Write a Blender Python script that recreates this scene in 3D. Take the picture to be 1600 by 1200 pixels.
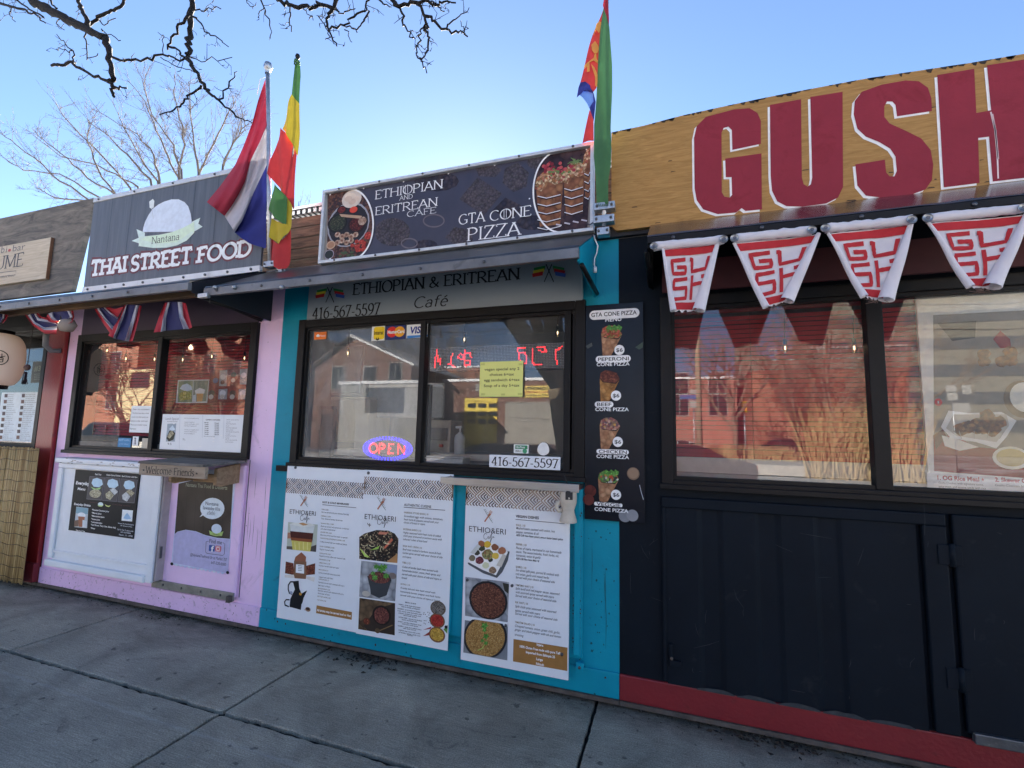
import bpy, bmesh, math, random
from mathutils import Vector, Matrix
from mathutils.geometry import tessellate_polygon
from math import sin, cos, pi, radians, atan2, hypot

for o in list(bpy.data.objects):
    bpy.data.objects.remove(o)
scene = bpy.context.scene
COL = scene.collection
rnd = random.Random(7)

# ------------------------------------------------------------------ camera
CAM_R = Vector((0.94545523, 0.32498149, 0.02239284))
CAM_U = Vector((0.01368732, -0.10831303, 0.99402261))
CAM_F = Vector((-0.32546438, 0.93949738, 0.10685325))
CAM_C = Vector((0.0, -2.75, 1.45))
FPX = 731.01
cam_data = bpy.data.cameras.new('camera')
cam_data.sensor_width = 36.0
cam_data.lens = FPX * 36.0 / 1600.0
cam_data.clip_start = 0.05
cam_data.clip_end = 2000.0
cam = bpy.data.objects.new('camera', cam_data)
COL.objects.link(cam)
cam.matrix_world = Matrix(((CAM_R.x, CAM_U.x, -CAM_F.x, CAM_C.x),
                           (CAM_R.y, CAM_U.y, -CAM_F.y, CAM_C.y),
                           (CAM_R.z, CAM_U.z, -CAM_F.z, CAM_C.z),
                           (0, 0, 0, 1)))
scene.camera = cam

# ------------------------------------------------------------------ light
SUN_EL = radians(21.0)
SUN_AZ = radians(-25.0)          # from +Y (behind the stalls) towards -X
world = bpy.data.worlds.new('World')
scene.world = world
world.use_nodes = True
wn = world.node_tree
for n in list(wn.nodes):
    wn.nodes.remove(n)
sky = wn.nodes.new('ShaderNodeTexSky')
sky.sky_type = 'NISHITA'
sky.sun_disc = False
sky.sun_elevation = SUN_EL
sky.sun_rotation = SUN_AZ
sky.air_density = 0.62
sky.dust_density = 0.08
sky.ozone_density = 2.0
bg = wn.nodes.new('ShaderNodeBackground')
bg.inputs['Strength'].default_value = 0.05
wo = wn.nodes.new('ShaderNodeOutputWorld')
wn.links.new(sky.outputs[0], bg.inputs[0])
wn.links.new(bg.outputs[0], wo.inputs[0])

sun_data = bpy.data.lights.new('sun', 'SUN')
sun_data.energy = 5.0
sun_data.angle = radians(0.5)
sun_data.color = (1.0, 0.93, 0.83)
sun = bpy.data.objects.new('sun', sun_data)
COL.objects.link(sun)
sd = Vector((sin(SUN_AZ) * cos(SUN_EL), cos(SUN_AZ) * cos(SUN_EL), sin(SUN_EL)))
sun.rotation_euler = sd.to_track_quat('Z', 'Y').to_euler()
sun.location = sd * 60

scene.view_settings.view_transform = 'Standard'
scene.view_settings.look = 'None'
scene.view_settings.gamma = 1.0
scene.view_settings.exposure = 2.95

# ------------------------------------------------------------------ helpers
def ray(px, py):
    return CAM_R * ((px - 800.0) / FPX) - CAM_U * ((py - 600.0) / FPX) + CAM_F

def F(px, py, y=0.0):
    """point of the plane Y=y seen at a pixel of the photograph"""
    d = ray(px, py)
    t = (y - CAM_C.y) / d.y
    q = CAM_C + d * t
    return q.x, q.z

def P3(px, py, y=0.0):
    x, z = F(px, py, y)
    return (x, y, z)

def RF(px, py, dist):
    """point of a thing across the street, seen mirrored in a pane of the plane Y=0"""
    x, z = F(px, py, dist)
    return (x, -dist, z)

def lin(c):
    c = c / 255.0
    return c / 12.92 if c <= 0.04045 else ((c + 0.055) / 1.055) ** 2.4

def rgb(r, g, b, k=1.15):
    return (min(.9, lin(r) * k), min(.9, lin(g) * k), min(.9, lin(b) * k))

MATS = {}
def base_mat(name):
    m = bpy.data.materials.new(name)
    m.use_nodes = True
    nt = m.node_tree
    b = nt.nodes['Principled BSDF']
    return m, nt, b

def pmat(name, c, rough=0.6, var=0.1, scale=6.0, bump=0.0, bscale=60.0, metal=0.0, spec=0.5,
         stretch=(1, 1, 1), dirt=None, dirt_amt=0.5, dirt_scale=3.0, dirt_thr=0.6, coat=0.0):
    """painted / raw surface: base colour broken up by noise, optional stain layer and bump"""
    if name in MATS:
        return MATS[name]
    m, nt, b = base_mat(name)
    N, L = nt.nodes, nt.links
    tc = N.new('ShaderNodeTexCoord')
    mp = N.new('ShaderNodeMapping')
    mp.inputs['Scale'].default_value = stretch
    L.new(tc.outputs['Object'], mp.inputs['Vector'])
    n1 = N.new('ShaderNodeTexNoise')
    n1.inputs['Scale'].default_value = scale
    n1.inputs['Detail'].default_value = 8
    n1.inputs['Roughness'].default_value = 0.65
    L.new(mp.outputs[0], n1.inputs['Vector'])
    r1 = N.new('ShaderNodeValToRGB')
    r1.color_ramp.elements[0].position = 0.3
    r1.color_ramp.elements[1].position = 0.7
    r1.color_ramp.elements[0].color = tuple(v * (1 - var) for v in c) + (1,)
    r1.color_ramp.elements[1].color = tuple(min(.95, v * (1 + var)) for v in c) + (1,)
    L.new(n1.outputs['Fac'], r1.inputs[0])
    col = r1.outputs[0]
    if dirt:
        n2 = N.new('ShaderNodeTexNoise')
        n2.inputs['Scale'].default_value = dirt_scale
        n2.inputs['Detail'].default_value = 10
        n2.inputs['Roughness'].default_value = 0.7
        n2.inputs['Distortion'].default_value = 0.6
        L.new(mp.outputs[0], n2.inputs['Vector'])
        r2 = N.new('ShaderNodeValToRGB')
        r2.color_ramp.elements[0].position = dirt_thr
        r2.color_ramp.elements[1].position = min(1.0, dirt_thr + 0.12)
        r2.color_ramp.elements[0].color = (0, 0, 0, 1)
        r2.color_ramp.elements[1].color = (dirt_amt,) * 3 + (1,)
        L.new(n2.outputs['Fac'], r2.inputs[0])
        mx = N.new('ShaderNodeMix')
        mx.data_type = 'RGBA'
        L.new(r2.outputs[0], mx.inputs[0])
        L.new(col, mx.inputs[6])
        mx.inputs[7].default_value = tuple(dirt) + (1,)
        col = mx.outputs[2]
    L.new(col, b.inputs['Base Color'])
    b.inputs['Roughness'].default_value = rough
    b.inputs['Metallic'].default_value = metal
    b.inputs['Specular IOR Level'].default_value = spec
    b.inputs['Coat Weight'].default_value = coat
    if bump:
        n3 = N.new('ShaderNodeTexNoise')
        n3.inputs['Scale'].default_value = bscale
        n3.inputs['Detail'].default_value = 6
        L.new(mp.outputs[0], n3.inputs['Vector'])
        bp = N.new('ShaderNodeBump')
        bp.inputs['Strength'].default_value = bump
        bp.inputs['Distance'].default_value = 0.01
        L.new(n3.outputs['Fac'], bp.inputs['Height'])
        L.new(bp.outputs[0], b.inputs['Normal'])
    MATS[name] = m
    return m

def ink(r, g, b, rough=0.45, k=1.15):
    key = 'ink_%d_%d_%d_%d' % (r, g, b, int(rough * 100))
    if key not in MATS:
        m, nt, bs = base_mat(key)
        c = rgb(r, g, b, k)
        n = nt.nodes.new('ShaderNodeTexNoise')
        n.inputs['Scale'].default_value = 25
        n.inputs['Detail'].default_value = 5
        tc = nt.nodes.new('ShaderNodeTexCoord')
        nt.links.new(tc.outputs['Object'], n.inputs['Vector'])
        rp = nt.nodes.new('ShaderNodeValToRGB')
        rp.color_ramp.elements[0].position = .35
        rp.color_ramp.elements[1].position = .65
        rp.color_ramp.elements[0].color = tuple(v * .93 for v in c) + (1,)
        rp.color_ramp.elements[1].color = tuple(min(.95, v * 1.05) for v in c) + (1,)
        nt.links.new(n.outputs['Fac'], rp.inputs[0])
        nt.links.new(rp.outputs[0], bs.inputs['Base Color'])
        bs.inputs['Roughness'].default_value = rough
        bs.inputs['Specular IOR Level'].default_value = .2
        MATS[key] = m
    return MATS[key]

def food(name, cols, scale=120.0, rough=0.4, stretch=(1, 1, 1)):
    """printed food picture: cells of several colours"""
    if name in MATS:
        return MATS[name]
    m, nt, b = base_mat(name)
    N, L = nt.nodes, nt.links
    tc = N.new('ShaderNodeTexCoord')
    mp = N.new('ShaderNodeMapping')
    mp.inputs['Scale'].default_value = stretch
    L.new(tc.outputs['Object'], mp.inputs['Vector'])
    nz = N.new('ShaderNodeTexNoise')
    nz.inputs['Scale'].default_value = scale * 0.6
    nz.inputs['Detail'].default_value = 4
    L.new(mp.outputs[0], nz.inputs['Vector'])
    mxv = N.new('ShaderNodeMix')
    mxv.data_type = 'VECTOR'
    mxv.inputs[0].default_value = 0.012
    L.new(mp.outputs[0], mxv.inputs[4])
    L.new(nz.outputs['Color'], mxv.inputs[5])
    v = N.new('ShaderNodeTexVoronoi')
    v.inputs['Scale'].default_value = scale
    L.new(mxv.outputs[1], v.inputs['Vector'])
    sep = N.new('ShaderNodeSeparateColor')
    L.new(v.outputs['Color'], sep.inputs[0])
    rp = N.new('ShaderNodeValToRGB')
    el = rp.color_ramp.elements
    while len(el) < len(cols):
        el.new(0.5)
    for i, c in enumerate(cols):
        el[i].position = i / max(1, len(cols) - 1)
        el[i].color = tuple(c) + (1,)
    L.new(sep.outputs[0], rp.inputs[0])
    mr = N.new('ShaderNodeMapRange')
    mr.inputs['From Min'].default_value = 0.0
    mr.inputs['From Max'].default_value = 0.9
    mr.inputs['To Min'].default_value = 1.1
    mr.inputs['To Max'].default_value = 0.45
    L.new(v.outputs['Distance'], mr.inputs[0])
    mu = N.new('ShaderNodeMix')
    mu.data_type = 'RGBA'
    mu.blend_type = 'MULTIPLY'
    mu.inputs[0].default_value = 1.0
    L.new(rp.outputs[0], mu.inputs[6])
    L.new(mr.outputs[0], mu.inputs[7])
    L.new(mu.outputs[2], b.inputs['Base Color'])
    b.inputs['Roughness'].default_value = rough
    b.inputs['Specular IOR Level'].default_value = .2
    MATS[name] = m
    return m

def emit(name, c, s):
    if name in MATS:
        return MATS[name]
    m, nt, b = base_mat(name)
    b.inputs['Base Color'].default_value = tuple(c) + (1,)
    b.inputs['Emission Color'].default_value = tuple(c) + (1,)
    b.inputs['Emission Strength'].default_value = s
    MATS[name] = m
    return m

def glass_mat(name, tint, ior=1.9, rough=0.0, wob=0.0, film=0.0):
    """window pane: clear with a mirror layer that grows towards grazing angles"""
    if name in MATS:
        return MATS[name]
    m, nt, b = base_mat(name)
    N, L = nt.nodes, nt.links
    N.remove(b)
    out = N['Material Output']
    tr = N.new('ShaderNodeBsdfTransparent')
    tr.inputs[0].default_value = tuple(tint) + (1,)
    gl = N.new('ShaderNodeBsdfGlossy')
    gl.inputs['Color'].default_value = (.95, .96, .97, 1)
    gl.inputs['Roughness'].default_value = rough
    fr = N.new('ShaderNodeFresnel')
    fr.inputs['IOR'].default_value = ior
    mx = N.new('ShaderNodeMixShader')
    if wob:
        tc = N.new('ShaderNodeTexCoord')
        nz = N.new('ShaderNodeTexNoise')
        nz.inputs['Scale'].default_value = 1.2
        nz.inputs['Detail'].default_value = 1
        bp = N.new('ShaderNodeBump')
        bp.inputs['Strength'].default_value = wob
        bp.inputs['Distance'].default_value = 0.01
        L.new(tc.outputs['Object'], nz.inputs['Vector'])
        L.new(nz.outputs['Fac'], bp.inputs['Height'])
        L.new(bp.outputs[0], gl.inputs['Normal'])
    L.new(fr.outputs[0], mx.inputs[0])
    L.new(tr.outputs[0], mx.inputs[1])
    L.new(gl.outputs[0], mx.inputs[2])
    last = mx
    if film:   # dust and dried wipe marks on the glass
        tc2 = N.new('ShaderNodeTexCoord')
        mp = N.new('ShaderNodeMapping')
        mp.inputs['Scale'].default_value = (1.6, 1, .7)
        n2 = N.new('ShaderNodeTexNoise')
        n2.inputs['Scale'].default_value = 4
        n2.inputs['Detail'].default_value = 8
        n2.inputs['Distortion'].default_value = .8
        rp = N.new('ShaderNodeMapRange')
        rp.inputs['From Min'].default_value = .3
        rp.inputs['From Max'].default_value = .75
        rp.inputs['To Min'].default_value = film * .35
        rp.inputs['To Max'].default_value = film * 1.8
        df = N.new('ShaderNodeBsdfDiffuse')
        df.inputs[0].default_value = (.62, .62, .60, 1)
        m2 = N.new('ShaderNodeMixShader')
        L.new(tc2.outputs['Object'], mp.inputs['Vector'])
        L.new(mp.outputs[0], n2.inputs['Vector'])
        L.new(n2.outputs['Fac'], rp.inputs[0])
        L.new(rp.outputs[0], m2.inputs[0])
        L.new(mx.outputs[0], m2.inputs[1])
        L.new(df.outputs[0], m2.inputs[2])
        last = m2
    L.new(last.outputs[0], out.inputs[0])
    MATS[name] = m
    return m

def cloth_mat(name, c, trans=0.35, var=.08):
    if name in MATS:
        return MATS[name]
    m, nt, b = base_mat(name)
    N, L = nt.nodes, nt.links
    tc = N.new('ShaderNodeTexCoord')
    nz = N.new('ShaderNodeTexNoise')
    nz.inputs['Scale'].default_value = 14
    nz.inputs['Detail'].default_value = 6
    L.new(tc.outputs['Object'], nz.inputs['Vector'])
    rp = N.new('ShaderNodeValToRGB')
    rp.color_ramp.elements[0].position = .3
    rp.color_ramp.elements[1].position = .7
    rp.color_ramp.elements[0].color = tuple(v * (1 - var) for v in c) + (1,)
    rp.color_ramp.elements[1].color = tuple(min(.95, v * (1 + var)) for v in c) + (1,)
    L.new(nz.outputs['Fac'], rp.inputs[0])
    b.inputs['Roughness'].default_value = .85
    L.new(rp.outputs[0], b.inputs['Base Color'])
    t = N.new('ShaderNodeBsdfTranslucent')
    L.new(rp.outputs[0], t.inputs[0])
    mx = N.new('ShaderNodeMixShader')
    mx.inputs[0].default_value = trans
    L.new(b.outputs[0], mx.inputs[1])
    L.new(t.outputs[0], mx.inputs[2])
    L.new(mx.outputs[0], N['Material Output'].inputs[0])
    wv = N.new('ShaderNodeTexNoise')
    wv.inputs['Scale'].default_value = 400
    L.new(tc.outputs['Object'], wv.inputs['Vector'])
    bp = N.new('ShaderNodeBump')
    bp.inputs['Strength'].default_value = .15
    bp.inputs['Distance'].default_value = .002
    L.new(wv.outputs['Fac'], bp.inputs['Height'])
    L.new(bp.outputs[0], b.inputs['Normal'])
    MATS[name] = m
    return m

def wood_mat(name, c1, c2, stretch=(1.2, 12, 12), rough=.75, scale=3.0, bump=.3):
    if name in MATS:
        return MATS[name]
    m, nt, b = base_mat(name)
    N, L = nt.nodes, nt.links
    tc = N.new('ShaderNodeTexCoord')
    mp = N.new('ShaderNodeMapping')
    mp.inputs['Scale'].default_value = stretch
    L.new(tc.outputs['Object'], mp.inputs['Vector'])
    n1 = N.new('ShaderNodeTexNoise')
    n1.inputs['Scale'].default_value = scale
    n1.inputs['Detail'].default_value = 10
    n1.inputs['Roughness'].default_value = .7
    n1.inputs['Distortion'].default_value = 1.2
    L.new(mp.outputs[0], n1.inputs['Vector'])
    rp = N.new('ShaderNodeValToRGB')
    rp.color_ramp.elements[0].position = .32
    rp.color_ramp.elements[1].position = .68
    rp.color_ramp.elements[0].color = tuple(c1) + (1,)
    rp.color_ramp.elements[1].color = tuple(c2) + (1,)
    L.new(n1.outputs['Fac'], rp.inputs[0])
    L.new(rp.outputs[0], b.inputs['Base Color'])
    b.inputs['Roughness'].default_value = rough
    bp = N.new('ShaderNodeBump')
    bp.inputs['Strength'].default_value = bump
    bp.inputs['Distance'].default_value = .006
    L.new(n1.outputs['Fac'], bp.inputs['Height'])
    L.new(bp.outputs[0], b.inputs['Normal'])
    MATS[name] = m
    return m

def brick_mat(name, c1, c2, mortar, sx=1.0):
    if name in MATS:
        return MATS[name]
    m, nt, b = base_mat(name)
    N, L = nt.nodes, nt.links
    tc = N.new('ShaderNodeTexCoord')
    mp = N.new('ShaderNodeMapping')
    mp.inputs['Rotation'].default_value = (radians(90), 0, 0)
    L.new(tc.outputs['Object'], mp.inputs['Vector'])
    br = N.new('ShaderNodeTexBrick')
    br.inputs['Scale'].default_value = 4.0 * sx
    br.inputs['Color1'].default_value = tuple(c1) + (1,)
    br.inputs['Color2'].default_value = tuple(c2) + (1,)
    br.inputs['Mortar'].default_value = tuple(mortar) + (1,)
    br.inputs['Mortar Size'].default_value = .015
    L.new(mp.outputs[0], br.inputs['Vector'])
    L.new(br.outputs[0], b.inputs['Base Color'])
    b.inputs['Roughness'].default_value = .9
    MATS[name] = m
    return m

class MB:
    """collects faces, links them as one mesh object"""
    def __init__(self):
        self.v, self.f, self.m, self.mats, self.sm = [], [], [], [], []
    def mi(self, mat):
        if mat not in self.mats:
            self.mats.append(mat)
        return self.mats.index(mat)
    def add(self, verts, faces, mat, smooth=False):
        o = len(self.v)
        self.v.extend([tuple(p) for p in verts])
        i = self.mi(mat)
        for f in faces:
            self.f.append(tuple(o + k for k in f))
            self.m.append(i)
            self.sm.append(smooth)
        return self
    def box(self, x0, x1, y0, y1, z0, z1, mat):
        v = [(x, y, z) for x in (x0, x1) for y in (y0, y1) for z in (z0, z1)]
        return self.add(v, [(0, 1, 3, 2), (4, 6, 7, 5), (0, 4, 5, 1), (2, 3, 7, 6), (0, 2, 6, 4), (1, 5, 7, 3)], mat)
    def bevbox(self, x0, x1, y0, y1, z0, z1, mat, b=0.006):
        bm = bmesh.new()
        bmesh.ops.create_cube(bm, size=1)
        for v in bm.verts:
            v.co = Vector(((x0 + x1) / 2 + v.co.x * (x1 - x0), (y0 + y1) / 2 + v.co.y * (y1 - y0), (z0 + z1) / 2 + v.co.z * (z1 - z0)))
        bmesh.ops.bevel(bm, geom=list(bm.edges), offset=b, segments=2, affect='EDGES', profile=.5)
        self.bm(bm, mat)
        return self
    def bm(self, bm, mat, smooth=False):
        bm.verts.index_update()
        self.add([v.co for v in bm.verts], [[v.index for v in f.verts] for f in bm.faces], mat, smooth)
        bm.free()
    def quad(self, a, b, c, d, mat):
        return self.add([a, b, c, d], [(0, 1, 2, 3)], mat)
    def poly(self, pts, y, mat):
        """flat polygon of (x, z) points in the plane Y=y, facing the street"""
        pts = [Vector((p[0], p[1], 0)) for p in pts]
        tri = tessellate_polygon([pts])
        out = []
        for t in tri:
            a, b, c = (pts[i] for i in t)
            s = (b.x - a.x) * (c.y - a.y) - (b.y - a.y) * (c.x - a.x)
            out.append(t if s > 0 else (t[0], t[2], t[1]))
        return self.add([(p.x, y, p.y) for p in pts], out, mat)
    def prism(self, pts, y0, y1, mat):
        """polygon of (x, z) points given thickness from y0 (street side) to y1"""
        self.poly(pts, y0, mat)
        pv = [Vector((p[0], p[1], 0)) for p in pts]
        n = len(pts)
        self.add([(p[0], y1, p[1]) for p in pts], [tuple(reversed(t)) for t in tessellate_polygon([pv])], mat)
        for i in range(n):
            a, b = pts[i], pts[(i + 1) % n]
            self.quad((a[0], y0, a[1]), (a[0], y1, a[1]), (b[0], y1, b[1]), (b[0], y0, b[1]), mat)
        return self
    def disc(self, x, y, z, r, mat, rz=None, n=18, a0=0):
        rz = r if rz is None else rz
        return self.add([(x, y, z)] + [(x + r * cos(a0 + 2 * pi * i / n), y, z + rz * sin(a0 + 2 * pi * i / n)) for i in range(n)],
                        [(0, i + 1, (i + 1) % n + 1) for i in range(n)], mat)
    def tube(self, pts, radii, mat, n=8, caps=True, smooth=True):
        pts = [Vector(p) for p in pts]
        if not isinstance(radii, (list, tuple)):
            radii = [radii] * len(pts)
        vs, fs = [], []
        up = Vector((0, 0, 1))
        prev = None
        for i, p in enumerate(pts):
            d = (pts[min(i + 1, len(pts) - 1)] - pts[max(i - 1, 0)])
            if d.length < 1e-9:
                d = Vector((0, 0, 1))
            d.normalize()
            a = prev if prev is not None else (Vector((1, 0, 0)) if abs(d.z) > .9 else up)
            s = d.cross(a)
            if s.length < 1e-5:
                s = d.cross(Vector((0, 1, 0)))
            s.normalize()
            t = s.cross(d)
            prev = t
            for k in range(n):
                q = p + (s * cos(2 * pi * k / n) + t * sin(2 * pi * k / n)) * radii[i]
                vs.append(q)
        for i in range(len(pts) - 1):
            for k in range(n):
                fs.append((i * n + k, i * n + (k + 1) % n, (i + 1) * n + (k + 1) % n, (i + 1) * n + k))
        if caps:
            fs.append(tuple(reversed(range(n))))
            fs.append(tuple((len(pts) - 1) * n + k for k in range(n)))
        return self.add(vs, fs, mat, smooth)
    def lathe(self, x, y, prof, mat, n=24, smooth=True, sx=1.0, sy=1.0):
        vs, fs = [], []
        for r, z in prof:
            for k in range(n):
                vs.append((x + r * sx * cos(2 * pi * k / n), y + r * sy * sin(2 * pi * k / n), z))
        for i in range(len(prof) - 1):
            for k in range(n):
                fs.append((i * n + k, i * n + (k + 1) % n, (i + 1) * n + (k + 1) % n, (i + 1) * n + k))
        return self.add(vs, fs, mat, smooth)
    def stroke(self, pts, w, y, mat):
        """ribbon along (x, z) points in the plane Y=y"""
        n = len(pts)
        if not isinstance(w, (list, tuple)):
            w = [w] * n
        L, R = [], []
        for i in range(n):
            a = pts[max(i - 1, 0)]
            b = pts[min(i + 1, n - 1)]
            dx, dz = b[0] - a[0], b[1] - a[1]
            l = hypot(dx, dz) or 1
            nx, nz = -dz / l * w[i] / 2, dx / l * w[i] / 2
            k = 1.0
            if 0 < i < n - 1:
                c, p = pts[i], pts[i - 1]
                ex, ez = c[0] - p[0], c[1] - p[1]
                le = hypot(ex, ez) or 1
                k = 1 / max(.6, abs((ex * dx + ez * dz) / (le * l)))
            L.append((pts[i][0] + nx * k, y, pts[i][1] + nz * k))
            R.append((pts[i][0] - nx * k, y, pts[i][1] - nz * k))
        return self.add(L + R, [(i, n + i, n + i + 1, i + 1) for i in range(n - 1)], mat)
    def build(self, name, parent=None, autosmooth=False):
        me = bpy.data.meshes.new(name)
        off = Vector(parent.location) if parent else Vector((0, 0, 0))
        if parent and parent.parent:
            off = Vector((0, 0, 0))
            p = parent
            while p:
                off += Vector(p.location)
                p = p.parent
        me.from_pydata([tuple(Vector(v) - off) for v in self.v], [], self.f)
        for m in self.mats:
            me.materials.append(m)
        me.polygons.foreach_set('material_index', self.m)
        me.polygons.foreach_set('use_smooth', self.sm)
        me.validate()
        me.update()
        o = bpy.data.objects.new(name, me)
        COL.objects.link(o)
        if parent:
            o.parent = parent
        return o

def tag(o, label=None, cat=None, group=None, kind=None):
    if label: o['label'] = label
    if cat: o['category'] = cat
    if group: o['group'] = group
    if kind: o['kind'] = kind
    return o

def thing(name, label, cat, loc=(0, 0, 0), group=None):
    o = bpy.data.objects.new(name, None)
    o.empty_display_size = .1
    COL.objects.link(o)
    o.location = loc
    return tag(o, label, cat, group)

def recenter(o):
    """put a one-mesh thing's origin at its own base"""
    me = o.data
    xs = [v.co for v in me.vertices]
    c = Vector((sum(v.x for v in xs) / len(xs), sum(v.y for v in xs) / len(xs), min(v.z for v in xs)))
    me.transform(Matrix.Translation(-c))
    o.location = c
    return o

# ------------------------------------------------------------------ lettering
_tcache = {}
def sans_shape(s, bold):
    key = (s, bold)
    if key not in _tcache:
        cu = bpy.data.curves.new('t', 'FONT')
        cu.body = s
        cu.size = 1.0
        cu.resolution_u = 3
        cu.offset = bold
        ob = bpy.data.objects.new('t', cu)
        me = bpy.data.meshes.new_from_object(ob)
        vs = [(v.co.x, v.co.y) for v in me.vertices]
        fs = [tuple(p.vertices) for p in me.polygons]
        bpy.data.objects.remove(ob)
        bpy.data.meshes.remove(me)
        bpy.data.curves.remove(cu)
        x0 = min([v[0] for v in vs] or [0]); x1 = max([v[0] for v in vs] or [1])
        _tcache[key] = (vs, fs, x0, max(1e-4, x1 - x0))
    return _tcache[key]

def sans(mb, s, x0, x1, z, cap, y, mat, bold=0.0, shear=0.0, align='fit'):
    """sans text: capital height cap at baseline z; stretched to x0..x1 or aligned inside it"""
    vs, fs, tx, tw = sans_shape(s, bold)
    if not vs:
        return
    k = cap / 0.69
    if align == 'fit':
        kx = (x1 - x0) / tw; ox = x0
    else:
        kx = k * .92
        if kx * tw > (x1 - x0): kx = (x1 - x0) / tw
        w = kx * tw
        ox = x0 if align == 'left' else ((x0 + x1 - w) / 2 if align == 'mid' else x1 - w)
    mb.add([(ox + (v[0] - tx) * kx + shear * v[1] * k, y, z + v[1] * k) for v in vs], fs, mat)

def arc(cx, cy, rx, ry, a0, a1, n=12):
    return [(cx + rx * cos(radians(a0 + (a1 - a0) * i / n)), cy + ry * sin(radians(a0 + (a1 - a0) * i / n))) for i in range(n + 1)]

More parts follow.
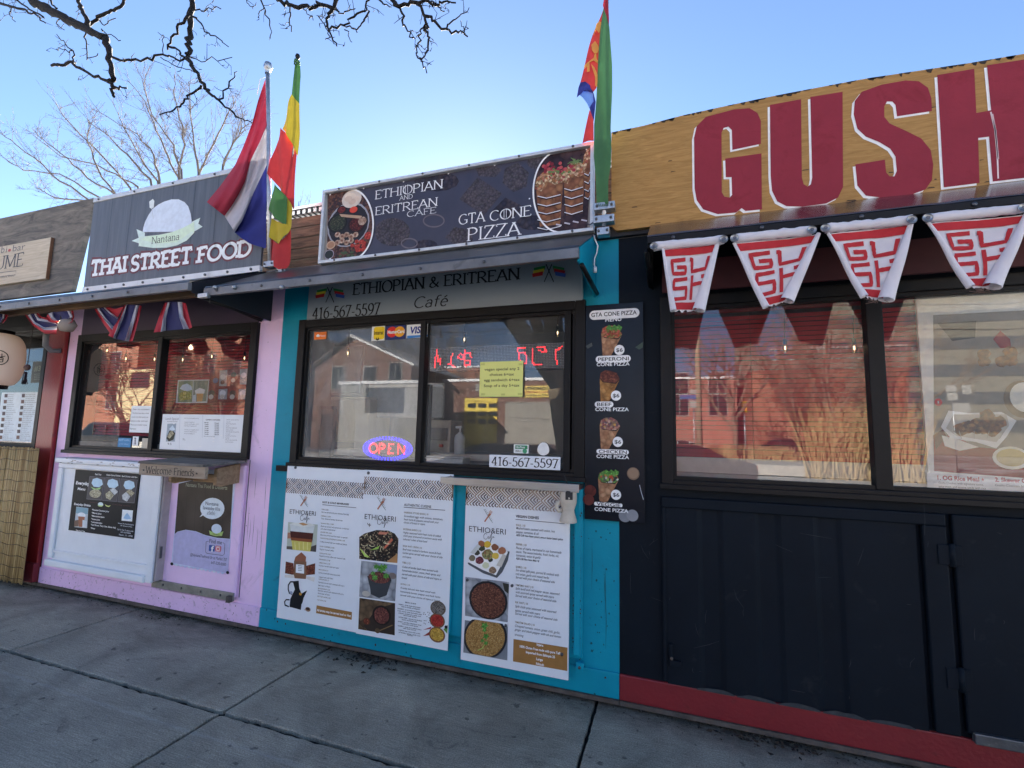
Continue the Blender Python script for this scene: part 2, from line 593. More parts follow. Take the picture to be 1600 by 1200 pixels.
GL = {
 'A': (.76, [[(.02, 0), (.38, 1)], [(.38, 1), (.74, 0)], [(.15, .34), (.61, .34)]]),
 'C': (.74, [arc(.4, .5, .38, .5, 48, 312)]),
 'D': (.8, [[(.1, 0), (.1, 1)], [(.1, 1), (.3, 1)] + arc(.3, .5, .44, .5, 90, -90) + [(.1, 0)]]),
 'E': (.62, [[(.1, 0), (.1, 1)], [(.1, 1), (.55, 1), (.56, .86)], [(.1, .52), (.46, .52)], [(.1, 0), (.57, 0), (.59, .16)]]),
 'F': (.58, [[(.1, 0), (.1, 1)], [(.1, 1), (.54, 1), (.55, .84)], [(.1, .5), (.44, .5)]]),
 'G': (.8, [arc(.42, .5, .4, .5, 48, 335), [(.5, .42), (.8, .42)], [(.72, .42), (.72, .08)]]),
 'H': (.82, [[(.1, 0), (.1, 1)], [(.72, 0), (.72, 1)], [(.1, .52), (.72, .52)]]),
 'I': (.28, [[(.14, 0), (.14, 1)]]),
 'L': (.6, [[(.1, 0), (.1, 1)], [(.1, 0), (.55, 0), (.57, .18)]]),
 'M': (.98, [[(.1, 0), (.12, 1)], [(.12, 1), (.49, .08)], [(.49, .08), (.86, 1)], [(.86, 1), (.88, 0)]]),
 'N': (.82, [[(.1, 0), (.1, 1)], [(.1, 1), (.72, 0)], [(.72, 0), (.72, 1)]]),
 'O': (.86, [arc(.43, .5, .4, .5, 90, 450, 24)]),
 'P': (.66, [[(.1, 0), (.1, 1)], [(.1, 1), (.3, 1)] + arc(.3, .74, .3, .26, 90, -90) + [(.1, .48)]]),
 'R': (.74, [[(.1, 0), (.1, 1)], [(.1, 1), (.3, 1)] + arc(.3, .74, .3, .26, 90, -90) + [(.1, .48)], [(.32, .48), (.7, 0)]]),
 'S': (.6, [arc(.3, .74, .24, .26, 25, 270) + arc(.3, .24, .26, .24, 90, -150)]),
 'T': (.7, [[(.35, 0), (.35, 1)], [(.04, .82), (.04, 1), (.66, 1), (.66, .82)]]),
 'U': (.8, [[(.1, 1), (.1, .3)] + arc(.4, .3, .3, .3, 180, 360) + [(.7, 1)]]),
 'W': (1.1, [[(.03, 1), (.3, 0)], [(.3, 0), (.55, .95)], [(.55, .95), (.8, 0)], [(.8, 0), (1.07, 1)]]),
 'Z': (.68, [[(.08, .84), (.08, 1), (.62, 1)], [(.62, 1), (.05, 0)], [(.05, 0), (.63, 0), (.64, .16)]]),
 '&': (.86, [[(.82, .5), (.6, .12), (.4, 0), (.22, 0), (.08, .12), (.1, .3), (.3, .5), (.5, .68), (.5, .88), (.38, 1), (.24, .92), (.22, .74), (.4, .42), (.84, 0)]]),
 'a': (.52, [arc(.23, .46, .17, .2, 160, 0) + [(.4, 0)], arc(.22, .19, .18, .19, 40, 320)]),
 'c': (.48, [arc(.26, .33, .22, .33, 45, 315)]),
 'd': (.58, [arc(.26, .33, .22, .33, 60, 300), [(.48, 0), (.48, 1)]]),
 'e': (.5, [[(.06, .36), (.46, .36)] + arc(.26, .33, .21, .33, 12, 320)]),
 'f': (.38, [arc(.3, .8, .15, .2, 50, 180) + [(.15, 0)], [(.01, .66), (.32, .66)]]),
 'i': (.28, [[(.14, 0), (.14, .66)], [(.14, .84), (.14, .94)]]),
 'l': (.28, [[(.14, 0), (.14, 1)]]),
 'm': (.9, [[(.12, 0), (.12, .66)], arc(.28, .44, .16, .22, 180, 0) + [(.44, 0)], arc(.6, .44, .16, .22, 180, 0) + [(.76, 0)]]),
 'n': (.62, [[(.12, 0), (.12, .66)], arc(.31, .42, .19, .24, 180, 0) + [(.5, 0)]]),
 'o': (.54, [arc(.27, .33, .23, .33, 90, 450, 18)]),
 'r': (.44, [[(.12, 0), (.12, .66)], arc(.3, .42, .18, .24, 180, 50)]),
 's': (.44, [arc(.22, .49, .16, .17, 25, 270) + arc(.22, .165, .18, .165, 90, -150)]),
 't': (.38, [[(.17, .9), (.17, .14)] + arc(.28, .14, .11, .14, 180, 290), [(.02, .66), (.34, .66)]]),
 '0': (.56, [arc(.28, .5, .23, .5, 90, 450, 20)]),
 '1': (.5, [[(.27, 0), (.27, 1)], [(.27, 1), (.1, .86)]]),
 '4': (.58, [[(.4, 0), (.4, 1)], [(.4, 1), (.03, .28)], [(.03, .28), (.56, .28)]]),
 '5': (.56, [[(.48, 1), (.16, 1), (.1, .56)], [(.1, .56)] + arc(.24, .31, .25, .31, 105, -150)]),
 '6': (.56, [arc(.28, .31, .23, .31, 90, 450, 18), arc(.52, .36, .47, .64, 95, 180)]),
 '7': (.56, [[(.06, .84), (.06, 1), (.5, 1)], [(.5, 1), (.2, 0)]]),
 '9': (.56, [arc(.28, .69, .23, .31, 90, 450, 18), arc(.04, .64, .47, .64, -85, 0)]),
 '-': (.36, [[(.05, .34), (.31, .34)]]),
 ' ': (.34, []),
}
GL['é'] = (.5, GL['e'][1] + [[(.2, .78), (.36, .95)]])

def serif(mb, s, x0, x1, z, cap, y, mat, thick=.15, thin=.05, foot=.1, gap=.04, italic=0.0, caps_scale=None, grow=0.0):
    """stroked roman lettering with a broad-nib contrast and foot serifs, fitted to x0..x1.
    caps_scale: list of per-letter height factors"""
    tot = 0
    hs = caps_scale or [1] * len(s)
    for ch, h in zip(s, hs):
        tot += GL[ch][0] * (1 if h == 1 else (1 + h) / 2) + gap
    tot -= gap
    kx = (x1 - x0) / tot
    th, tn = thick + grow * 2, thin + grow * 2
    ox = 0.0
    nib = radians(14)
    def pt(p, h):
        return (x0 + (ox + p[0] * (1 if h == 1 else (1 + h) / 2)) * kx + italic * p[1] * cap * h, z + p[1] * cap * h)
    for li, (ch, h) in enumerate(zip(s, hs)):
        adv, strokes = GL[ch]
        for si, st in enumerate(strokes):
            ys = y - .0001 * si - .00005 * (li % 2)   # no two strokes share a plane
            q = [pt(p, h) for p in st]
            ws = []
            for i in range(len(st)):
                a = st[max(i - 1, 0)]; b = st[min(i + 1, len(st) - 1)]
                dx, dz = b[0] - a[0], b[1] - a[1]
                l = hypot(dx, dz) or 1
                cr = abs(dx / l * sin(nib) - dz / l * cos(nib))
                ws.append((tn + (th - tn) * min(1, cr)) * min(cap, kx * 1.15))
            if grow:
                e = grow * min(cap, kx)
                for (i, j) in ((0, 1), (-1, -2)):
                    dx, dz = q[i][0] - q[j][0], q[i][1] - q[j][1]
                    l = hypot(dx, dz) or 1
                    q[i] = (q[i][0] + dx / l * e, q[i][1] + dz / l * e)
            mb.stroke(q, ws, ys, mat)
            if foot:
                for (i, j) in ((0, 1), (-1, -2)):
                    a, b = st[i], st[j]
                    dx, dz = a[0] - b[0], a[1] - b[1]
                    l = hypot(dx, dz) or 1
                    if abs(dz) / l > .7 and min(abs(a[1] - v) for v in (0, 1, .66)) < .01:
                        hw = (th / 2 + foot)
                        if abs(a[1] - .66) < .01:
                            seg = [(a[0] - hw, a[1]), (a[0] + th / 2, a[1])]
                        else:
                            seg = [(a[0] - hw, a[1]), (a[0] + hw, a[1])]
                        sg = 1 if a[1] > .3 else -1
                        hh = tn * 1.15
                        seg = [(p[0], p[1] - sg * tn * .3) for p in seg]
                        mb.stroke([pt(p, h) for p in seg], hh * cap, ys - .00003, mat)
        ox += adv * (1 if h == 1 else (1 + h) / 2) + gap

class Art:
    """draws flat printed shapes on the plane Y=y, from places read off the photograph"""
    def __init__(self, mb, y):
        self.mb, self.y = mb, y
        self.n = 0
    def L(self, l):
        self.n += 1      # shapes of one layer never share a plane
        return self.y - .0008 * l - .00003 * (self.n % 24)
    def f(self, p):
        return F(p[0], p[1], self.y)
    def poly(self, pts, mat, l=1):
        self.mb.poly([self.f(p) for p in pts], self.L(l), mat)
    def rect(self, p, q, mat, l=1):
        a, b = self.f(p), self.f(q)
        x0, x1 = sorted((a[0], b[0])); z0, z1 = sorted((a[1], b[1]))
        self.mb.poly([(x0, z0), (x1, z0), (x1, z1), (x0, z1)], self.L(l), mat)
    def round(self, p, q, mat, l=1, r=.4):
        a, b = self.f(p), self.f(q)
        x0, x1 = sorted((a[0], b[0])); z0, z1 = sorted((a[1], b[1]))
        r = r * min(x1 - x0, z1 - z0)
        pts = []
        for cx, cz, a0 in ((x1 - r, z1 - r, 0), (x0 + r, z1 - r, 90), (x0 + r, z0 + r, 180), (x1 - r, z0 + r, 270)):
            pts += arc(cx, cz, r, r, a0, a0 + 90, 5)
        self.mb.poly(pts, self.L(l), mat)
    def line(self, pts, wpx, mat, l=1):
        q = [self.f(p) for p in pts]
        w = abs(F(pts[0][0], pts[0][1] - wpx, self.y)[1] - F(pts[0][0], pts[0][1], self.y)[1])
        self.mb.stroke(q, w, self.L(l), mat)
    def disc(self, p, r, mat, l=1, rz=None, n=20):
        x, z = self.f(p)
        k = abs(F(p[0], p[1] - 10, self.y)[1] - z) / 10
        kx = abs(F(p[0] + 10, p[1], self.y)[0] - x) / 10
        self.mb.disc(x, self.L(l), z, r * kx, mat, (rz if rz else r) * k, n)
    def sans(self, s, p, q, cap, mat, l=1, bold=0.0, shear=0.0, align='fit'):
        a, b = self.f(p), self.f(q)
        h = F(p[0], p[1] - cap, self.y)[1] - a[1]
        sans(self.mb, s, a[0], b[0], (a[1] + b[1]) / 2, h, self.L(l), mat, bold, shear, align)
    def serif(self, s, p, q, cap, mat, l=1, **k):
        a, b = self.f(p), self.f(q)
        h = F(p[0], p[1] - cap, self.y)[1] - a[1]
        serif(self.mb, s, a[0], b[0], (a[1] + b[1]) / 2, h, self.L(l), mat, **k)

def rectF(tl, tr, br, bl, y):
    a, b, c, d = (F(p[0], p[1], y) for p in (tl, tr, br, bl))
    return (a[0] + d[0]) / 2, (b[0] + c[0]) / 2, (c[1] + d[1]) / 2, (a[1] + b[1]) / 2

def cloth_poly(mb, pts, y, mat, amp=.02, freq=25.0, ph=0.0, cuts=3, back=None, tilt=0.0):
    """cloth cut to an outline (pixels of the photograph), with folds in depth"""
    q = [F(p[0], p[1], y) for p in pts]
    cx = sum(p[0] for p in q) / len(q)
    bm = bmesh.new()
    vs = [bm.verts.new((p[0], 0, p[1])) for p in q]
    pv = [Vector((p[0], p[1], 0)) for p in q]
    for t in tessellate_polygon([pv]):
        try:
            bm.faces.new([vs[i] for i in t])
        except ValueError:
            pass
    for _ in range(cuts):
        bmesh.ops.subdivide_edges(bm, edges=[e for e in bm.edges if e.calc_length() > .035], cuts=1, use_grid_fill=False)
        bmesh.ops.triangulate(bm, faces=bm.faces[:])
    for v in bm.verts:
        v.co.y = y + amp * sin(freq * (v.co.x - cx) + 3.1 * v.co.z + ph) + amp * .5 * sin(freq * .53 * (v.co.x - cx) - 7 * v.co.z + ph * 2) + tilt * (v.co.x - cx)
    bmesh.ops.recalc_face_normals(bm, faces=bm.faces[:])
    mb.bm(bm, mat, True)

def pin(name, parent, p, q, r, mat, n=8):
    m = MB()
    m.tube([p, q], r, mat, n)
    return m.build(name, parent)

BLACK = pmat('black_frame_paint', (.0045, .0045, .0055), .5, .25, 9, .1, 40, spec=.25, dirt=(.03, .03, .03), dirt_amt=.3, dirt_thr=.62)
WHITE_INK = ink(235, 238, 242)
DARK_INK = ink(24, 24, 28)
STEEL = pmat('brushed_steel', (.42, .43, .45), .32, .12, 9, .05, 200, metal=1.0, stretch=(1, 1, 20))
GALV = pmat('galvanised_metal', (.45, .47, .49), .42, .2, 30, metal=.9)
SCREW = pmat('screw_head_metal', (.12, .12, .13), .4, .2, 30, metal=.8)

# ------------------------------------------------------------------ the ground
def concrete():
    m, nt, b = base_mat('pavement_concrete')
    N, L = nt.nodes, nt.links
    tc = N.new('ShaderNodeTexCoord')
    def noise(scale, stretch=(1, 1, 1), detail=8, rough=.65, dist=0.0):
        mp = N.new('ShaderNodeMapping')
        mp.inputs['Scale'].default_value = stretch
        L.new(tc.outputs['Object'], mp.inputs['Vector'])
        n = N.new('ShaderNodeTexNoise')
        n.inputs['Scale'].default_value = scale
        n.inputs['Detail'].default_value = detail
        n.inputs['Roughness'].default_value = rough
        n.inputs['Distortion'].default_value = dist
        L.new(mp.outputs[0], n.inputs['Vector'])
        return n.outputs['Fac']
    def ramp(v, p0, p1, c0, c1):
        r = N.new('ShaderNodeValToRGB')
        r.color_ramp.elements[0].position = p0
        r.color_ramp.elements[1].position = p1
        r.color_ramp.elements[0].color = c0 + (1,)
        r.color_ramp.elements[1].color = c1 + (1,)
        L.new(v, r.inputs[0])
        return r.outputs[0]
    def mix(fac, a, c, mode='MIX'):
        x = N.new('ShaderNodeMix')
        x.data_type = 'RGBA'
        x.blend_type = mode
        if isinstance(fac, float): x.inputs[0].default_value = fac
        else: L.new(fac, x.inputs[0])
        for i, s in ((6, a), (7, c)):
            if isinstance(s, tuple): x.inputs[i].default_value = s + (1,)
            else: L.new(s, x.inputs[i])
        return x.outputs[2]
    base = ramp(noise(1.6, dist=.8), .3, .72, (.24, .215, .168), (.53, .485, .385))
    grain = ramp(noise(150, detail=4, rough=.8), .33, .70, (.45, .45, .45), (1.5, 1.5, 1.5))
    col = mix(1.0, base, grain, 'MULTIPLY')
    brush = ramp(noise(7, (1.2, 30, 1), 6), .33, .7, (.72, .72, .72), (1.24, 1.24, 1.24))
    col = mix(1.0, col, brush, 'MULTIPLY')
    col = mix(ramp(noise(3.2, (1, 1.6, 1), 10, .75, 1.5), .60, .72, (0, 0, 0), (.6, .6, .6)), col, (.038, .036, .036))
    col = mix(ramp(noise(14, detail=4, rough=.5), .67, .70, (0, 0, 0), (.6, .6, .6)), col, (.02, .019, .02))
    col = mix(ramp(noise(50, detail=2, rough=.5), .70, .73, (0, 0, 0), (.8, .8, .8)), col, (.32, .32, .32))
    # smoother trowelled band beside the long joint
    sj = N.new('ShaderNodeSeparateXYZ')
    L.new(tc.outputs['Object'], sj.inputs[0])
    aa = N.new('ShaderNodeMath'); aa.operation = 'ADD'; aa.inputs[1].default_value = .965
    L.new(sj.outputs['Y'], aa.inputs[0])
    ab = N.new('ShaderNodeMath'); ab.operation = 'ABSOLUTE'
    L.new(aa.outputs[0], ab.inputs[0])
    na = N.new('ShaderNodeMath'); na.operation = 'MULTIPLY_ADD'; na.inputs[1].default_value = .035
    L.new(noise(9, (1, 3, 1), 6), na.inputs[0]); L.new(ab.outputs[0], na.inputs[2])
    col = mix(ramp(na.outputs[0], .016, .036, (.2, .2, .2), (0, 0, 0)), col, (.55, .55, .55))
    # grime gathered along the foot of the stalls
    sx = N.new('ShaderNodeSeparateXYZ')
    L.new(tc.outputs['Object'], sx.inputs[0])
    mr = N.new('ShaderNodeMapRange')
    mr.inputs['From Min'].default_value = -.32
    mr.inputs['From Max'].default_value = .02
    L.new(sx.outputs['Y'], mr.inputs[0])
    mu = N.new('ShaderNodeMath')
    mu.operation = 'MULTIPLY'
    L.new(mr.outputs[0], mu.inputs[0])
    L.new(noise(6, (1, 2, 1), 9, .8), mu.inputs[1])
    col = mix(ramp(mu.outputs[0], .18, .52, (0, 0, 0), (.85, .85, .85)), col, (.022, .021, .02))
    L.new(col, b.inputs['Base Color'])
    b.inputs['Roughness'].default_value = .82
    bp = N.new('ShaderNodeBump')
    bp.inputs['Strength'].default_value = .45
    bp.inputs['Distance'].default_value = .006
    ad = N.new('ShaderNodeMath')
    ad.operation = 'ADD'
    L.new(noise(160, detail=5), ad.inputs[0])
    L.new(noise(7, (1.0, 42, 1), 5), ad.inputs[1])
    L.new(ad.outputs[0], bp.inputs['Height'])
    L.new(bp.outputs[0], b.inputs['Normal'])
    return m
CONC = concrete()
JOINT = pmat('joint_dirt', (.012, .011, .01), .95, .5, 40, .6, 120)
ASPH = pmat('salted_asphalt', (.30, .295, .285), .9, .25, 20, .3, 200)
GRND = pmat('dry_ground', (.36, .33, .28), .95, .3, 3, dirt=(.78, .79, .82), dirt_amt=.95, dirt_scale=.35, dirt_thr=.46)

def slab(mb, x0, x1, y0, y1):
    """one pavement bay with slightly ragged, rounded edges"""
    g = .006
    def edge(a, b, n):
        return [(a[0] + (b[0] - a[0]) * i / n, a[1] + (b[1] - a[1]) * i / n) for i in range(n)]
    x0 += g; x1 -= g; y0 += g * 1.5; y1 -= g * 1.5
    n1, n2 = max(2, int((x1 - x0) / .035)), max(2, int((y1 - y0) / .035))
    ring = edge((x0, y0), (x1, y0), n1) + edge((x1, y0), (x1, y1), n2) + edge((x1, y1), (x0, y1), n1) + edge((x0, y1), (x0, y0), n2)
    cx, cy = (x0 + x1) / 2, (y0 + y1) / 2
    out, top = [], []
    for p in ring:
        j = abs(rnd.gauss(0, .0035)) + (rnd.random() < .04) * .008
        dx = (1 if p[0] < cx else -1) * j if abs(abs(p[0] - cx) - (x1 - x0) / 2) < .001 else 0
        dy = (1 if p[1] < cy else -1) * j * 1.4 if abs(abs(p[1] - cy) - (y1 - y0) / 2) < .001 else 0
        out.append((p[0] + dx, p[1] + dy))
        ix = .007 * ((p[0] < cx) - (p[0] > cx)) if abs(abs(p[0] - cx) - (x1 - x0) / 2) < .001 else 0
        iy = .007 * ((p[1] < cy) - (p[1] > cy)) if abs(abs(p[1] - cy) - (y1 - y0) / 2) < .001 else 0
        top.append((p[0] + dx + ix, p[1] + dy + iy))
    n = len(ring)
    v = [(p[0], p[1], -.03) for p in out] + [(p[0], p[1], -.005) for p in out] + [(p[0], p[1], 0) for p in top]
    f = []
    for i in range(n):
        k = (i + 1) % n
        f += [(i, k, n + k, n + i), (n + i, n + k, 2 * n + k, 2 * n + i)]
    f.append(tuple(range(2 * n, 3 * n)))
    mb.add(v, f, CONC)

mb = MB()
xs = [-9.55, -7.72, -5.88, -4.05, -2.21, -.42, 1.40, 3.22, 5.04]
for i in range(len(xs) - 1):
    slab(mb, xs[i], xs[i + 1], -.80, .9)
    slab(mb, xs[i], xs[i + 1], -2.6, -.80)
    slab(mb, xs[i], xs[i + 1], -4.4, -2.6)
mb.add([(-9.5, -4.38, -.022), (5, -4.38, -.022), (5, .88, -.022), (-9.5, .88, -.022)], [(0, 1, 2, 3)], JOINT)
tag(mb.build('pavement'), kind='structure')
mb = MB()
mb.box(-60, 60, -4.6, -4.41, -.3, -.002, pmat('kerb_concrete', (.3, .3, .3), .9, .2, 4))
tag(mb.build('kerb'), kind='structure')
mb = MB()
mb.add([(-90, -15.5, -.15), (90, -15.5, -.15), (90, -4.6, -.15), (-90, -4.6, -.15)], [(0, 1, 2, 3)], ASPH)
tag(mb.build('road'), kind='structure')
mb = MB()
for k in range(-14, 15):
    mb.add([(k * 6, -10.1, -.146), (k * 6 + 3, -10.1, -.146), (k * 6 + 3, -9.98, -.146), (k * 6, -9.98, -.146)], [(0, 1, 2, 3)], ink(225, 225, 215))
tag(mb.build('road_markings'), kind='structure')
mb = MB()
mb.box(-90, 90, -18.5, -15.5, -.3, 0, pmat('far_pavement_concrete', (.55, .53, .50), .9, .15, 2))
tag(mb.build('far_pavement'), kind='structure')
mb = MB()
mb.add([(-900, -900, -.16), (900, -900, -.16), (900, 900, -.16), (-900, 900, -.16)], [(0, 1, 2, 3)], GRND)
tag(mb.build('ground'), kind='structure')

# leaf litter and grit blown against the stalls
mb = MB()
lit = [pmat('litter_brown', (.06, .04, .025), .95, .4, 30), pmat('litter_dark', (.018, .016, .014), .95, .4, 30), pmat('litter_pale', (.4, .4, .38), .9, .2, 30),
       pmat('litter_moss', (.03, .045, .015), .95, .4, 30)]
def bit(x, y, s, mat):
    a = rnd.random() * 6.28
    p = [(x + s * cos(a + k * 1.57) * (1 if k % 2 else .45), y + s * sin(a + k * 1.57) * (1 if k % 2 else .45), .001 + rnd.random() * .008) for k in range(4)]
    mb.add(p, [(0, 1, 2, 3)], mat)
for k in range(900):
    x = rnd.uniform(-6.2, 1.6)
    y = -abs(rnd.gauss(0, .05)) + .01
    bit(x, y, rnd.uniform(.002, .009), lit[1] if rnd.random() < .8 else lit[0])
for k in range(130):
    bit(rnd.gauss(-1.88, .11), -abs(rnd.gauss(0, .07)), rnd.uniform(.006, .02), lit[0] if k % 2 else lit[1])
    bit(rnd.gauss(.42, .15), -abs(rnd.gauss(0, .04)), rnd.uniform(.006, .018), lit[0] if k % 2 else lit[1])
for k in range(90):
    bit(rnd.gauss(-3.72, .07), -abs(rnd.gauss(0, .05)) - .02, rnd.uniform(.005, .014), lit[3])
for k in range(60):
    bit(rnd.uniform(-6, 1), -rnd.random() ** 2 * 1.2, rnd.uniform(.003, .008), lit[2])
for k in range(50):
    bit(rnd.gauss(-3.9, .25), rnd.gauss(-.18, .06), rnd.uniform(.003, .008), lit[2])
tag(mb.build('leaf_litter'), 'scattered dead leaves and grit along the foot of the stalls', 'litter', kind='stuff')

# ------------------------------------------------------------------ the stalls
PINK = pmat('lavender_paint', rgb(238, 204, 238, 1.0), .55, .05, 3, .25, 90, dirt=(.22, .15, .22), dirt_amt=.35, dirt_scale=4, dirt_thr=.60)
PINKB = pmat('lavender_rail_paint', rgb(230, 196, 234, 1.0), .6, .05, 3, .3, 90, dirt=(.07, .06, .07), dirt_amt=.6, dirt_scale=22, dirt_thr=.56)
TEAL = pmat('teal_paint', rgb(0, 134, 158, 1.15), .5, .12, 2, .15, 50, spec=.25, dirt=(.02, .05, .055), dirt_amt=.6, dirt_scale=5, dirt_thr=.62)
NAVY = pmat('blue_black_paint', (.0055, .0095, .0155), .6, .2, 2.5, .05, 35, spec=.12, dirt=(.03, .033, .037), dirt_amt=.5, dirt_scale=6, dirt_thr=.6)
RED = pmat('dark_red_paint', rgb(112, 26, 34, 1.2), .45, .12, 3, .2, 60, dirt=(.04, .012, .012), dirt_amt=.5, dirt_scale=6, dirt_thr=.62)
REDPOST = pmat('red_post_paint', rgb(122, 20, 24, 1.2), .4, .15, 3, .2, 60, dirt=(.03, .012, .012), dirt_amt=.5, dirt_scale=5, dirt_thr=.6)
DARKINT = pmat('dark_interior', (.03, .03, .032), .8, .2, 2)
GREYINT = pmat('grey_interior', (.32, .33, .34), .7, .15, 2)
RUST = pmat('rusty_edge_metal', (.09, .075, .065), .8, .4, 14, .4, 60)
ROOFM = pmat('roof_metal', (.2, .2, .21), .6, .2, 4)
PANE = glass_mat('window_pane', (.93, .95, .95), 1.75, 0.0, .02, .03)
PANE_M = glass_mat('dusty_window_pane', (.93, .95, .95), 1.7, 0.0, .02, .08)
PANE_F = glass_mat('streaky_window_pane', (.93, .95, .95), 1.62, 0.004, .03, .2)
ZB, ZT = .04, 2.63        # underside and top of the container bodies

def shell(root, x0, x1, wx0, wx1, wz0, wz1, wall, rail, intmat, rail_top=.175):
    """container body with an opening for the serving window; parts butt end to end"""
    m = MB()
    m.box(x0, wx0, 0, .05, rail_top, ZT, wall)
    m.box(wx1, x1, 0, .05, rail_top, ZT, wall)
    m.box(wx0, wx1, 0, .05, rail_top, wz0, wall)
    m.box(wx0, wx1, 0, .05, wz1, ZT, wall)
    m.build('wall', root)
    m = MB()
    m.bevbox(x0, x1, -.012, .08, ZB, rail_top, rail, .006)
    m.build('base_rail', root)
    m = MB()
    m.box(x0 + .002, x1 - .002, -.02, .05, ZB - .022, ZB, RUST)
    n = int((x1 - x0) / .12)
    m.build('skid_edge', root)
    for (a, b) in ((x0 + .003, x0 + .03), (x1 - .03, x1 - .003)):
        m = MB(); m.box(a, b, .052, 2.4, .05, ZT, intmat); m.build('side_wall', root)
    m = MB(); m.box(x0 + .003, x1 - .003, 2.4, 2.44, .05, ZT, intmat); m.build('back_wall', root)
    m = MB(); m.box(x0, x1, -.0, 2.44, ZT, ZT + .06, ROOFM); m.build('roof', root)
    m = MB(); m.box(x0 + .003, x1 - .003, .085, 2.4, .05, .1, intmat); m.build('floor', root)

def window(root, x0, x1, z0, z1, mull, glass=PANE, fw=.055, gap=None, gy=.012, mw=.05):
    """black metal sliding window > mullion, panes"""
    m = MB()
    m.bevbox(x0 - .01, x0 + fw, -.03, .06, z0 - .01, z1 + .01, BLACK, .004)
    m.bevbox(x1 - fw, x1 + .01, -.03, .06, z0 - .01, z1 + .01, BLACK, .004)
    fb = .02
    m.bevbox(x0 + fw, x1 - fw, -.03, .06, z0 - .01, z0 + fb, BLACK, .004)
    m.bevbox(x0 + fw, x1 - fw, -.03, .06, z1 - fw, z1 + .01, BLACK, .004)
    m.bevbox(x0 - .02, x1 + .02, -.05, -.028, z0 - .03, z0 - .002, BLACK, .003)
    # thin inner channel
    for (a, b, c, d) in ((x0 + fw, x0 + fw + .018, z0 + fb, z1 - fw), (x1 - fw - .018, x1 - fw, z0 + fb, z1 - fw)):
        m.box(a, b, -.012, .03, c, d, BLACK)
    for (c, d) in ((z0 + fb, z0 + fb + .018), (z1 - fw - .018, z1 - fw)):
        m.box(x0 + fw + .018, x1 - fw - .018, -.012, .03, c, d, BLACK)
    fr = m.build('window_frame', root)
    for mx in mull:
        m = MB(); m.bevbox(mx - mw / 2, mx + mw / 2, -.02, .045, z0 + fb, z1 - fw, BLACK, .004); m.build('mullion', fr)
    xs = [x0 + fw] + list(mull) + [x1 - fw]
    for i in range(len(xs) - 1):
        if gap is not None and i == len(xs) - 2:
            continue
        a = xs[i] + (mw / 2 if i else .018); b = xs[i + 1] - (mw / 2 if i < len(xs) - 2 else .018)
        y = gy + .012 * (i % 2)
        m = MB(); m.quad((a, y, z0 + fb + .018), (b, y, z0 + fb + .018), (b, y, z1 - fw - .018), (a, y, z1 - fw - .018), (PANE_F if i == 0 else PANE_M) if gap else glass)
        m.build('pane', fr)
    return fr

# --- lavender stall
XP0, XP1 = -5.385, -2.825
pink = thing('food_stall', 'lavender container food stall with white flap and small shelf hatch under its window', 'stall', ((XP0 + XP1) / 2, 0, 0), 'container food stalls in a row')
shell(pink, XP0, XP1, -5.20, -3.055, 1.225, 2.265, PINK, PINKB, DARKINT)
window(pink, -5.20, -3.055, 1.225, 2.265, [F(247, 600)[0]])
# hatch door with hinges and bottom strip
x0 = F(258, 800)[0]; x1 = F(378, 850)[0]
zt = F(300, 722)[1]; zb = F(310, 922)[1]
m = MB(); m.bevbox(x0, x1, -.03, .0, zb, zt, PINK, .012); hatch = m.build('hatch', pink)
m = MB(); m.bevbox(x0 - .01, x1 + .005, -.045, -.031, zb - .02, zb + .04, pmat('grey_strip_metal', (.25, .25, .23), .5, .25, 12, .2, 60, metal=.5), .004)
m.bevbox(x1 - .03, x1 + .006, -.075, -.046, zb - .02, zb + .025, RUST, .004)
for k in range(4):
    m.tube([(x0 + .12 + k * .2, -.050, zb + .012), (x0 + .12 + k * .2, -.0445, zb + .012)], .009, SCREW, 8)
m.build('bottom_strip', hatch)
for zz in (zb + .28, zt - .2):
    m = MB(); m.tube([(x0 - .012, -.034, zz - .05), (x0 - .012, -.034, zz + .05)], .011, PINK, 10); m.bevbox(x0 - .05, x0 + .05, -.036, -.031, zz - .045, zz + .045, PINK, .002)
    m.build('hinge', hatch)
# seam lines of the wall sheet
m = MB()
sx = F(272, 720)[0]
m.box(x1 + .012, x1 + .018, -.002, .0, zb, 1.21, DARKINT)
m.build('seam', pink)
# header board above the window
m = MB(); m.box(-5.2, -3.06, -.012, 0, 2.28, 2.55, pmat('plum_header_paint', (.05, .03, .07), .5, .2, 3)); m.build('header_board', pink)

# --- teal stall
XT0, XT1 = -2.825, -.297
teal = thing('food_stall', 'teal container food stall with large white menus and an open sign in its window', 'stall', ((XT0 + XT1) / 2, 0, 0), 'container food stalls in a row')
TWX0, TWX1, TWZ0, TWZ1 = -2.63, -.50, 1.215, 2.255
shell(teal, XT0, XT1, TWX0, TWX1, TWZ0, TWZ1, TEAL, TEAL, GREYINT)
tmx = [F(659, 610)[0], F(887, 610)[0]]
window(teal, TWX0, TWX1, TWZ0, TWZ1, tmx, gap=True, fw=.05, mw=.04)
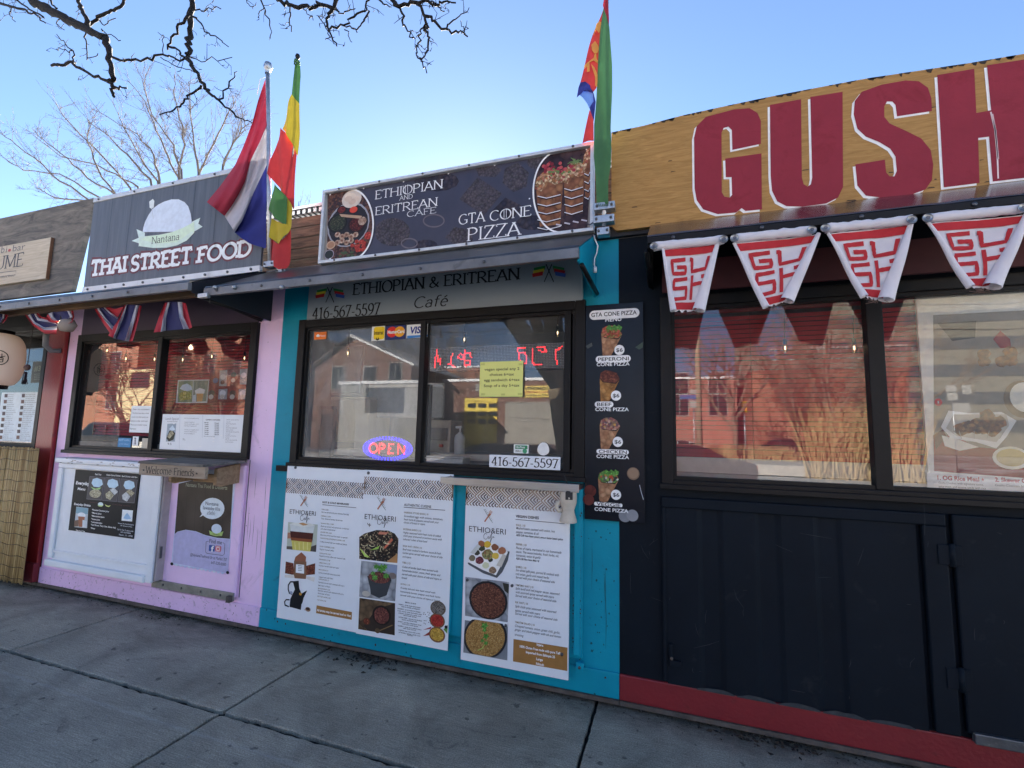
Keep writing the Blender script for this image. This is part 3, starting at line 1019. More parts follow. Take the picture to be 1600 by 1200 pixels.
# hatch behind the vegan menu, with its rim
hx0, hx1 = F(722, 900)[0] - .09, F(912, 900)[0]
hz0, hz1 = F(820, 1045)[1] - .0, F(850, 747)[1]
hz0 = F(913, 1028)[1]
m = MB(); m.bevbox(hx0, hx1, -.028, 0, hz0, hz1, TEAL, .01)
m.bevbox(hx1 - .05, hx1 - .008, -.05, -.028, hz0 + .02, hz1 - .02, TEAL, .01)
m.bevbox(hx0, hx0 + .045, -.05, -.028, hz0 + .02, hz1 - .02, TEAL, .01)
h2 = m.build('hatch', teal)
for zz in (hz0 + .2, hz0 + .78):
    m = MB(); m.tube([(hx0 - .012, -.04, zz - .05), (hx0 - .012, -.04, zz + .05)], .012, TEAL if zz < 1 else RUST, 10); m.build('hinge', h2)
m = MB(); m.bevbox(hx1 - .03, hx1 + .012, -.055, -.028, hz0 - .05, hz0 - .005, TEAL, .004); m.tube([(hx1 - .01, -.06, hz0 - .03), (hx1 - .01, -.054, hz0 - .03)], .008, SCREW); m.build('latch', h2)
m = MB(); m.bevbox(hx0 + .0, hx1 - .0, -.16, -.0, TWZ0 - .065, TWZ0 - .035, STEEL, .004); m.bevbox(hx0, hx1, -.165, -.158, TWZ0 - .075, TWZ0 - .03, STEEL, .002)
m.build('steel_counter', teal)
m = MB(); m.box(XT0 + .06, hx0 - .01, -.02, 0, TWZ0 - .07, TWZ0 - .03, BLACK); m.build('window_sill', teal)
m = MB(); cm = pmat('rust_chip', (.05, .03, .02), .9, .4, 30); cd = pmat('teal_chip_dark', (.005, .10, .12), .9, .3, 30)
def chip(x, z, s, y, mat):
    a0 = rnd.random() * 6
    m.poly([(x + s * rnd.uniform(.5, 1.2) * cos(a0 + k * 1.05), z + s * rnd.uniform(.5, 1.5) * sin(a0 + k * 1.05)) for k in range(6)], y, mat)
for k in range(36):
    chip(rnd.choice((hx1 - .008, hx1 - .05)) + rnd.gauss(0, .002), rnd.uniform(hz0, hz1 - .1), rnd.uniform(.0015, .005), -.0505, cm if k % 3 else cd)
for k in range(30):
    chip(hx1 + .02 + rnd.random() * .16, .26 + rnd.random() ** 2 * .8, rnd.uniform(.002, .007), -.0006, cd)
    chip(rnd.uniform(XT0 + .02, XT1 - .02), .04 + rnd.random() ** 2 * .13, rnd.uniform(.002, .008), -.0126, cd if k % 3 else cm)
for k in range(4):   # thin dirty runs
    x, z = rnd.uniform(hx1 + .02, XT1 - .03), rnd.uniform(.5, .95); l = rnd.uniform(.08, .3)
    m.stroke([(x, z), (x + .002, z - l * .5), (x + rnd.gauss(0, .003), z - l)], [.001, .004, .001], -.0008, cd)
m.build('paint_wear', teal)
m = MB(); cp = pmat('lavender_chip', (.20, .13, .20), .9, .3, 30)
for k in range(70):
    chip(rnd.uniform(XP0 + .02, XP1 - .02), .045 + rnd.random() ** 2.2 * .13, rnd.uniform(.0015, .006), -.0126, cp)
for k in range(24):
    chip(rnd.choice((rnd.uniform(-3.03, -2.84), rnd.uniform(-5.37, -5.26))), rnd.uniform(.2, 2.4), rnd.uniform(.0015, .004), -.0006, cp)
for k in range(7):
    x, z = rnd.uniform(-3.03, -2.84), rnd.uniform(.6, 1.3); l = rnd.uniform(.08, .3)
    m.stroke([(x, z), (x + .002, z - l * .5), (x + rnd.gauss(0, .003), z - l)], [.001, .004, .001], -.0008, cp)
m.build('paint_wear', pink)
# beam and old siding between the two roof signs
m = MB()
wsid = wood_mat('weathered_siding', (.05, .035, .025), (.22, .15, .10), (1, 10, 10))
for k in range(6):
    m.bevbox(-3.7, XT1, .28 + rnd.uniform(-.006, .006), .32, 2.7 + k * .095, 2.785 + k * .095, wsid, .004)
m.build('wood_siding', teal)
m = MB()
for k in range(60):
    m.box(-3.7 + k * .057, -3.7 + k * .057 + .03, .25, 1.5, 3.275, 3.315 , GALV)
m.box(-3.7, XT1, .24, 1.5, 3.315, 3.34, GALV)
m.build('corrugated_roof', teal)

# --- blue-black stall
XG0, XG1 = -.297, 3.4
gush = thing('food_stall', 'blue black container food stall with dark red rail and red blinds in its window', 'stall', ((XG0 + XG1) / 2, 0, 0), 'container food stalls in a row')
shell(gush, XG0, XG1, -.055, 2.9, 1.205, 2.235, NAVY, RED, DARKINT, .172)
window(gush, -.055, 2.9, 1.205, 2.235, [F(1371, 610)[0]], fw=.05, mw=.07)
# framed lower panel, slightly ribbed
px0, px1 = F(1034, 800)[0], F(1478, 900)[0]
pz1 = F(1200, 785)[1]; pz0 = .172
m = MB()
n = 120
pr = []
for i in range(n + 1):
    u = i / n
    x = px0 + .02 + (px1 - px0 - .13) * u
    d = 0
    for c, w in ((.20, .035), (.445, .035), (.68, .035)):
        if abs(u - c) < w: d = .014
        elif abs(u - c) < w + .02: d = .014 * (1 - (abs(u - c) - w) / .02)
    pr.append((x, -.022 + d))
m.add([(x, y, pz0 + .004) for x, y in pr] + [(x, y, pz1 - .05) for x, y in pr], [(i, i + 1, n + 2 + i, n + 1 + i) for i in range(n)], NAVY)
m.build('ribbed_panel', gush)
m = MB()
m.bevbox(px0 - .0, px1, -.035, 0, pz1 - .055, pz1, NAVY, .006)
m.bevbox(px0 - .0, px0 + .02, -.032, 0, pz0 + .02, pz1 - .056, NAVY, .006)
m.bevbox(px1 - .09, px1, -.035, 0, pz0 + .01, pz1 - .056, NAVY, .006)
pf = m.build('panel_frame', gush)
for zz in (pz0 + .25, pz1 - .18):
    m = MB(); m.tube([(px1 + .012, -.038, zz - .05), (px1 + .012, -.038, zz + .05)], .012, NAVY, 10); m.bevbox(px1 - .04, px1 + .05, -.041, -.034, zz - .045, zz + .045, NAVY, .003); m.build('hinge', pf)
m = MB(); m.bevbox(px0 + .03, px0 + .05, -.038, -.02, .28, .38, NAVY, .003); m.bevbox(px0 + .03, px0 + .09, -.039, -.021, .27, .30, NAVY, .003)
m.tube([(px0 + .042, -.043, .31), (px0 + .042, -.037, .31)], .008, RUST); m.build('corner_bracket', pf)
m = MB(); m.bevbox(px1 + .024, 3.38, -.032, 0, .2, pz1, NAVY, .008); m.build('hatch', gush)
m = MB(); m.bevbox(px1 + .04, 3.38, -.05, -.02, .17, .215, pmat('worn_dark_steel', (.12, .13, .14), .4, .3, 14, .2, 40, metal=.6, dirt=(.5, .5, .5), dirt_amt=.6, dirt_scale=12, dirt_thr=.6), .004); m.build('kick_strip', gush)
m = MB()
dm = pmat('dust_smear', (.035, .04, .045), .9, .3, 30)
for k in range(5):
    cx = px0 + .25 + k * .185
    m.poly([(cx - .09, .172)] + [(cx + .09 * sin(-pi / 2 + pi * i / 8), .172 + .02 * cos(-pi / 2 + pi * i / 8) * rnd.uniform(.7, 1.2)) for i in range(1, 8)] + [(cx + .09, .172)], -.0235 - .001 * (k % 2), dm)
m.build('dust', gush)
m = MB(); sc_ = pmat('scratch_grey', (.035, .04, .046), .9, .3, 30)
for k in range(34):
    x, z, a, l = rnd.uniform(-.25, 1.5), rnd.uniform(.22, 1.15), rnd.choice((1.2, 1.5, 1.8, .2, 2.9)) + rnd.gauss(0, .2), rnd.expovariate(24) + .010
    yy = -.0262 if px0 + .03 < x < px1 - .1 else (-.0366 if px0 < x < px1 + .02 else (-.0332 if x > px1 else -.001))
    m.stroke([(x, z), (x + l * .5 * cos(a) + rnd.gauss(0, .004), z + l * .5 * sin(a)), (x + l * cos(a), z + l * sin(a))], [.0012, .0022, .0008], yy, sc_)
m.build('scratches', gush)

# --- dark stall at the left edge
XL0, XL1 = -8.4, -5.39
left = thing('food_stall', 'dark container food stall with red corner post and bamboo screen at its foot', 'stall', ((XL0 + XL1) / 2, 0, 0), 'container food stalls in a row')
shell(left, XL0, XL1, -8.2, -5.66, 1.22, 2.4, BLACK, RED, DARKINT)
window(left, -8.2, -5.66, 1.22, 2.4, [-6.9], fw=.05)
m = MB(); m.bevbox(-5.635, -5.39, -.035, 0, .18, 2.62, REDPOST, .008); m.build('corner_post', left)
m = MB(); m.bevbox(-5.645, -5.386, -.055, -.013, ZB + .01, .215, RED, .006); m.build('post_base', left)
m = MB(); m.tube([P3(72, 522, -.2), P3(71, 540, -.16), P3(80, 548, -.1), P3(95, 548, -.04)], .022, pmat('grey_hose', (.2, .21, .22), .5, .1), 10); m.build('hose', left)

# the street's other half of the row, beyond the frame, is left out

# ------------------------------------------------------------------ awnings
AWN = pmat('weathered_black_sheet', (.035, .037, .042), .28, .35, 3, .2, 20, spec=.6, stretch=(1, 4, 4), dirt=(.28, .29, .30), dirt_amt=.55, dirt_scale=2.5, dirt_thr=.56)
AWNF = pmat('awning_edge_metal', (.15, .155, .165), .42, .3, 4, .2, 30, metal=.3, dirt=(.02, .02, .022), dirt_amt=.6, dirt_scale=6, dirt_thr=.58)
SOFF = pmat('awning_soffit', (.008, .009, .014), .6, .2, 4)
def awning(name, label, x0, x1, zb, zf, yf, fh, left_end, right_end, sheet=AWN, edge=AWNF, endz=2.28):
    root = thing(name, label, 'awning', ((x0 + x1) / 2, 0, zf), 'sheet metal awnings over the windows')
    m = MB()
    n = 40
    # folded sheet: top, rolled front edge, underside
    prof = [(-.002, zb), (yf + .03, zf + .008), (yf + .006, zf + .002), (yf, zf - .008)]
    vs, fs = [], []
    for i in range(n + 1):
        x = x0 + (x1 - x0) * i / n
        for (y, z) in prof:
            vs.append((x, y, z + rnd.gauss(0, .0012)))
    k = len(prof)
    for i in range(n):
        for j in range(k - 1):
            fs.append((i * k + j, i * k + j + 1, (i + 1) * k + j + 1, (i + 1) * k + j))
    m.add(vs, fs, sheet, True)
    m.build('top_sheet', root)
    m = MB(); m.bevbox(x0, x1, yf - .006, yf + .022, zf - .01 - fh, zf - .012, edge, .003)
    fb = m.build('front_edge', root)
    for i in range(int((min(x1, 1.8) - max(x0, -6.4)) / .38)):
        x = max(x0, -6.4) + .12 + i * .38
        pin('screw', fb, (x, yf - .012, zf - .012 - fh * .45), (x, yf - .005, zf - .012 - fh * .45), .009, SCREW)
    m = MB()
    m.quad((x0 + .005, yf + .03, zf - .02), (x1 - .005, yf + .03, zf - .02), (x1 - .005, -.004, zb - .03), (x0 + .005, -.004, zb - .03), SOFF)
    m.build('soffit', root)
    for (x, mat, on, s) in ((x0, left_end, 'left', 1), (x1, right_end, 'right', -1)):
        if mat is None:
            continue
        m = MB()
        pr = [(yf + .024, zf - .02 - fh), (yf + .024, zf - .002), (-.004, zb - .012), (-.004, endz)]
        a = [(x, y, z) for y, z in pr]; b = [(x + s * .012, y, z) for y, z in pr]
        m.add(a + b, [(0, 1, 2, 3), (7, 6, 5, 4), (0, 4, 5, 1), (1, 5, 6, 2), (2, 6, 7, 3), (3, 7, 4, 0)], mat)
        m.build('end_panel', root)
        m = MB()
        m.tube([(x - s * .006, yf + .05, zf - .03 - fh), (x - s * .006, -.01, endz + .02)], .014, BLACK, 6)
        m.build('prop_arm', root)
    return root
awn_t = awning('awning', 'grey black sheet awning over the teal stall window', -2.95, -.43, 2.685, 2.385, -.55, .055, pmat('awning_inner_blue', (.012, .02, .032), .5, .2), TEAL)
awn_p = awning('awning', 'long grey sheet awning over the lavender stall hung with striped pennants', -8.6, -3.03, 2.70, 2.42, -.6, .055, None, SOFF)
awn_g = awning('awning', 'dark awning over the blue black stall carrying red and white banners', -.11, 3.5, 2.70, 2.435, -.46, .035,
               BLACK, None, pmat('brown_glossy_awning', (.07, .055, .055), .16, .25, 3, .1, 12, spec=.6), BLACK, 2.3)
# bracket at the left front corner of the teal awning
for px in (331, 361, 435):
    pin('bolt', awn_t, P3(px + 5, 449, -.57), P3(px + 5, 449, -.556), .014, GALV, 10)
m = MB()
m.bevbox(-2.985, -2.9, -.57, -.54, 2.305, 2.335, GALV, .004)
m.build('end_bracket', awn_t)
# timber rail under the lavender awning
m = MB(); m.bevbox(-8.5, -3.08, -.44, -.40, 2.37, 2.44, wood_mat('brown_timber', (.07, .035, .015), (.22, .12, .05), (.8, 10, 10)), .004); rail_o = m.build('timber_rail', awn_p)
# valance behind the banners
m = MB(); m.box(-.05, 3.3, -.1, -.08, 2.25, 2.42, pmat('dark_red_valance', (.06, .008, .012), .7, .2)); m.build('inner_valance', awn_g)
# dark beam on top of the stalls under the roof signs
m = MB(); m.bevbox(-.58, 3.4, -.03, .1, 2.632, 2.70, SOFF, .004); beam = m.build('roof_beam', gush)

# ------------------------------------------------------------------ roof signs
ALU = pmat('pale_aluminium', (.62, .64, .66), .45, .1, 20, metal=.35)
# food cafe banner
x0, x1, z0, z1 = rectF((503, 298), (926, 225), (930.6, 361), (501.7, 412.7), -.06)
sg = thing('shop_sign', 'long dark cafe banner with food photographs above the teal stall', 'sign', ((x0 + x1) / 2, -.04, z0), 'roof signs of the stalls')
m = MB()
fw = .022
m.bevbox(x0, x1, -.075, -.03, z1 - fw, z1, ALU, .003)
m.bevbox(x0, x1, -.075, -.03, z0, z0 + fw, ALU, .003)
m.bevbox(x0, x0 + fw, -.075, -.03, z0 + fw, z1 - fw, ALU, .003)
m.bevbox(x1 - fw, x1, -.075, -.03, z0 + fw, z1 - fw, ALU, .003)
fr = m.build('frame', sg)
for k in range(6):
    for z in (z0 + .011, z1 - .011):
        pin('screw', fr, (x0 + .15 + k * .35, -.080, z), (x0 + .15 + k * .35, -.074, z), .008, SCREW)
def ZM(ox, oy, s):
    return lambda x, y: (ox + x / s, oy + y / s)
F_MIX = food('food_mixed_plate', [rgb(70, 40, 40), rgb(150, 60, 50), rgb(40, 45, 45), rgb(190, 150, 120), rgb(90, 60, 60), rgb(200, 90, 70)], 90)
F_DARK = food('food_dark_backdrop', [rgb(45, 45, 62), rgb(60, 58, 70), rgb(78, 68, 74), rgb(50, 50, 64)], 40)
F_DARK2 = food('food_dim_pictures', [rgb(66, 62, 72), rgb(86, 80, 88), rgb(74, 66, 74), rgb(98, 90, 94), rgb(70, 68, 70)], 70)
F_DUMP = food('food_rolls', [rgb(190, 160, 140), rgb(160, 125, 105), rgb(210, 185, 165)], 60)
F_RED = food('food_red_cubes', [rgb(190, 70, 60), rgb(160, 45, 45), rgb(215, 100, 80)], 110)
F_PIZ = food('food_cone_pizza', [rgb(150, 100, 70), rgb(125, 80, 58), rgb(175, 125, 85)], 30)
F_TOP = food('food_cheese_topping', [rgb(205, 165, 120), rgb(150, 60, 60), rgb(225, 200, 160), rgb(120, 90, 60), rgb(190, 120, 80)], 70)
z7 = ZM(490, 210, 3.404)
m = MB()
A = Art(m, -.045)
m.box(x0 + fw, x1 - fw, -.043, -.03, z0 + fw, z1 - fw, pmat('sign_backing', (.30, .28, .26), .7, .1, 5))
bnr = pmat('banner_navy_print', rgb(58, 57, 72, 1.1), .35, .16, 5, .06, 6)
A.poly([z7(78, 300), z7(1478, 62), z7(1456, 512), z7(72, 672)], bnr, 1)
# dim pictures scattered over the banner
def dim(cx, cy, r, sq=1.0, n=4, a0=0, mat=F_DARK2, l=2):
    A.poly([z7(cx + r * cos(radians(a0 + k * 360 / n)), cy - r * sq * sin(radians(a0 + k * 360 / n))) for k in range(n)], mat, l)
dim(890, 330, 115, .9, 4, 8)
dim(420, 520, 95, .8, 14, 0, F_DARK2)
dim(1075, 230, 75, 1.05, 6, 20, F_DARK2)
dim(1035, 395, 85, .7, 4, 10, F_DARK)
dim(655, 250, 120, .45, 12, 0, F_DARK)
dim(930, 195, 75, .5, 5, 10, F_DARK2)
dim(1190, 150, 55, .7, 12, 0, F_DARK2)
dim(1160, 470, 80, .5, 14, 0, F_DARK)
dim(780, 545, 80, .7, 5, 40, F_DARK2)
dim(600, 590, 60, .5, 14, 0, F_DARK)
for (cx, cy, r) in ((510, 580, 42), (640, 460, 55)):
    A.line([z7(cx + r * cos(k * pi / 12), cy - r * .6 * sin(k * pi / 12)) for k in range(25)], 2.2, ink(105, 98, 104), 3)
# left picture: a half round plate
halfL = [z7(78, 300)] + [z7(205 + 115 * sin(t) * 1.0, 480 - 185 * cos(t)) for t in [pi * k / 20 for k in range(21)]] + [z7(72, 672)]
A.poly(halfL, food('food_spread', [rgb(60, 50, 56), rgb(95, 62, 58), rgb(120, 82, 68), rgb(50, 52, 52), rgb(80, 48, 46)], 60), 3)
def D(x, y, r, mat, l=4, sq=1.0):
    A.disc(z7(x, y), r / 3.404, mat, l, r * sq / 3.404)
D(185, 480, 112, ink(150, 150, 158), 4, 1.05); D(186, 482, 104, ink(42, 40, 46), 5, 1.05)
D(205, 345, 52, ink(205, 190, 178), 6, .9)
for k in range(5):
    D(188 + 20 * (k % 3), 330 + 15 * (k // 2), 20, ink(222 - k * 6, 205 - k * 8, 188 - k * 8), 7 + k % 2, .75)
D(130, 475, 52, ink(30, 30, 32), 6, .95); D(130, 475, 42, food('food_greens', [rgb(60, 70, 50), rgb(40, 45, 40), rgb(95, 90, 70)], 140), 7, .95)
D(232, 478, 48, ink(40, 30, 32), 6); D(232, 478, 38, food('food_stew', [rgb(95, 40, 40), rgb(60, 30, 32), rgb(130, 60, 50)], 140), 7)
D(152, 403, 26, ink(35, 28, 30), 6, .85); D(152, 403, 20, food('food_red_sauce', [rgb(130, 50, 50), rgb(90, 40, 40)], 120), 7, .8)
D(215, 402, 26, ink(35, 28, 30), 6, .85); D(215, 402, 21, ink(200, 70, 55), 7, .8)
A.poly([z7(140, 425), z7(260, 435), z7(255, 450), z7(150, 440)], ink(175, 145, 120), 7)
for k in range(9):
    D(130 + (k % 5) * 24, 535 + (k // 5) * 32 + (k % 2) * 10, 15, F_DUMP, 7, .95); D(130 + (k % 5) * 24, 535 + (k // 5) * 32 + (k % 2) * 10, 6, ink(120, 80, 66), 8)
for k in range(14):
    D(240 + rnd.uniform(-32, 32), 595 + rnd.uniform(-28, 28), 11, F_RED, 7, .9)
D(95, 590, 24, ink(185, 155, 130), 7, .9); D(95, 590, 18, ink(160, 120, 95), 8, .9)
D(262, 462, 22, F_DUMP, 7); D(292, 540, 20, F_RED, 7)
for k in range(12):
    D(150 + rnd.uniform(-20, 60), 640 + rnd.uniform(-14, 14), 8, ink(70, 85, 60), 7, .7)
D(85, 640, 26, ink(150, 140, 150), 6); D(85, 640, 22, ink(45, 50, 50), 7)
A.line([z7(205 + 115 * sin(t), 480 - 185 * cos(t)) for t in [pi * k / 28 for k in range(29)]], 2.6, ink(238, 238, 240), 9)
# right picture: cone pizzas in wire holders
halfR = [z7(1478, 62), z7(1456, 512), z7(1320, 522)] + [z7(1310 - 140 * sin(t), 308 - 0 + 215 * cos(t)) for t in [pi * k / 20 for k in range(1, 20)]] + [z7(1322, 92)]
A.poly(halfR, food('food_dark_table', [rgb(52, 40, 48), rgb(66, 50, 56), rgb(84, 62, 62)], 22), 3)
for (cx, top, w, bot) in ((1255, 230, 150, 480), (1385, 190, 120, 420), (1470, 110, 70, 330)):
    A.poly([z7(cx - w / 2, top + 20), z7(min(cx + w / 2, 1474), top - 5), z7(min(cx + w * .38, 1472), bot), z7(cx - w * .34, bot + 12)], F_PIZ, 4)
    A.poly([z7(cx - w / 2 - 4, top + 62), z7(cx - w * .45, top + 5), z7(cx - w * .2, top - 30), z7(cx + w * .15, top - 46), z7(min(cx + w * .5, 1474), top - 28), z7(min(cx + w * .5, 1473), top + 22), z7(cx + w * .2, top + 40), z7(cx - w * .1, top + 20), z7(cx - w * .28, top + 75)], F_TOP, 5)
    for k in range(5):
        yy = top + 100 + k * 42
        if yy < bot + 30:
            A.line([z7(cx - w * .42, yy), z7(cx - w * .1, yy + 11), z7(min(cx + w * .40, 1472), yy - 8)], 1.2, ink(215, 215, 220), 6)
            A.line([z7(cx - w * .42, yy + 6), z7(cx - w * .1, yy + 17), z7(min(cx + w * .40, 1472), yy - 2)], 1.5, ink(40, 30, 34), 6)
for k in range(26):
    D(1290 + rnd.gauss(0, 45), 180 + rnd.gauss(0, 14), 9, [ink(150, 50, 66), ink(175, 80, 80), ink(120, 40, 50)][k % 3], 6)
for k in range(22):
    A.line([z7(1390 + rnd.gauss(0, 18), 150 + rnd.gauss(0, 10)), z7(1390 + rnd.gauss(0, 22), 146 + rnd.gauss(0, 10))], .9, ink(105, 130, 80), 7)
for k in range(12):
    D(1290 + rnd.gauss(0, 30), 205 + rnd.gauss(0, 12), 6, ink(95, 120, 70), 7)
for k in range(4):
    A.line([z7(1290 + k * 45, 480 - k * 8), z7(1320 + k * 45, 486 - k * 8)], 2.2, ink(185, 180, 190), 6)
A.line([z7(1310 - 140 * sin(t), 308 + 215 * cos(t)) for t in [pi * (.0 + k / 28 * .98) for k in range(29)]], 2.6, ink(238, 238, 240), 9)
# lettering with tall first and last letters, spoked O
W = WHITE_INK
A.serif('ETHIOPIAN', z7(330, 342), z7(690, 294), 42 / 3.404 * 1.05, W, 9, thick=.13, thin=.045, foot=.05)
m2 = F(*z7(494, 330), -.045)
A.line([z7(491, 272), z7(491, 316)], .8, W, 9); A.line([z7(503, 270), z7(503, 313)], .8, W, 9); A.line([z7(480, 276), z7(480, 312)], .8, W, 9)
A.serif('AND', z7(460, 352), z7(530, 344), 22 / 3.404, W, 9, thick=.12, thin=.05, foot=.04)
A.serif('ERITREAN', z7(330, 428), z7(662, 386), 42 / 3.404, W, 9, thick=.13, thin=.045, foot=.05)
A.serif('CAFE', z7(500, 438), z7(655, 424), 30 / 3.404, W, 9, thick=.12, thin=.045, foot=.05)
A.serif('GTA', z7(775, 486), z7(912, 462), 52 / 3.404, W, 9, thick=.12, thin=.045, foot=.05)
A.serif('CONE', z7(940, 462), z7(1160, 436), 52 / 3.404, W, 9, thick=.12, thin=.045, foot=.05)
for dx in (-9, 3):
    A.line([z7(1024 + dx, 402), z7(1024 + dx, 446)], .8, W, 9)
A.serif('PIZZA', z7(818, 568), z7(1100, 536), 66 / 3.404, W, 9, thick=.13, thin=.045, foot=.05)
for (x, y) in ((270, 290), (720, 212), (965, 168), (1452, 84), (92, 323), (445, 628), (990, 563), (1150, 345), (92, 663), (482, 255)):
    D(x, y, 4, ink(225, 225, 230), 10)
m.build('banner', sg)
# loop of wire at the banner corner
m = MB()
m.tube([P3(*z7(1455 + 30 - 30 * cos(t * .35), 470 + 45 * sin(t * .35) - 10 * t), -.09) for t in range(9)], .004, SCREW, 5)
m.build('wire_loop', sg)

# thai street food sign
x0, x1, z0, z1 = rectF((151.6, 314.5), (412, 251), (414, 425), (125.6, 455), -.05)
sg = thing('shop_sign', 'tall charcoal street food sign with ribbon emblem above the lavender stall', 'sign', ((x0 + x1) / 2, -.04, z0), 'roof signs of the stalls')
zt_ = ZM(0, 300, 5.333)
def charcoal():
    m, nt, b = base_mat('charcoal_plank_print')
    N, L = nt.nodes, nt.links
    tc = N.new('ShaderNodeTexCoord')
    mp = N.new('ShaderNodeMapping')
    mp.inputs['Scale'].default_value = (9, 1, .6)
    L.new(tc.outputs['Object'], mp.inputs['Vector'])
    n = N.new('ShaderNodeTexNoise')
    n.inputs['Scale'].default_value = 2.2
    n.inputs['Detail'].default_value = 9
    n.inputs['Roughness'].default_value = .7
    L.new(mp.outputs[0], n.inputs['Vector'])
    rp = N.new('ShaderNodeValToRGB')
    rp.color_ramp.elements[0].position = .35
    rp.color_ramp.elements[1].position = .75
    rp.color_ramp.elements[0].color = rgb(76, 80, 86, 1.1) + (1,)
    rp.color_ramp.elements[1].color = rgb(100, 105, 112, 1.1) + (1,)
    L.new(n.outputs['Fac'], rp.inputs[0])
    L.new(rp.outputs[0], b.inputs['Base Color'])
    b.inputs['Roughness'].default_value = .42
    return m
m = MB()
m.box(x0, x1, -.05, -.03, z0, z1, charcoal())
A = Art(m, -.05)
# plank lines of the print
for k in range(1, 8):
    x = x0 + (x1 - x0) * k / 8
    m.poly([(x, z0 + .3), (x + .006, z0 + .3), (x + .006, z1), (x, z1)], A.L(1), ink(70, 75, 82))
m.build('panel', sg)
m = MB()
m.bevbox(x0 - .004, x1 + .004, -.058, -.028, z1 - .03, z1 + .012, ALU, .003)
m.bevbox(x0 - .004, x1 + .004, -.058, -.028, z0 - .012, z0 + .045, pmat('white_edge_strip', (.72, .73, .75), .5, .08, 6, dirt=(.3, .3, .3), dirt_amt=.5), .003)
fr = m.build('edge_strip', sg)
for k in range(9):
    x = x0 + .08 + k * (x1 - x0 - .16) / 8
    pin('screw', fr, (x, -.066, z0 + .02), (x, -.058, z0 + .02), .011, SCREW)
    if k % 2 == 0: pin('screw', fr, (x, -.066, z1 - .012), (x, -.058, z1 - .012), .009, SCREW)
m = MB(); A = Art(m, -.05)
white = ink(206, 216, 228)
dome = [(1190, 335), (1195, 300), (1210, 250), (1240, 190), (1275, 140), (1320, 105), (1370, 80), (1430, 62), (1490, 62), (1540, 85), (1570, 120), (1590, 180), (1598, 240), (1598, 330)]
A.poly([zt_(*p) for p in dome], white, 2)
A.poly([zt_(1245, 80), zt_(1275, 58), zt_(1288, 75), zt_(1282, 130), zt_(1262, 140), zt_(1248, 130)], ink(216, 222, 220), 2)
A.line([zt_(1268, 138), zt_(1280, 225)], 1.2, ink(190, 198, 205), 3)
A.poly([zt_(1140, 310), zt_(1210, 340), zt_(1205, 430), zt_(1155, 455), zt_(1165, 430), zt_(1100, 408), zt_(1158, 382)], ink(205, 222, 215), 3)
A.poly([zt_(1600, 250), zt_(1672, 215), zt_(1655, 265), zt_(1690, 290), zt_(1640, 320), zt_(1600, 340)], ink(205, 222, 215), 3)
rib = [(1160, 372), (1230, 368), (1330, 358), (1440, 335), (1530, 300), (1622, 250), (1622, 340), (1560, 405), (1480, 445), (1390, 465), (1280, 468), (1160, 452)]
A.poly([zt_(*p) for p in rib], ink(205, 222, 208), 4)
A.poly([zt_(1180, 400)] + [zt_(*p) for p in rib[1:7]] + [zt_(1600, 330), zt_(1480, 420), zt_(1330, 430)], ink(208, 226, 200), 5)
A.serif('Nantana', zt_(1266, 436), zt_(1498, 396), 54 / 5.333, ink(58, 66, 62), 6, thick=.11, thin=.05, foot=.06)
m.build('emblem', sg)
m = MB(); A = Art(m, -.05)
y_of = lambda x: 700 - (x - 755) * .128
for grow, mat, l in ((.14, ink(110, 62, 66), 2), (.02, ink(225, 232, 240), 3)):
    for (w, xa, xb) in (('THAI', 757, 1050), ('STREET', 1090, 1590), ('FOOD', 1645, 2090)):
        A.serif(w, zt_(xa, y_of(xa)), zt_(xb, y_of(xb)), 118 / 5.333, mat, l, thick=.21, thin=.13, foot=.09, gap=.08, grow=grow)
m.build('lettering', sg)

# grey plywood fascia with a wood plaque
x0, x1, z0, z1 = rectF((0, 340), (150, 315), (115, 455), (0, 470), -.03)
x0 = -8.2
sg = thing('fascia_board', 'weathered grey plywood fascia at the left edge', 'board', (-6.8, -.03, z0), 'roof signs of the stalls')
ply = wood_mat('grey_plywood', (.055, .055, .058), (.26, .23, .19), (.7, 1, 3.5), .85, 3.2, .4)
m = MB()
m.prism([(x0, z0), (x1 - .085, z0), (x1 + .085, z1), (x0, z1)], -.05, -.01, ply)
m.build('plywood_sheet', sg)
zt2 = zt_
tl = F(*zt2(0, 436), -.08); tr = F(*zt2(435, 374), -.08); br = F(*zt2(365, 722), -.08)
px1 = (tr[0] + br[0]) / 2; px0 = px1 - 1.5
pz1 = tr[1]; pz0 = br[1]
plq = thing('wood_plaque', 'pale wooden name plaque screwed to the grey plywood fascia', 'plaque', (px1 - .7, -.06, pz0))
plw = wood_mat('pale_pine', (.42, .35, .25), (.62, .54, .42), (1, 1, 14), .7, 2.5, .12)
m = MB(); m.bevbox(px0, px1, -.08, -.052, pz0, pz1, plw, .004)
m.bevbox(px1 - .002, px1 + .006, -.078, -.053, pz0, pz1, wood_mat('plaque_edge', (.14, .06, .03), (.25, .12, .06)), .002)
m.build('plank', plq)
m = MB(); A = Art(m, -.08)
A.sans('i', zt2(48, 505), zt2(56, 504), 52 / 5.333, ink(92, 92, 96), 1)
A.sans('b', zt2(8, 510), zt2(36, 506), 56 / 5.333, ink(92, 92, 96), 1)
A.disc(zt2(80, 486), 12 / 5.333, ink(160, 70, 72), 1)
A.sans('bar', zt2(105, 495), zt2(208, 480), 52 / 5.333, ink(92, 92, 96), 1)
A.serif('UME', zt2(-40, 645), zt2(190, 620), 105 / 5.333, ink(52, 56, 66), 1, thick=.13, thin=.045, foot=.06)
A.line([zt2(0, 672), zt2(135, 657)], 1.0, ink(92, 92, 96), 1)
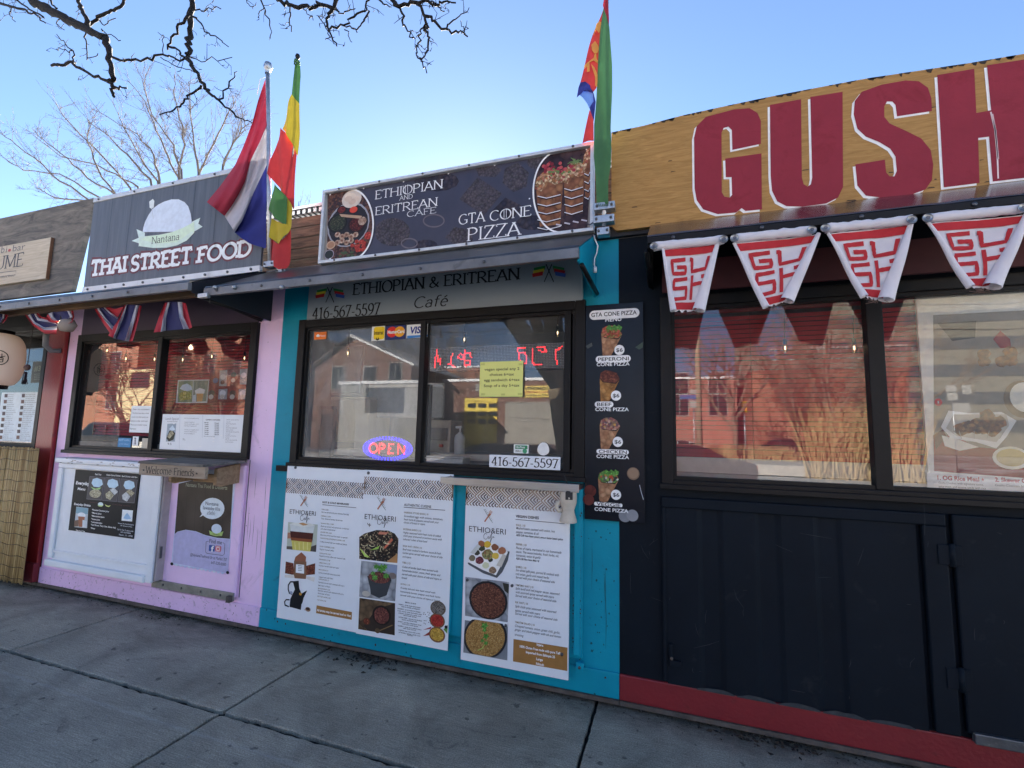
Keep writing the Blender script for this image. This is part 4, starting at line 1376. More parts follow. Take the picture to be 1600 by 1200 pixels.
A.line([zt2(0, 705), zt2(132, 690), zt2(135, 657)], .8, ink(92, 92, 96), 1)
A.sans('comfort food', zt2(-30, 722), zt2(118, 706), 18 / 5.333, ink(88, 80, 76), 1)
m.build('lettering', plq)

# big plywood sign with hand painted block letters
zg = ZM(940, 80, 2.424)
YG = -.06
top = [(37, 308), (160, 282), (300, 245), (450, 212), (640, 172), (850, 132), (1000, 104), (1200, 74), (1400, 44), (1600, 10)]
tp = [F(*zg(*p), YG) for p in top]
zb_ = (F(*zg(37, 670), YG)[1] + F(1600, 291, YG)[1]) / 2
gx0 = F(955.5, 300, YG)[0]
sg = thing('shop_sign', 'ochre plywood sign with big dark red block letters above the blue black stall', 'sign', (.9, -.05, zb_), 'roof signs of the stalls')
zs = max(t[1] for t in tp)
och = wood_mat('ochre_plywood', rgb(146, 106, 50, 1.03), rgb(182, 138, 76, 1.06), (1.0, 1, 9), .7, 5, .2)
m = MB()
zz0 = tp[0][1]
arch = [(gx0, zb_ + .03), (gx0 + .03, zb_), (3.45, zb_), (3.45, zz0 + .02)] + [(3.45 - (3.45 - tp[0][0]) * k / 24.0, zz0 + .16 * sin(pi * (.0 + k / 24.0)) ** .8) for k in range(1, 24)] + [(gx0, zz0)]
# the left half follows the painted board's measured edge
arch = [(gx0, zb_ + .03), (gx0 + .03, zb_), (3.45, zb_)] + [(3.45, zz0)] + [(3.2, zz0 + .03), (2.8, zs - .05), (2.3, zs)] + [p for p in reversed(tp)]
m.prism(arch, YG, -.025, och)
m.build('plywood_sheet', sg)
m = MB()
dk = pmat('dark_edge_wear', (.035, .025, .018), .9, .3, 20)
for i in range(len(tp) - 1):
    a, b = tp[i], tp[i + 1]
    for k in range(6):
        u = rnd.random() * .8; w = rnd.uniform(.05, .2); d = rnd.uniform(.004, .022)
        p = (a[0] + (b[0] - a[0]) * u, a[1] + (b[1] - a[1]) * u); q = (a[0] + (b[0] - a[0]) * min(1, u + w), a[1] + (b[1] - a[1]) * min(1, u + w))
        m.poly([(p[0], p[1]), (q[0], q[1]), ((p[0] * .3 + q[0] * .7), q[1] - d), ((p[0] * .8 + q[0] * .2), p[1] - d * .7)], YG - .0012, dk)
for k in range(34):
    x = rnd.uniform(gx0 + .02, 1.6); z = zb_ + rnd.random() ** 2 * .25 + .01
    if rnd.random() < .4: z = zb_ + rnd.uniform(.05, .55)
    w = rnd.uniform(.01, .05)
    m.poly([(x, z), (x + w, z + rnd.uniform(-.002, .002)), (x + w * .8, z + .004), (x + w * .2, z + .005)], YG - .001, dk)
m.build('wear_marks', sg)
LET = {
 'G': [(603, 352), (495, 375), (493, 300), (480, 287), (462, 292), (454, 310), (455, 535), (465, 552), (485, 555), (494, 545), (492, 478), (470, 478), (468, 408), (605, 388), (607, 600), (545, 606), (530, 595), (510, 612), (440, 618), (385, 600), (360, 565), (352, 520), (350, 330), (360, 285), (395, 250), (500, 222), (560, 217), (590, 235), (603, 265)],
 'U': [(637, 205), (755, 183), (758, 480), (765, 505), (780, 514), (792, 505), (797, 480), (790, 175), (912, 155), (914, 515), (895, 555), (850, 578), (760, 590), (700, 588), (665, 570), (645, 530), (640, 470)],
 'S': [(1250, 228), (1118, 248), (1112, 205), (1100, 192), (1080, 192), (1070, 210), (1070, 250), (1090, 275), (1150, 302), (1210, 332), (1245, 375), (1255, 430), (1250, 490), (1225, 525), (1170, 545), (1060, 556), (1000, 548), (968, 510), (960, 430), (1072, 412), (1077, 460), (1090, 475), (1108, 475), (1117, 455), (1112, 400), (1092, 370), (1050, 345), (1000, 325), (968, 295), (954, 240), (958, 190), (985, 155), (1060, 128), (1150, 112), (1200, 115), (1235, 140), (1248, 180)],
 'H': [(1270, 92), (1410, 68), (1418, 235), (1474, 225), (1458, 55), (1600, 33), (1672, 22), (1690, 470), (1480, 495), (1466, 325), (1425, 330), (1430, 500), (1295, 517)],
}
redl = pmat('dark_red_sign_paint', rgb(140, 42, 56, 1.05), .7, .1, 5, .15, 40, spec=.3, dirt=rgb(122, 28, 38, 1), dirt_amt=.6, dirt_scale=5, dirt_thr=.55)
m = MB(); mw_ = MB()
for ch, pts in LET.items():
    q = [F(*zg(*p), YG) for p in pts]
    if ch == 'H':
        q = [(min(p[0], 1.86), p[1]) for p in q]
    m.poly(q, YG - .003, redl)
    mw_.poly([(p[0] - .011, p[1] - .010) for p in q], YG - .0015, ink(228, 226, 222))
# last letter continues past the frame
m.poly([(1.98, 2.76), (2.2, 2.76), (2.2, 3.36), (1.98, 3.36)], YG - .003, redl)
mw_.poly([(1.969, 2.75), (2.189, 2.75), (2.189, 3.35), (1.969, 3.35)], YG - .0015, ink(228, 226, 222))
for (pts, w) in (([(1472, 232), (1488, 300), (1497, 400), (1500, 484)], 3.0), ([(1478, 240), (1490, 305), (1500, 410)], 2.0)):
    q = [F(*zg(*p), YG) for p in pts]
    mw_.stroke(q, .006, YG - .0042, ink(225, 200, 200))
m.build('lettering', sg)
mw_.build('letter_shadow_line', sg)

# light box under the teal awning
x0, x1, z0, z1 = rectF((487, 447), (905, 415), (911, 472), (478, 500), -.03)
lb = thing('light_box_sign', 'pale unlit light box with phone number under the teal awning', 'sign', ((x0 + x1) / 2, -.02, z0))
m = MB(); m.bevbox(x0 - .01, x1 + .01, -.03, -.001, z0, z1 + .02, pmat('pale_acrylic', rgb(138, 148, 156, 1.05), .3, .05, 2), .004); m.build('panel', lb)
m = MB(); A = Art(m, -.03)
zl = ZM(320, 360, 2.5)
DK = ink(20, 22, 26)
A.serif('ETHIOPIAN', zl(578, 252), zl(858, 226), 42 / 2.5, DK, 1, thick=.17, thin=.06, foot=.06)
A.serif('&', zl(876, 224), zl(914, 220), 40 / 2.5, DK, 1, thick=.17, thin=.06, foot=0)
A.serif('ERITREAN', zl(934, 218), zl(1230, 190), 42 / 2.5, DK, 1, thick=.17, thin=.06, foot=.06)
A.serif('Café', zl(815, 304), zl(946, 294), 42 / 2.5, DK, 1, thick=.13, thin=.06, foot=0, italic=.22)
A.serif('416-567-5597', zl(420, 346), zl(684, 328), 42 / 2.5, DK, 1, thick=.15, thin=.055, foot=.05)
def tiny_flags(cx, cy, s):
    for sg_, bands in ((-1, ((40, 120, 60), (205, 190, 60), (170, 40, 40))), (1, ((50, 120, 70), (175, 40, 45), (50, 80, 150)))):
        for i, c in enumerate(bands):
            o = i * 9
            A.poly([zl(cx + sg_ * 12 * s + sg_ * o * .5, cy - 30 * s + o * s * 1.1), zl(cx + sg_ * 52 * s + sg_ * o * .3 * s, cy - 22 * s + o * s * 1.1), zl(cx + sg_ * 50 * s + sg_ * o * .3 * s, cy - 10 * s + o * s * 1.1), zl(cx + sg_ * 14 * s + sg_ * o * .5, cy - 16 * s + o * s * 1.1)][::1], ink(*c), 1 + i)
        A.line([zl(cx + sg_ * 10 * s, cy - 34 * s), zl(cx - sg_ * 16 * s, cy + 26 * s)], 1.4, DK, 5)
tiny_flags(490, 256, 1.0)
tiny_flags(1345, 172, 1.15)
m.build('lettering', lb)

# ------------------------------------------------------------------ menus on the teal stall
PAPER = pmat('white_menu_board', (.78, .82, .86), .42, .04, 4, .12, 12, dirt=(.45, .45, .45), dirt_amt=.35, dirt_scale=14, dirt_thr=.66)
BROWN = ink(128, 100, 78); BRDK = ink(58, 38, 42); GOLD = ink(150, 110, 62); GREY_T = ink(74, 78, 84); TAN_T = ink(128, 112, 84)
F_COFB = food('food_beans', [rgb(120, 70, 62), rgb(90, 46, 44), rgb(150, 96, 84), rgb(70, 36, 36)], 170)
F_LENT = food('food_lentils', [rgb(110, 70, 56), rgb(80, 48, 40), rgb(150, 100, 80), rgb(62, 38, 34), rgb(130, 84, 66)], 190)
F_CURR = food('food_yellow_stew', [rgb(165, 125, 70), rgb(190, 150, 90), rgb(140, 100, 52), rgb(205, 170, 110)], 190)
F_SEA = food('food_black_shells', [rgb(30, 30, 32), rgb(52, 46, 44), rgb(20, 20, 22), rgb(84, 66, 54), rgb(190, 175, 140)], 110)
F_SPICE = food('food_spice_bits', [rgb(70, 54, 40), rgb(110, 84, 60), rgb(50, 38, 30)], 150)
F_NUT = food('food_red_nuts', [rgb(120, 60, 44), rgb(90, 44, 34), rgb(150, 84, 62)], 120)
F_SEED = food('food_seeds', [rgb(60, 56, 52), rgb(150, 144, 136), rgb(90, 84, 78)], 190)
F_LEAF = food('food_herb', [rgb(96, 160, 72), rgb(70, 130, 50), rgb(130, 190, 96)], 140)
F_LINEN = food('food_linen', [rgb(160, 165, 172), rgb(182, 186, 190), rgb(140, 146, 154)], 24)
F_WOODT = food('food_wood_table', [rgb(96, 78, 58), rgb(120, 98, 74), rgb(74, 58, 44)], 30)

def chevrons(mb, x0, x1, z0, z1, y, w):
    """band of nested arrow heads laid out in a diamond net"""
    h = (z1 - z0) * .8
    cz = (z0 + z1) / 2
    s = h / w
    t = w * .055
    n = int((x1 - x0) / w) + 2
    for row in (0, 1, -1, 2, -2):
        for i in range(-1, n):
            cx = x0 + (i + (.5 if row % 2 else 0)) * w
            cy = cz + row * h / 2
            for k in range(5):
                a = w * (.455 - k * .19)
                xe = (w / 2 - a) / 2 - w * .015
                col = BROWN if k < 2 else BRDK
                for sg_ in (1, -1):
                    p = (cx - a, cy); q = (cx + xe, cy + sg_ * (xe + a) * s)
                    # keep to the band
                    lo, hi = z0, z1
                    def clip(p, q):
                        t0, t1 = 0.0, 1.0
                        dz = q[1] - p[1]
                        if abs(dz) < 1e-9: return None
                        for v, up in ((lo, False), (hi, True)):
                            u = (v - p[1]) / dz
                            inside0 = (p[1] <= v) if up else (p[1] >= v)
                            inside1 = (q[1] <= v) if up else (q[1] >= v)
                            if not inside0 and not inside1: return None
                            if not inside0: t0 = max(t0, u)
                            if not inside1: t1 = min(t1, u)
                        if t1 - t0 < .02: return None
                        f = lambda u: (p[0] + (q[0] - p[0]) * u, p[1] + dz * u)
                        return f(t0), f(t1)
                    c = clip(p, q)
                    if c:
                        (ax, az), (bx, bz) = c
                        cl = lambda v: min(max(v, x0), x1)
                        if cl(ax) == cl(bx): continue
                        mb.stroke([(cl(ax), az), (cl(bx), bz)], t * (1.2 if col is BRDK else 1), y - .0001 * (sg_ > 0), col)

def emblem_block(A, z, cx, cy, k, wd, name_l, name_r, cafe):
    """crossed fork and herb sprig, name and script word"""
    cop = ink(172, 112, 88); grn = ink(74, 100, 92)
    A.line([z(cx - 18 * k, cy + 30 * k), z(cx + 4 * k, cy - 2 * k)], 2.2 * wd, cop, 3)
    A.line([z(cx + 3 * k, cy - 1 * k), z(cx + 14 * k, cy - 14 * k)], 3.4 * wd, cop, 3)
    for d in (-6, -1.5, 3):
        A.line([z(cx + 12 * k + d * k, cy - 14 * k + d * k * .8), z(cx + 22 * k + d * k, cy - 28 * k + d * k * .8)], .8 * wd, cop, 4)
    A.line([z(cx - 18 * k, cy - 34 * k), z(cx, cy - 2 * k), z(cx + 26 * k, cy + 36 * k)], .6 * wd, grn, 2)
    for i in range(8):
        u = i / 7
        px, py = cx - 17 * k + 36 * k * u, cy - 32 * k + 58 * k * u
        for sg_ in (-1, 1):
            A.poly([z(px, py), z(px + sg_ * 5 * k, py - 5 * k), z(px + sg_ * 7 * k + k, py - 9 * k), z(px + sg_ * 2 * k, py - 5 * k)], grn, 3)
    A.sans('ETHIO&ERI', name_l[0], name_r[0], name_l[1], DARK_INK, 3, bold=-.006)
    # script word below
    x, y = cafe
    sc = [(0, 0), (-10, -6), (-18, 8), (-16, 24), (-6, 28), (2, 22), (6, 12), (12, 14), (8, 24), (16, 22), (22, 4), (28, -10), (24, 10), (20, 36), (18, 46), (24, 30), (30, 16), (38, 12), (34, 20), (42, 18)]
    A.line([z(x + p[0] * k, y + p[1] * k) for p in sc], .6 * wd, DARK_INK, 3)

def lines(A, z, x, items, size, mat, right_slope):
    """rows of small print: (text, y, width, kind)"""
    for (s, y, w, kind) in items:
        mt, c, b, sh = (TAN_T, size * .82, .012, 0) if kind == 'h' else ((DARK_INK, size * .8, .02, .18) if kind == 'b' else (GREY_T, size, .004, .2))
        A.sans(s, z(x, y), z(x + w, y + w * right_slope), c, mt, 2, bold=b, shear=sh, align='fit')

YB = -.05
zb1 = ZM(430, 720, 4.0)
# left half (drinks) and right half (dishes) of the big menu
c1 = rectF(zb1(78, 25), zb1(552, 52), zb1(515, 1060), zb1(5, 995), YB)
c2 = rectF(zb1(553, 55), zb1(1115, 85), zb1(1082, 1192), zb1(517, 1075), YB)
# -- drinks
b1 = thing('menu_board', 'white drinks menu with coffee glass and black clay pot pictures', 'menu', ((c1[0] + c1[1]) / 2, -.04, c1[2]), 'menu boards on the teal stall')
m = MB(); m.bevbox(c1[0], c1[1] + .02, YB, -.013, c1[2], c1[3], PAPER, .003); m.build('sheet', b1)
mt = MB(); A = Art(mt, YB)
chevrons(mt, c1[0] + .003, c1[1] - .003, F(*zb1(300, 232 - 15), YB)[1], F(*zb1(300, 118 + 5), YB)[1], A.L(1), (c1[1] - c1[0]) / 6.6)
emblem_block(A, zb1, 178, 252, 1.0, 1.0, (zb1(92, 330), 28 / 4), (zb1(254, 344), 0), (176, 345))
zc = ZM(440, 740, 7.5)
A.sans('HOT & COLD BEVERAGES', zc(480, 345), zc(790, 368), 19 / 7.5, DARK_INK, 2, bold=.03)
A.line([zc(480, 364), zc(876, 400)], .7, DARK_INK, 2)
rows = [('TEA | 2.25', 425, 80, 'h'), ('Hot tea served with your choice of tea bag', 458, 318, 't'), ('HERBAL | 2.50', 502, 110, 'h'), ('Your choice of various herbal teas', 535, 250, 't'),
        ('SHAHI TEA | 3.00', 588, 150, 'h'), ('Black tea served with cinnamon, cardamom', 625, 330, 't'), ('and other mixed spices', 655, 170, 't'), ('GINGER TEA | 3.00', 692, 130, 'h'),
        ('Black tea served with hot water on special', 728, 315, 't'), ('TRADITIONAL ETHIOPIAN COFFEE | 4.00', 765, 290, 'h'), ('Coffee brewed with our traditional Jebena', 808, 315, 't'),
        ('ICED COFFEE | 3.00', 860, 170, 'h'), ('Regular brewed coffee', 895, 165, 't'), ('CAFE LATTE | 3.50', 940, 130, 'h'), ('Regular brewed coffee with steamed milk', 975, 305, 't'), ('ESPRESSO | 2.50', 1012, 130, 'h'),
        ('AMERICANO | 2.75', 1052, 130, 'h'), ('Espresso served with hot water', 1088, 235, 't'), ('MACCHIATO | 3', 1132, 110, 'h'), ('Espresso served with freshly steamed milk', 1172, 250, 't')]
for s, y, w, kd in rows:
    lines(A, zc, 470 - (y - 425) * .047, [(s, y, w, kd)], 16 / 7.5, None, .085)
zd = ZM(440, 860, 5.926)
for s, y, w, kd in [('topped with milk foam', 252, 130, 't'), ('CAPPUCCINO | 3', 272, 95, 'h'), ('Espresso served with steamed milk and a', 305, 240, 't'), ('light layer of foam', 330, 110, 't'), ('MOCHACHINO | 3.50', 358, 110, 'h'),
                    ('Espresso served with steamed milk and a', 382, 240, 't'), ('thick layer of foam', 404, 110, 't'), ('BOTTLED WATER | 2.00', 432, 120, 'h'), ('ANY SODA | 2.00', 464, 80, 'h')]:
    lines(A, zd, 345 - (y - 250) * .06, [(s, y, w, kd)], 13 / 5.926, None, .1)
A.poly([zd(325, 508), zd(652, 570), zd(650, 642), zd(320, 580)], GOLD, 1)
A.sans('All drinks may be served iced or Hot', zd(328, 560), zd(642, 616), 20 / 5.926, WHITE_INK, 2, bold=.03)
# coffee glass picture
A.poly([zc(78, 568), zc(425, 598), zc(405, 918), zc(60, 884)], ink(176, 184, 170), 1)
A.poly([zc(62, 850), zc(140, 852), zc(140, 892), zc(60, 884)], ink(90, 84, 78), 2)
A.poly([zc(330, 860), zc(412, 832), zc(405, 918), zc(330, 908)], ink(70, 66, 66), 2)
A.poly([zc(72, 690), zc(108, 690), zc(110, 760), zc(70, 760)], ink(168, 118, 92), 2)
A.poly([zc(100, 590), zc(392, 612), zc(372, 700), zc(112, 672)], ink(200, 206, 204), 3)
A.poly([zc(100, 590), zc(140, 576), zc(250, 572), zc(350, 585), zc(400, 606), zc(330, 622), zc(200, 616)], ink(214, 216, 208), 4)
A.poly([zc(205, 582), zc(255, 574), zc(320, 598), zc(260, 608)], ink(186, 140, 92), 5)
A.poly([zc(105, 672), zc(376, 698), zc(366, 775), zc(112, 748)], ink(70, 28, 24), 4)
A.poly([zc(112, 745), zc(366, 772), zc(360, 806), zc(118, 780)], ink(128, 70, 40), 5)
A.poly([zc(118, 778), zc(360, 804), zc(340, 912), zc(134, 890)], ink(196, 186, 96), 4)
for k in range(4):
    A.line([zc(160 + k * 50, 800), zc(168 + k * 46, 892)], 1.0, ink(222, 216, 150), 5)
# spice jar picture
A.poly([zc(50, 1030), zc(140, 1050), zc(150, 1190), zc(40, 1168)], F_NUT, 1)
A.poly([zc(290, 1080), zc(395, 1050), zc(392, 1180), zc(285, 1190)], F_NUT, 1)
A.poly([zd(30, 225), zd(130, 225), zd(310, 250), zd(300, 290), zd(230, 262), zd(30, 250)], ink(206, 202, 196), 1)
A.poly([zc(235, 920), zc(290, 975), zc(285, 1030), zc(150, 1025), zc(165, 975)], ink(140, 88, 66), 3)
A.poly([zc(148, 1020), zc(292, 1030), zc(292, 1190), zc(285, 1235), zc(155, 1225), zc(145, 1180)], ink(122, 88, 66), 2)
A.poly([zc(172, 1060), zc(268, 1068), zc(266, 1172), zc(168, 1160)], ink(225, 228, 230), 3)
for k in range(4):
    A.line([zc(196, 1076 + k * 18), zc(240, 1080 + k * 18)], .7, GREY_T, 4)
# clay pot
pot = ink(22, 24, 28)
A.poly([zd(105, 285), zd(160, 280), zd(165, 350), zd(185, 400), zd(232, 372), zd(238, 372), zd(205, 440), zd(196, 480), zd(185, 500), zd(180, 550), zd(75, 522), zd(82, 450), zd(100, 410), zd(125, 360)], pot, 2)
A.line([zd(120, 290), zd(85, 290), zd(65, 320), zd(64, 360), zd(75, 395), zd(100, 405)], 2.2, pot, 3)
A.line([zd(76, 456), zd(45, 455), zd(30, 475), zd(35, 505), zd(70, 520)], 2.0, pot, 3)
A.disc(zd(178, 402), 2.2, ink(190, 140, 60), 4); A.disc(zd(92, 390), 2.4, ink(150, 160, 180), 4)
A.disc(zd(245, 545), 4.2, ink(150, 120, 96), 2, 3.6); A.disc(zd(245, 540), 3.0, ink(60, 40, 34), 3, 2.2)
A.line([zd(210, 548), zd(235, 552)], .8, ink(150, 120, 96), 3)
mt.build('print', b1)
for p in (zb1(128, 42),):
    x, z = F(*p, YB); pin('screw', b1, (x, YB - .006, z), (x, YB + .002, z), .009, SCREW)

# -- authentic dishes
b2 = thing('menu_board', 'white dishes menu with three stacked stew pictures and spice bowls', 'menu', ((c2[0] + c2[1]) / 2, -.045, c2[2]), 'menu boards on the teal stall')
YB2 = YB - .004
m = MB(); m.bevbox(c2[0], c2[1], YB2, YB - .0005, c2[2], c2[3], PAPER, .0015); m.build('sheet', b2)
mt = MB(); A = Art(mt, YB2)
chevrons(mt, c2[0] + .003, c2[1] - .002, F(*zb1(830, 237 - 8), YB2)[1], F(*zb1(830, 112 + 2), YB2)[1], A.L(1), (c2[1] - c2[0]) / 6.6)
emblem_block(A, zb1, 662, 268, 1.15, 1.1, (zb1(560, 366), 32 / 4), (zb1(754, 378), 0), (660, 366))
A.line([zb1(578, 388), zb1(582, 400), zb1(600, 402)], 1.0, DARK_INK, 3); A.line([zb1(592, 390), zb1(590, 412)], 1.0, DARK_INK, 3)
ze = ZM(570, 740, 7.06)
A.sans('AUTHENTIC CUISINE', ze(434, 358), ze(734, 376), 26 / 7.06, DARK_INK, 2, bold=.008)
A.line([ze(432, 370), ze(888, 404)], .8, DARK_INK, 2)
for s, y, w, kd in [('HABESHA STYLED EGGS | 10', 436, 268, 'h'), ('Scrambled eggs with onions, tomatoes,', 478, 430, 't'), ('fresh herbs & jalapeno served with your', 515, 385, 't'), ('choice of bread or injera', 548, 235, 't'),
                    ('BOZENA SHIRO | 12', 622, 195, 'h'), ('Highly seasoned with fresh herbs & milled', 662, 410, 't'), ('chick peas simmered in berbere sauce with', 698, 425, 't'), ('selected cubes of lean beef', 735, 265, 't'),
                    ('SEGA WAT / ZIGNI | 12', 808, 210, 'h'), ('Beef meat cooked in berbere sauce & fresh', 850, 420, 't'), ('herbal spices served with your choice of side', 890, 440, 't'), ('and injera', 925, 95, 't'),
                    ('TIBS | 12', 990, 90, 'h'), ('Cubes of tender beef meat sauteed with', 1045, 395, 't'), ('homemade butter, onion, fresh spices and', 1085, 420, 't'), ('served with your choice of side and injera or', 1128, 440, 't'), ('bread', 1158, 55, 't')]:
    lines(A, ze, 434 - (y - 436) * .035, [(s, y, w, kd)], 22 / 7.06, None, .085)
for s, y, w, kd in [('KITFO | 12', 318, 85, 'h'), ('Freshly minced, lean beef mixed with', 360, 320, 't'), ('homemade butter, pepper and fresh herbs', 395, 370, 't'), ('served with your choice of injera or bread', 428, 365, 't')]:
    lines(A, zd, 1105 - (y - 318) * .06, [(s, y, w, kd)], 16 / 5.926, None, .1)
for k, (s, w, o) in enumerate([('MENU GUIDE', 100, 60), ('INJERA - A flat gluten-free bread', 200, 0), ('that is mostly of topping', 170, 25), ('BERBERE - an aromatic hot pepper', 215, -10), ('with ginger that includes chili', 225, -12), ('pepper, cardamom, garlic, and', 205, 0), ('fenugreek spices', 120, 45),
                                 ('NITER KIBE - spiced and clarified', 215, 0), ('butter simmered with', 140, 30), ('SHIRO - powder milled from dried', 215, -6), ('chick peas and spices', 150, 30), ('GOMEN - made from collard greens', 220, -8), ('with garlic and oil', 120, 40), ('INJERA may come with a side', 200, 0), ('of lentils, onion, garlic and', 200, 0), ('herbs', 50, 80)]):
    A.sans(s, zd(1085 + o, 486 + k * 20), zd(1085 + o + w, 486 + k * 20 + w * .12), 10 / 5.926, GREY_T, 2, bold=.02)
# three pictures
A.poly([ze(-60, 700), ze(0, 660), ze(130, 622), ze(260, 628), ze(330, 660), ze(372, 720), ze(360, 985), ze(240, 975), ze(-60, 940)], F_SEA, 1)
A.poly([ze(160, 640), ze(270, 648), ze(230, 672), ze(150, 668)], ink(190, 120, 96), 2); A.poly([ze(210, 815), ze(300, 708), ze(312, 735), ze(225, 830)], ink(190, 104, 78), 2)
A.poly([ze(60, 845), ze(165, 795), ze(150, 832)], ink(150, 186, 84), 2); A.poly([ze(-55, 820), ze(60, 925), ze(0, 915)], ink(176, 200, 96), 2)
for k in range(9):
    a = rnd.uniform(0, 3); x, y = rnd.uniform(-20, 270), rnd.uniform(680, 900)
    A.line([ze(x + 45 * cos(a + t * .3), y + 45 * sin(a + t * .3)) for t in range(6)], .8, ink(214, 206, 166), 3)
A.poly([ze(240, 975), ze(362, 880), ze(360, 985)], ink(172, 128, 84), 3)
A.line([ze(-40, 930), ze(120, 940), ze(260, 900), ze(355, 800)], 1.6, ink(26, 26, 28), 4)
A.poly([zd(738, 95), zd(1072, 135), zd(1052, 472), zd(718, 428)], F_LINEN, 1)
A.poly([zd(880, 115), zd(1072, 137), zd(1066, 220), zd(1000, 200)], ink(132, 146, 170), 2)
A.poly([zd(795, 235), zd(1020, 270), zd(975, 415), zd(905, 440), zd(828, 405), zd(822, 350)], ink(58, 62, 66), 3)
A.poly([zd(800, 240), zd(840, 205), zd(920, 190), zd(1000, 230), zd(1022, 275), zd(960, 305), zd(860, 290)], ink(44, 46, 50), 4)
A.disc(zd(905, 252), 100 / 5.926, F_COFB, 5, 50 / 5.926)
for p, r in (((930, 165), 11), ((880, 150), 7), ((960, 150), 7), ((868, 250), 8), ((972, 235), 8), ((850, 210), 6)):
    A.poly([(zd(*p)[0] + r * (.6 + .4 * (k % 2)) * cos(k * .52) * .7, zd(*p)[1] + r * (.6 + .4 * (k % 2)) * sin(k * .52) * .7) for k in range(12)], F_LEAF, 6)
A.disc(zd(785, 400), 38 / 5.926, ink(178, 172, 160), 3, 26 / 5.926); A.disc(zd(1030, 235), 34 / 5.926, ink(120, 110, 104), 3, 30 / 5.926)
A.poly([zd(722, 438), zd(1052, 488), zd(1048, 786), zd(710, 728)], F_WOODT, 1)
A.poly([zd(760, 700), zd(880, 540), zd(1050, 490), zd(1048, 784), zd(800, 742)], ink(52, 44, 38), 2)
A.disc(zd(790, 655), 34 / 5.926, ink(80, 50, 34), 3); A.disc(zd(788, 655), 26 / 5.926, F_NUT, 4)
A.disc(zd(928, 600), 88 / 5.926, ink(34, 28, 26), 3, 92 / 5.926); A.disc(zd(928, 602), 70 / 5.926, F_COFB, 4, 76 / 5.926)
A.line([zd(900, 745), zd(1030, 690)], 1.6, ink(120, 96, 66), 4); A.disc(zd(890, 742), 4, ink(90, 72, 52), 4)
# spice bowls
for p, r, f, rim in (((1450, 535), 72, F_SEED, (96, 84, 72)), ((1442, 650), 72, food('food_chili_powder', [rgb(170, 54, 48), rgb(190, 70, 60), rgb(150, 44, 40)], 120), (110, 84, 60)), ((1440, 780), 76, food('food_turmeric', [rgb(196, 156, 62), rgb(214, 176, 84), rgb(172, 130, 48)], 120), (120, 80, 54))):
    A.disc(zd(*p), r / 5.926, ink(*rim), 2, r * .95 / 5.926); A.disc(zd(p[0], p[1] - 2), r * .84 / 5.926, f, 3, r * .78 / 5.926)
A.poly([zd(1310, 735), zd(1390, 705), zd(1380, 725)], ink(150, 44, 40), 2); A.poly([zd(1310, 792), zd(1375, 750), zd(1365, 785)], ink(140, 50, 44), 2)
A.poly([zd(1500, 730), zd(1540, 690), zd(1535, 770)], ink(96, 140, 70), 2); A.disc(zd(1525, 708), 2.6, DARK_INK, 3)
for k in range(16):
    A.disc(zd(rnd.uniform(1310, 1385), rnd.uniform(570, 700)), .7, ink(60, 54, 50), 2)
mt.build('print', b2)
for p in (zb1(584, 76), zb1(1098, 102)):
    x, z = F(*p, YB2); pin('screw', b2, (x, YB2 - .006, z), (x, YB2 + .002, z), .010, SCREW)

# -- vegan dishes
zf = ZM(720, 740, 7.06); zh = ZM(715, 890, 6.665)
YV = -.065
c3 = rectF(zf(50, 48), zf(1195, 115), zh(1160, 1155), zh(40, 945), YV)
b3 = thing('menu_board', 'white vegan menu with platter picture and tan box on the hatch', 'menu', ((c3[0] + c3[1]) / 2, -.06, c3[2]), 'menu boards on the teal stall')
m = MB(); m.bevbox(c3[0], c3[1], YV, -.05, c3[2], c3[3], PAPER, .003); m.build('sheet', b3)
mt = MB(); A = Art(mt, YV)
chevrons(mt, c3[0] + .003, c3[1] - .003, F(*zf(560, 386), YV)[1], F(*zf(560, 165), YV)[1], A.L(1), (c3[1] - c3[0]) / 6.2)
zf_s = ZM(720, 740, 7.06 * .55)
emblem_block(A, ZM(720, 740, 7.06), 300, 470, 2.0, 1.0, (zf(92, 640), 60 / 7.06), (zf(496, 668), 0), (290, 668))
A.sans('VEGAN DISHES', zf(606, 485), zf(862, 500), 28 / 7.06, DARK_INK, 2, bold=.025)
A.line([zf(604, 504), zf(1145, 552)], .8, DARK_INK, 2)
for s, y, w, kd in [('FUUL | 10', 578, 100, 'h'), ('Mashed beans sauteed with onion, hot', 615, 425, 't'), ('pepper, tomatoes & oil', 655, 245, 't'), ('ADD 2.00 Non-Vegan yogurt, eggs or butter based option', 692, 515, 'b'),
                    ('FIRFIR | 10', 790, 115, 'h'), ('Pieces of injera, marinated in our homemade', 838, 500, 't'), ('sauce. The sauce includes, fresh herbs, oil,', 878, 470, 't'), ('tomatoes, onion & garlic', 915, 270, 't'), ('ADD 2.00 Non-Vegan Meat +$', 950, 255, 'b'),
                    ('SHIRO | 10', 1040, 115, 'h'), ('Sun dried split peas, pureed & cooked with', 1085, 475, 't'), ('red onion, garlic and mixed herbs', 1125, 365, 't'), ('Served with your choice of seasonal side', 1165, 430, 't')]:
    lines(A, zf, 612 - (y - 578) * .01, [(s, y, w, kd)], 26 / 7.06, None, .075)
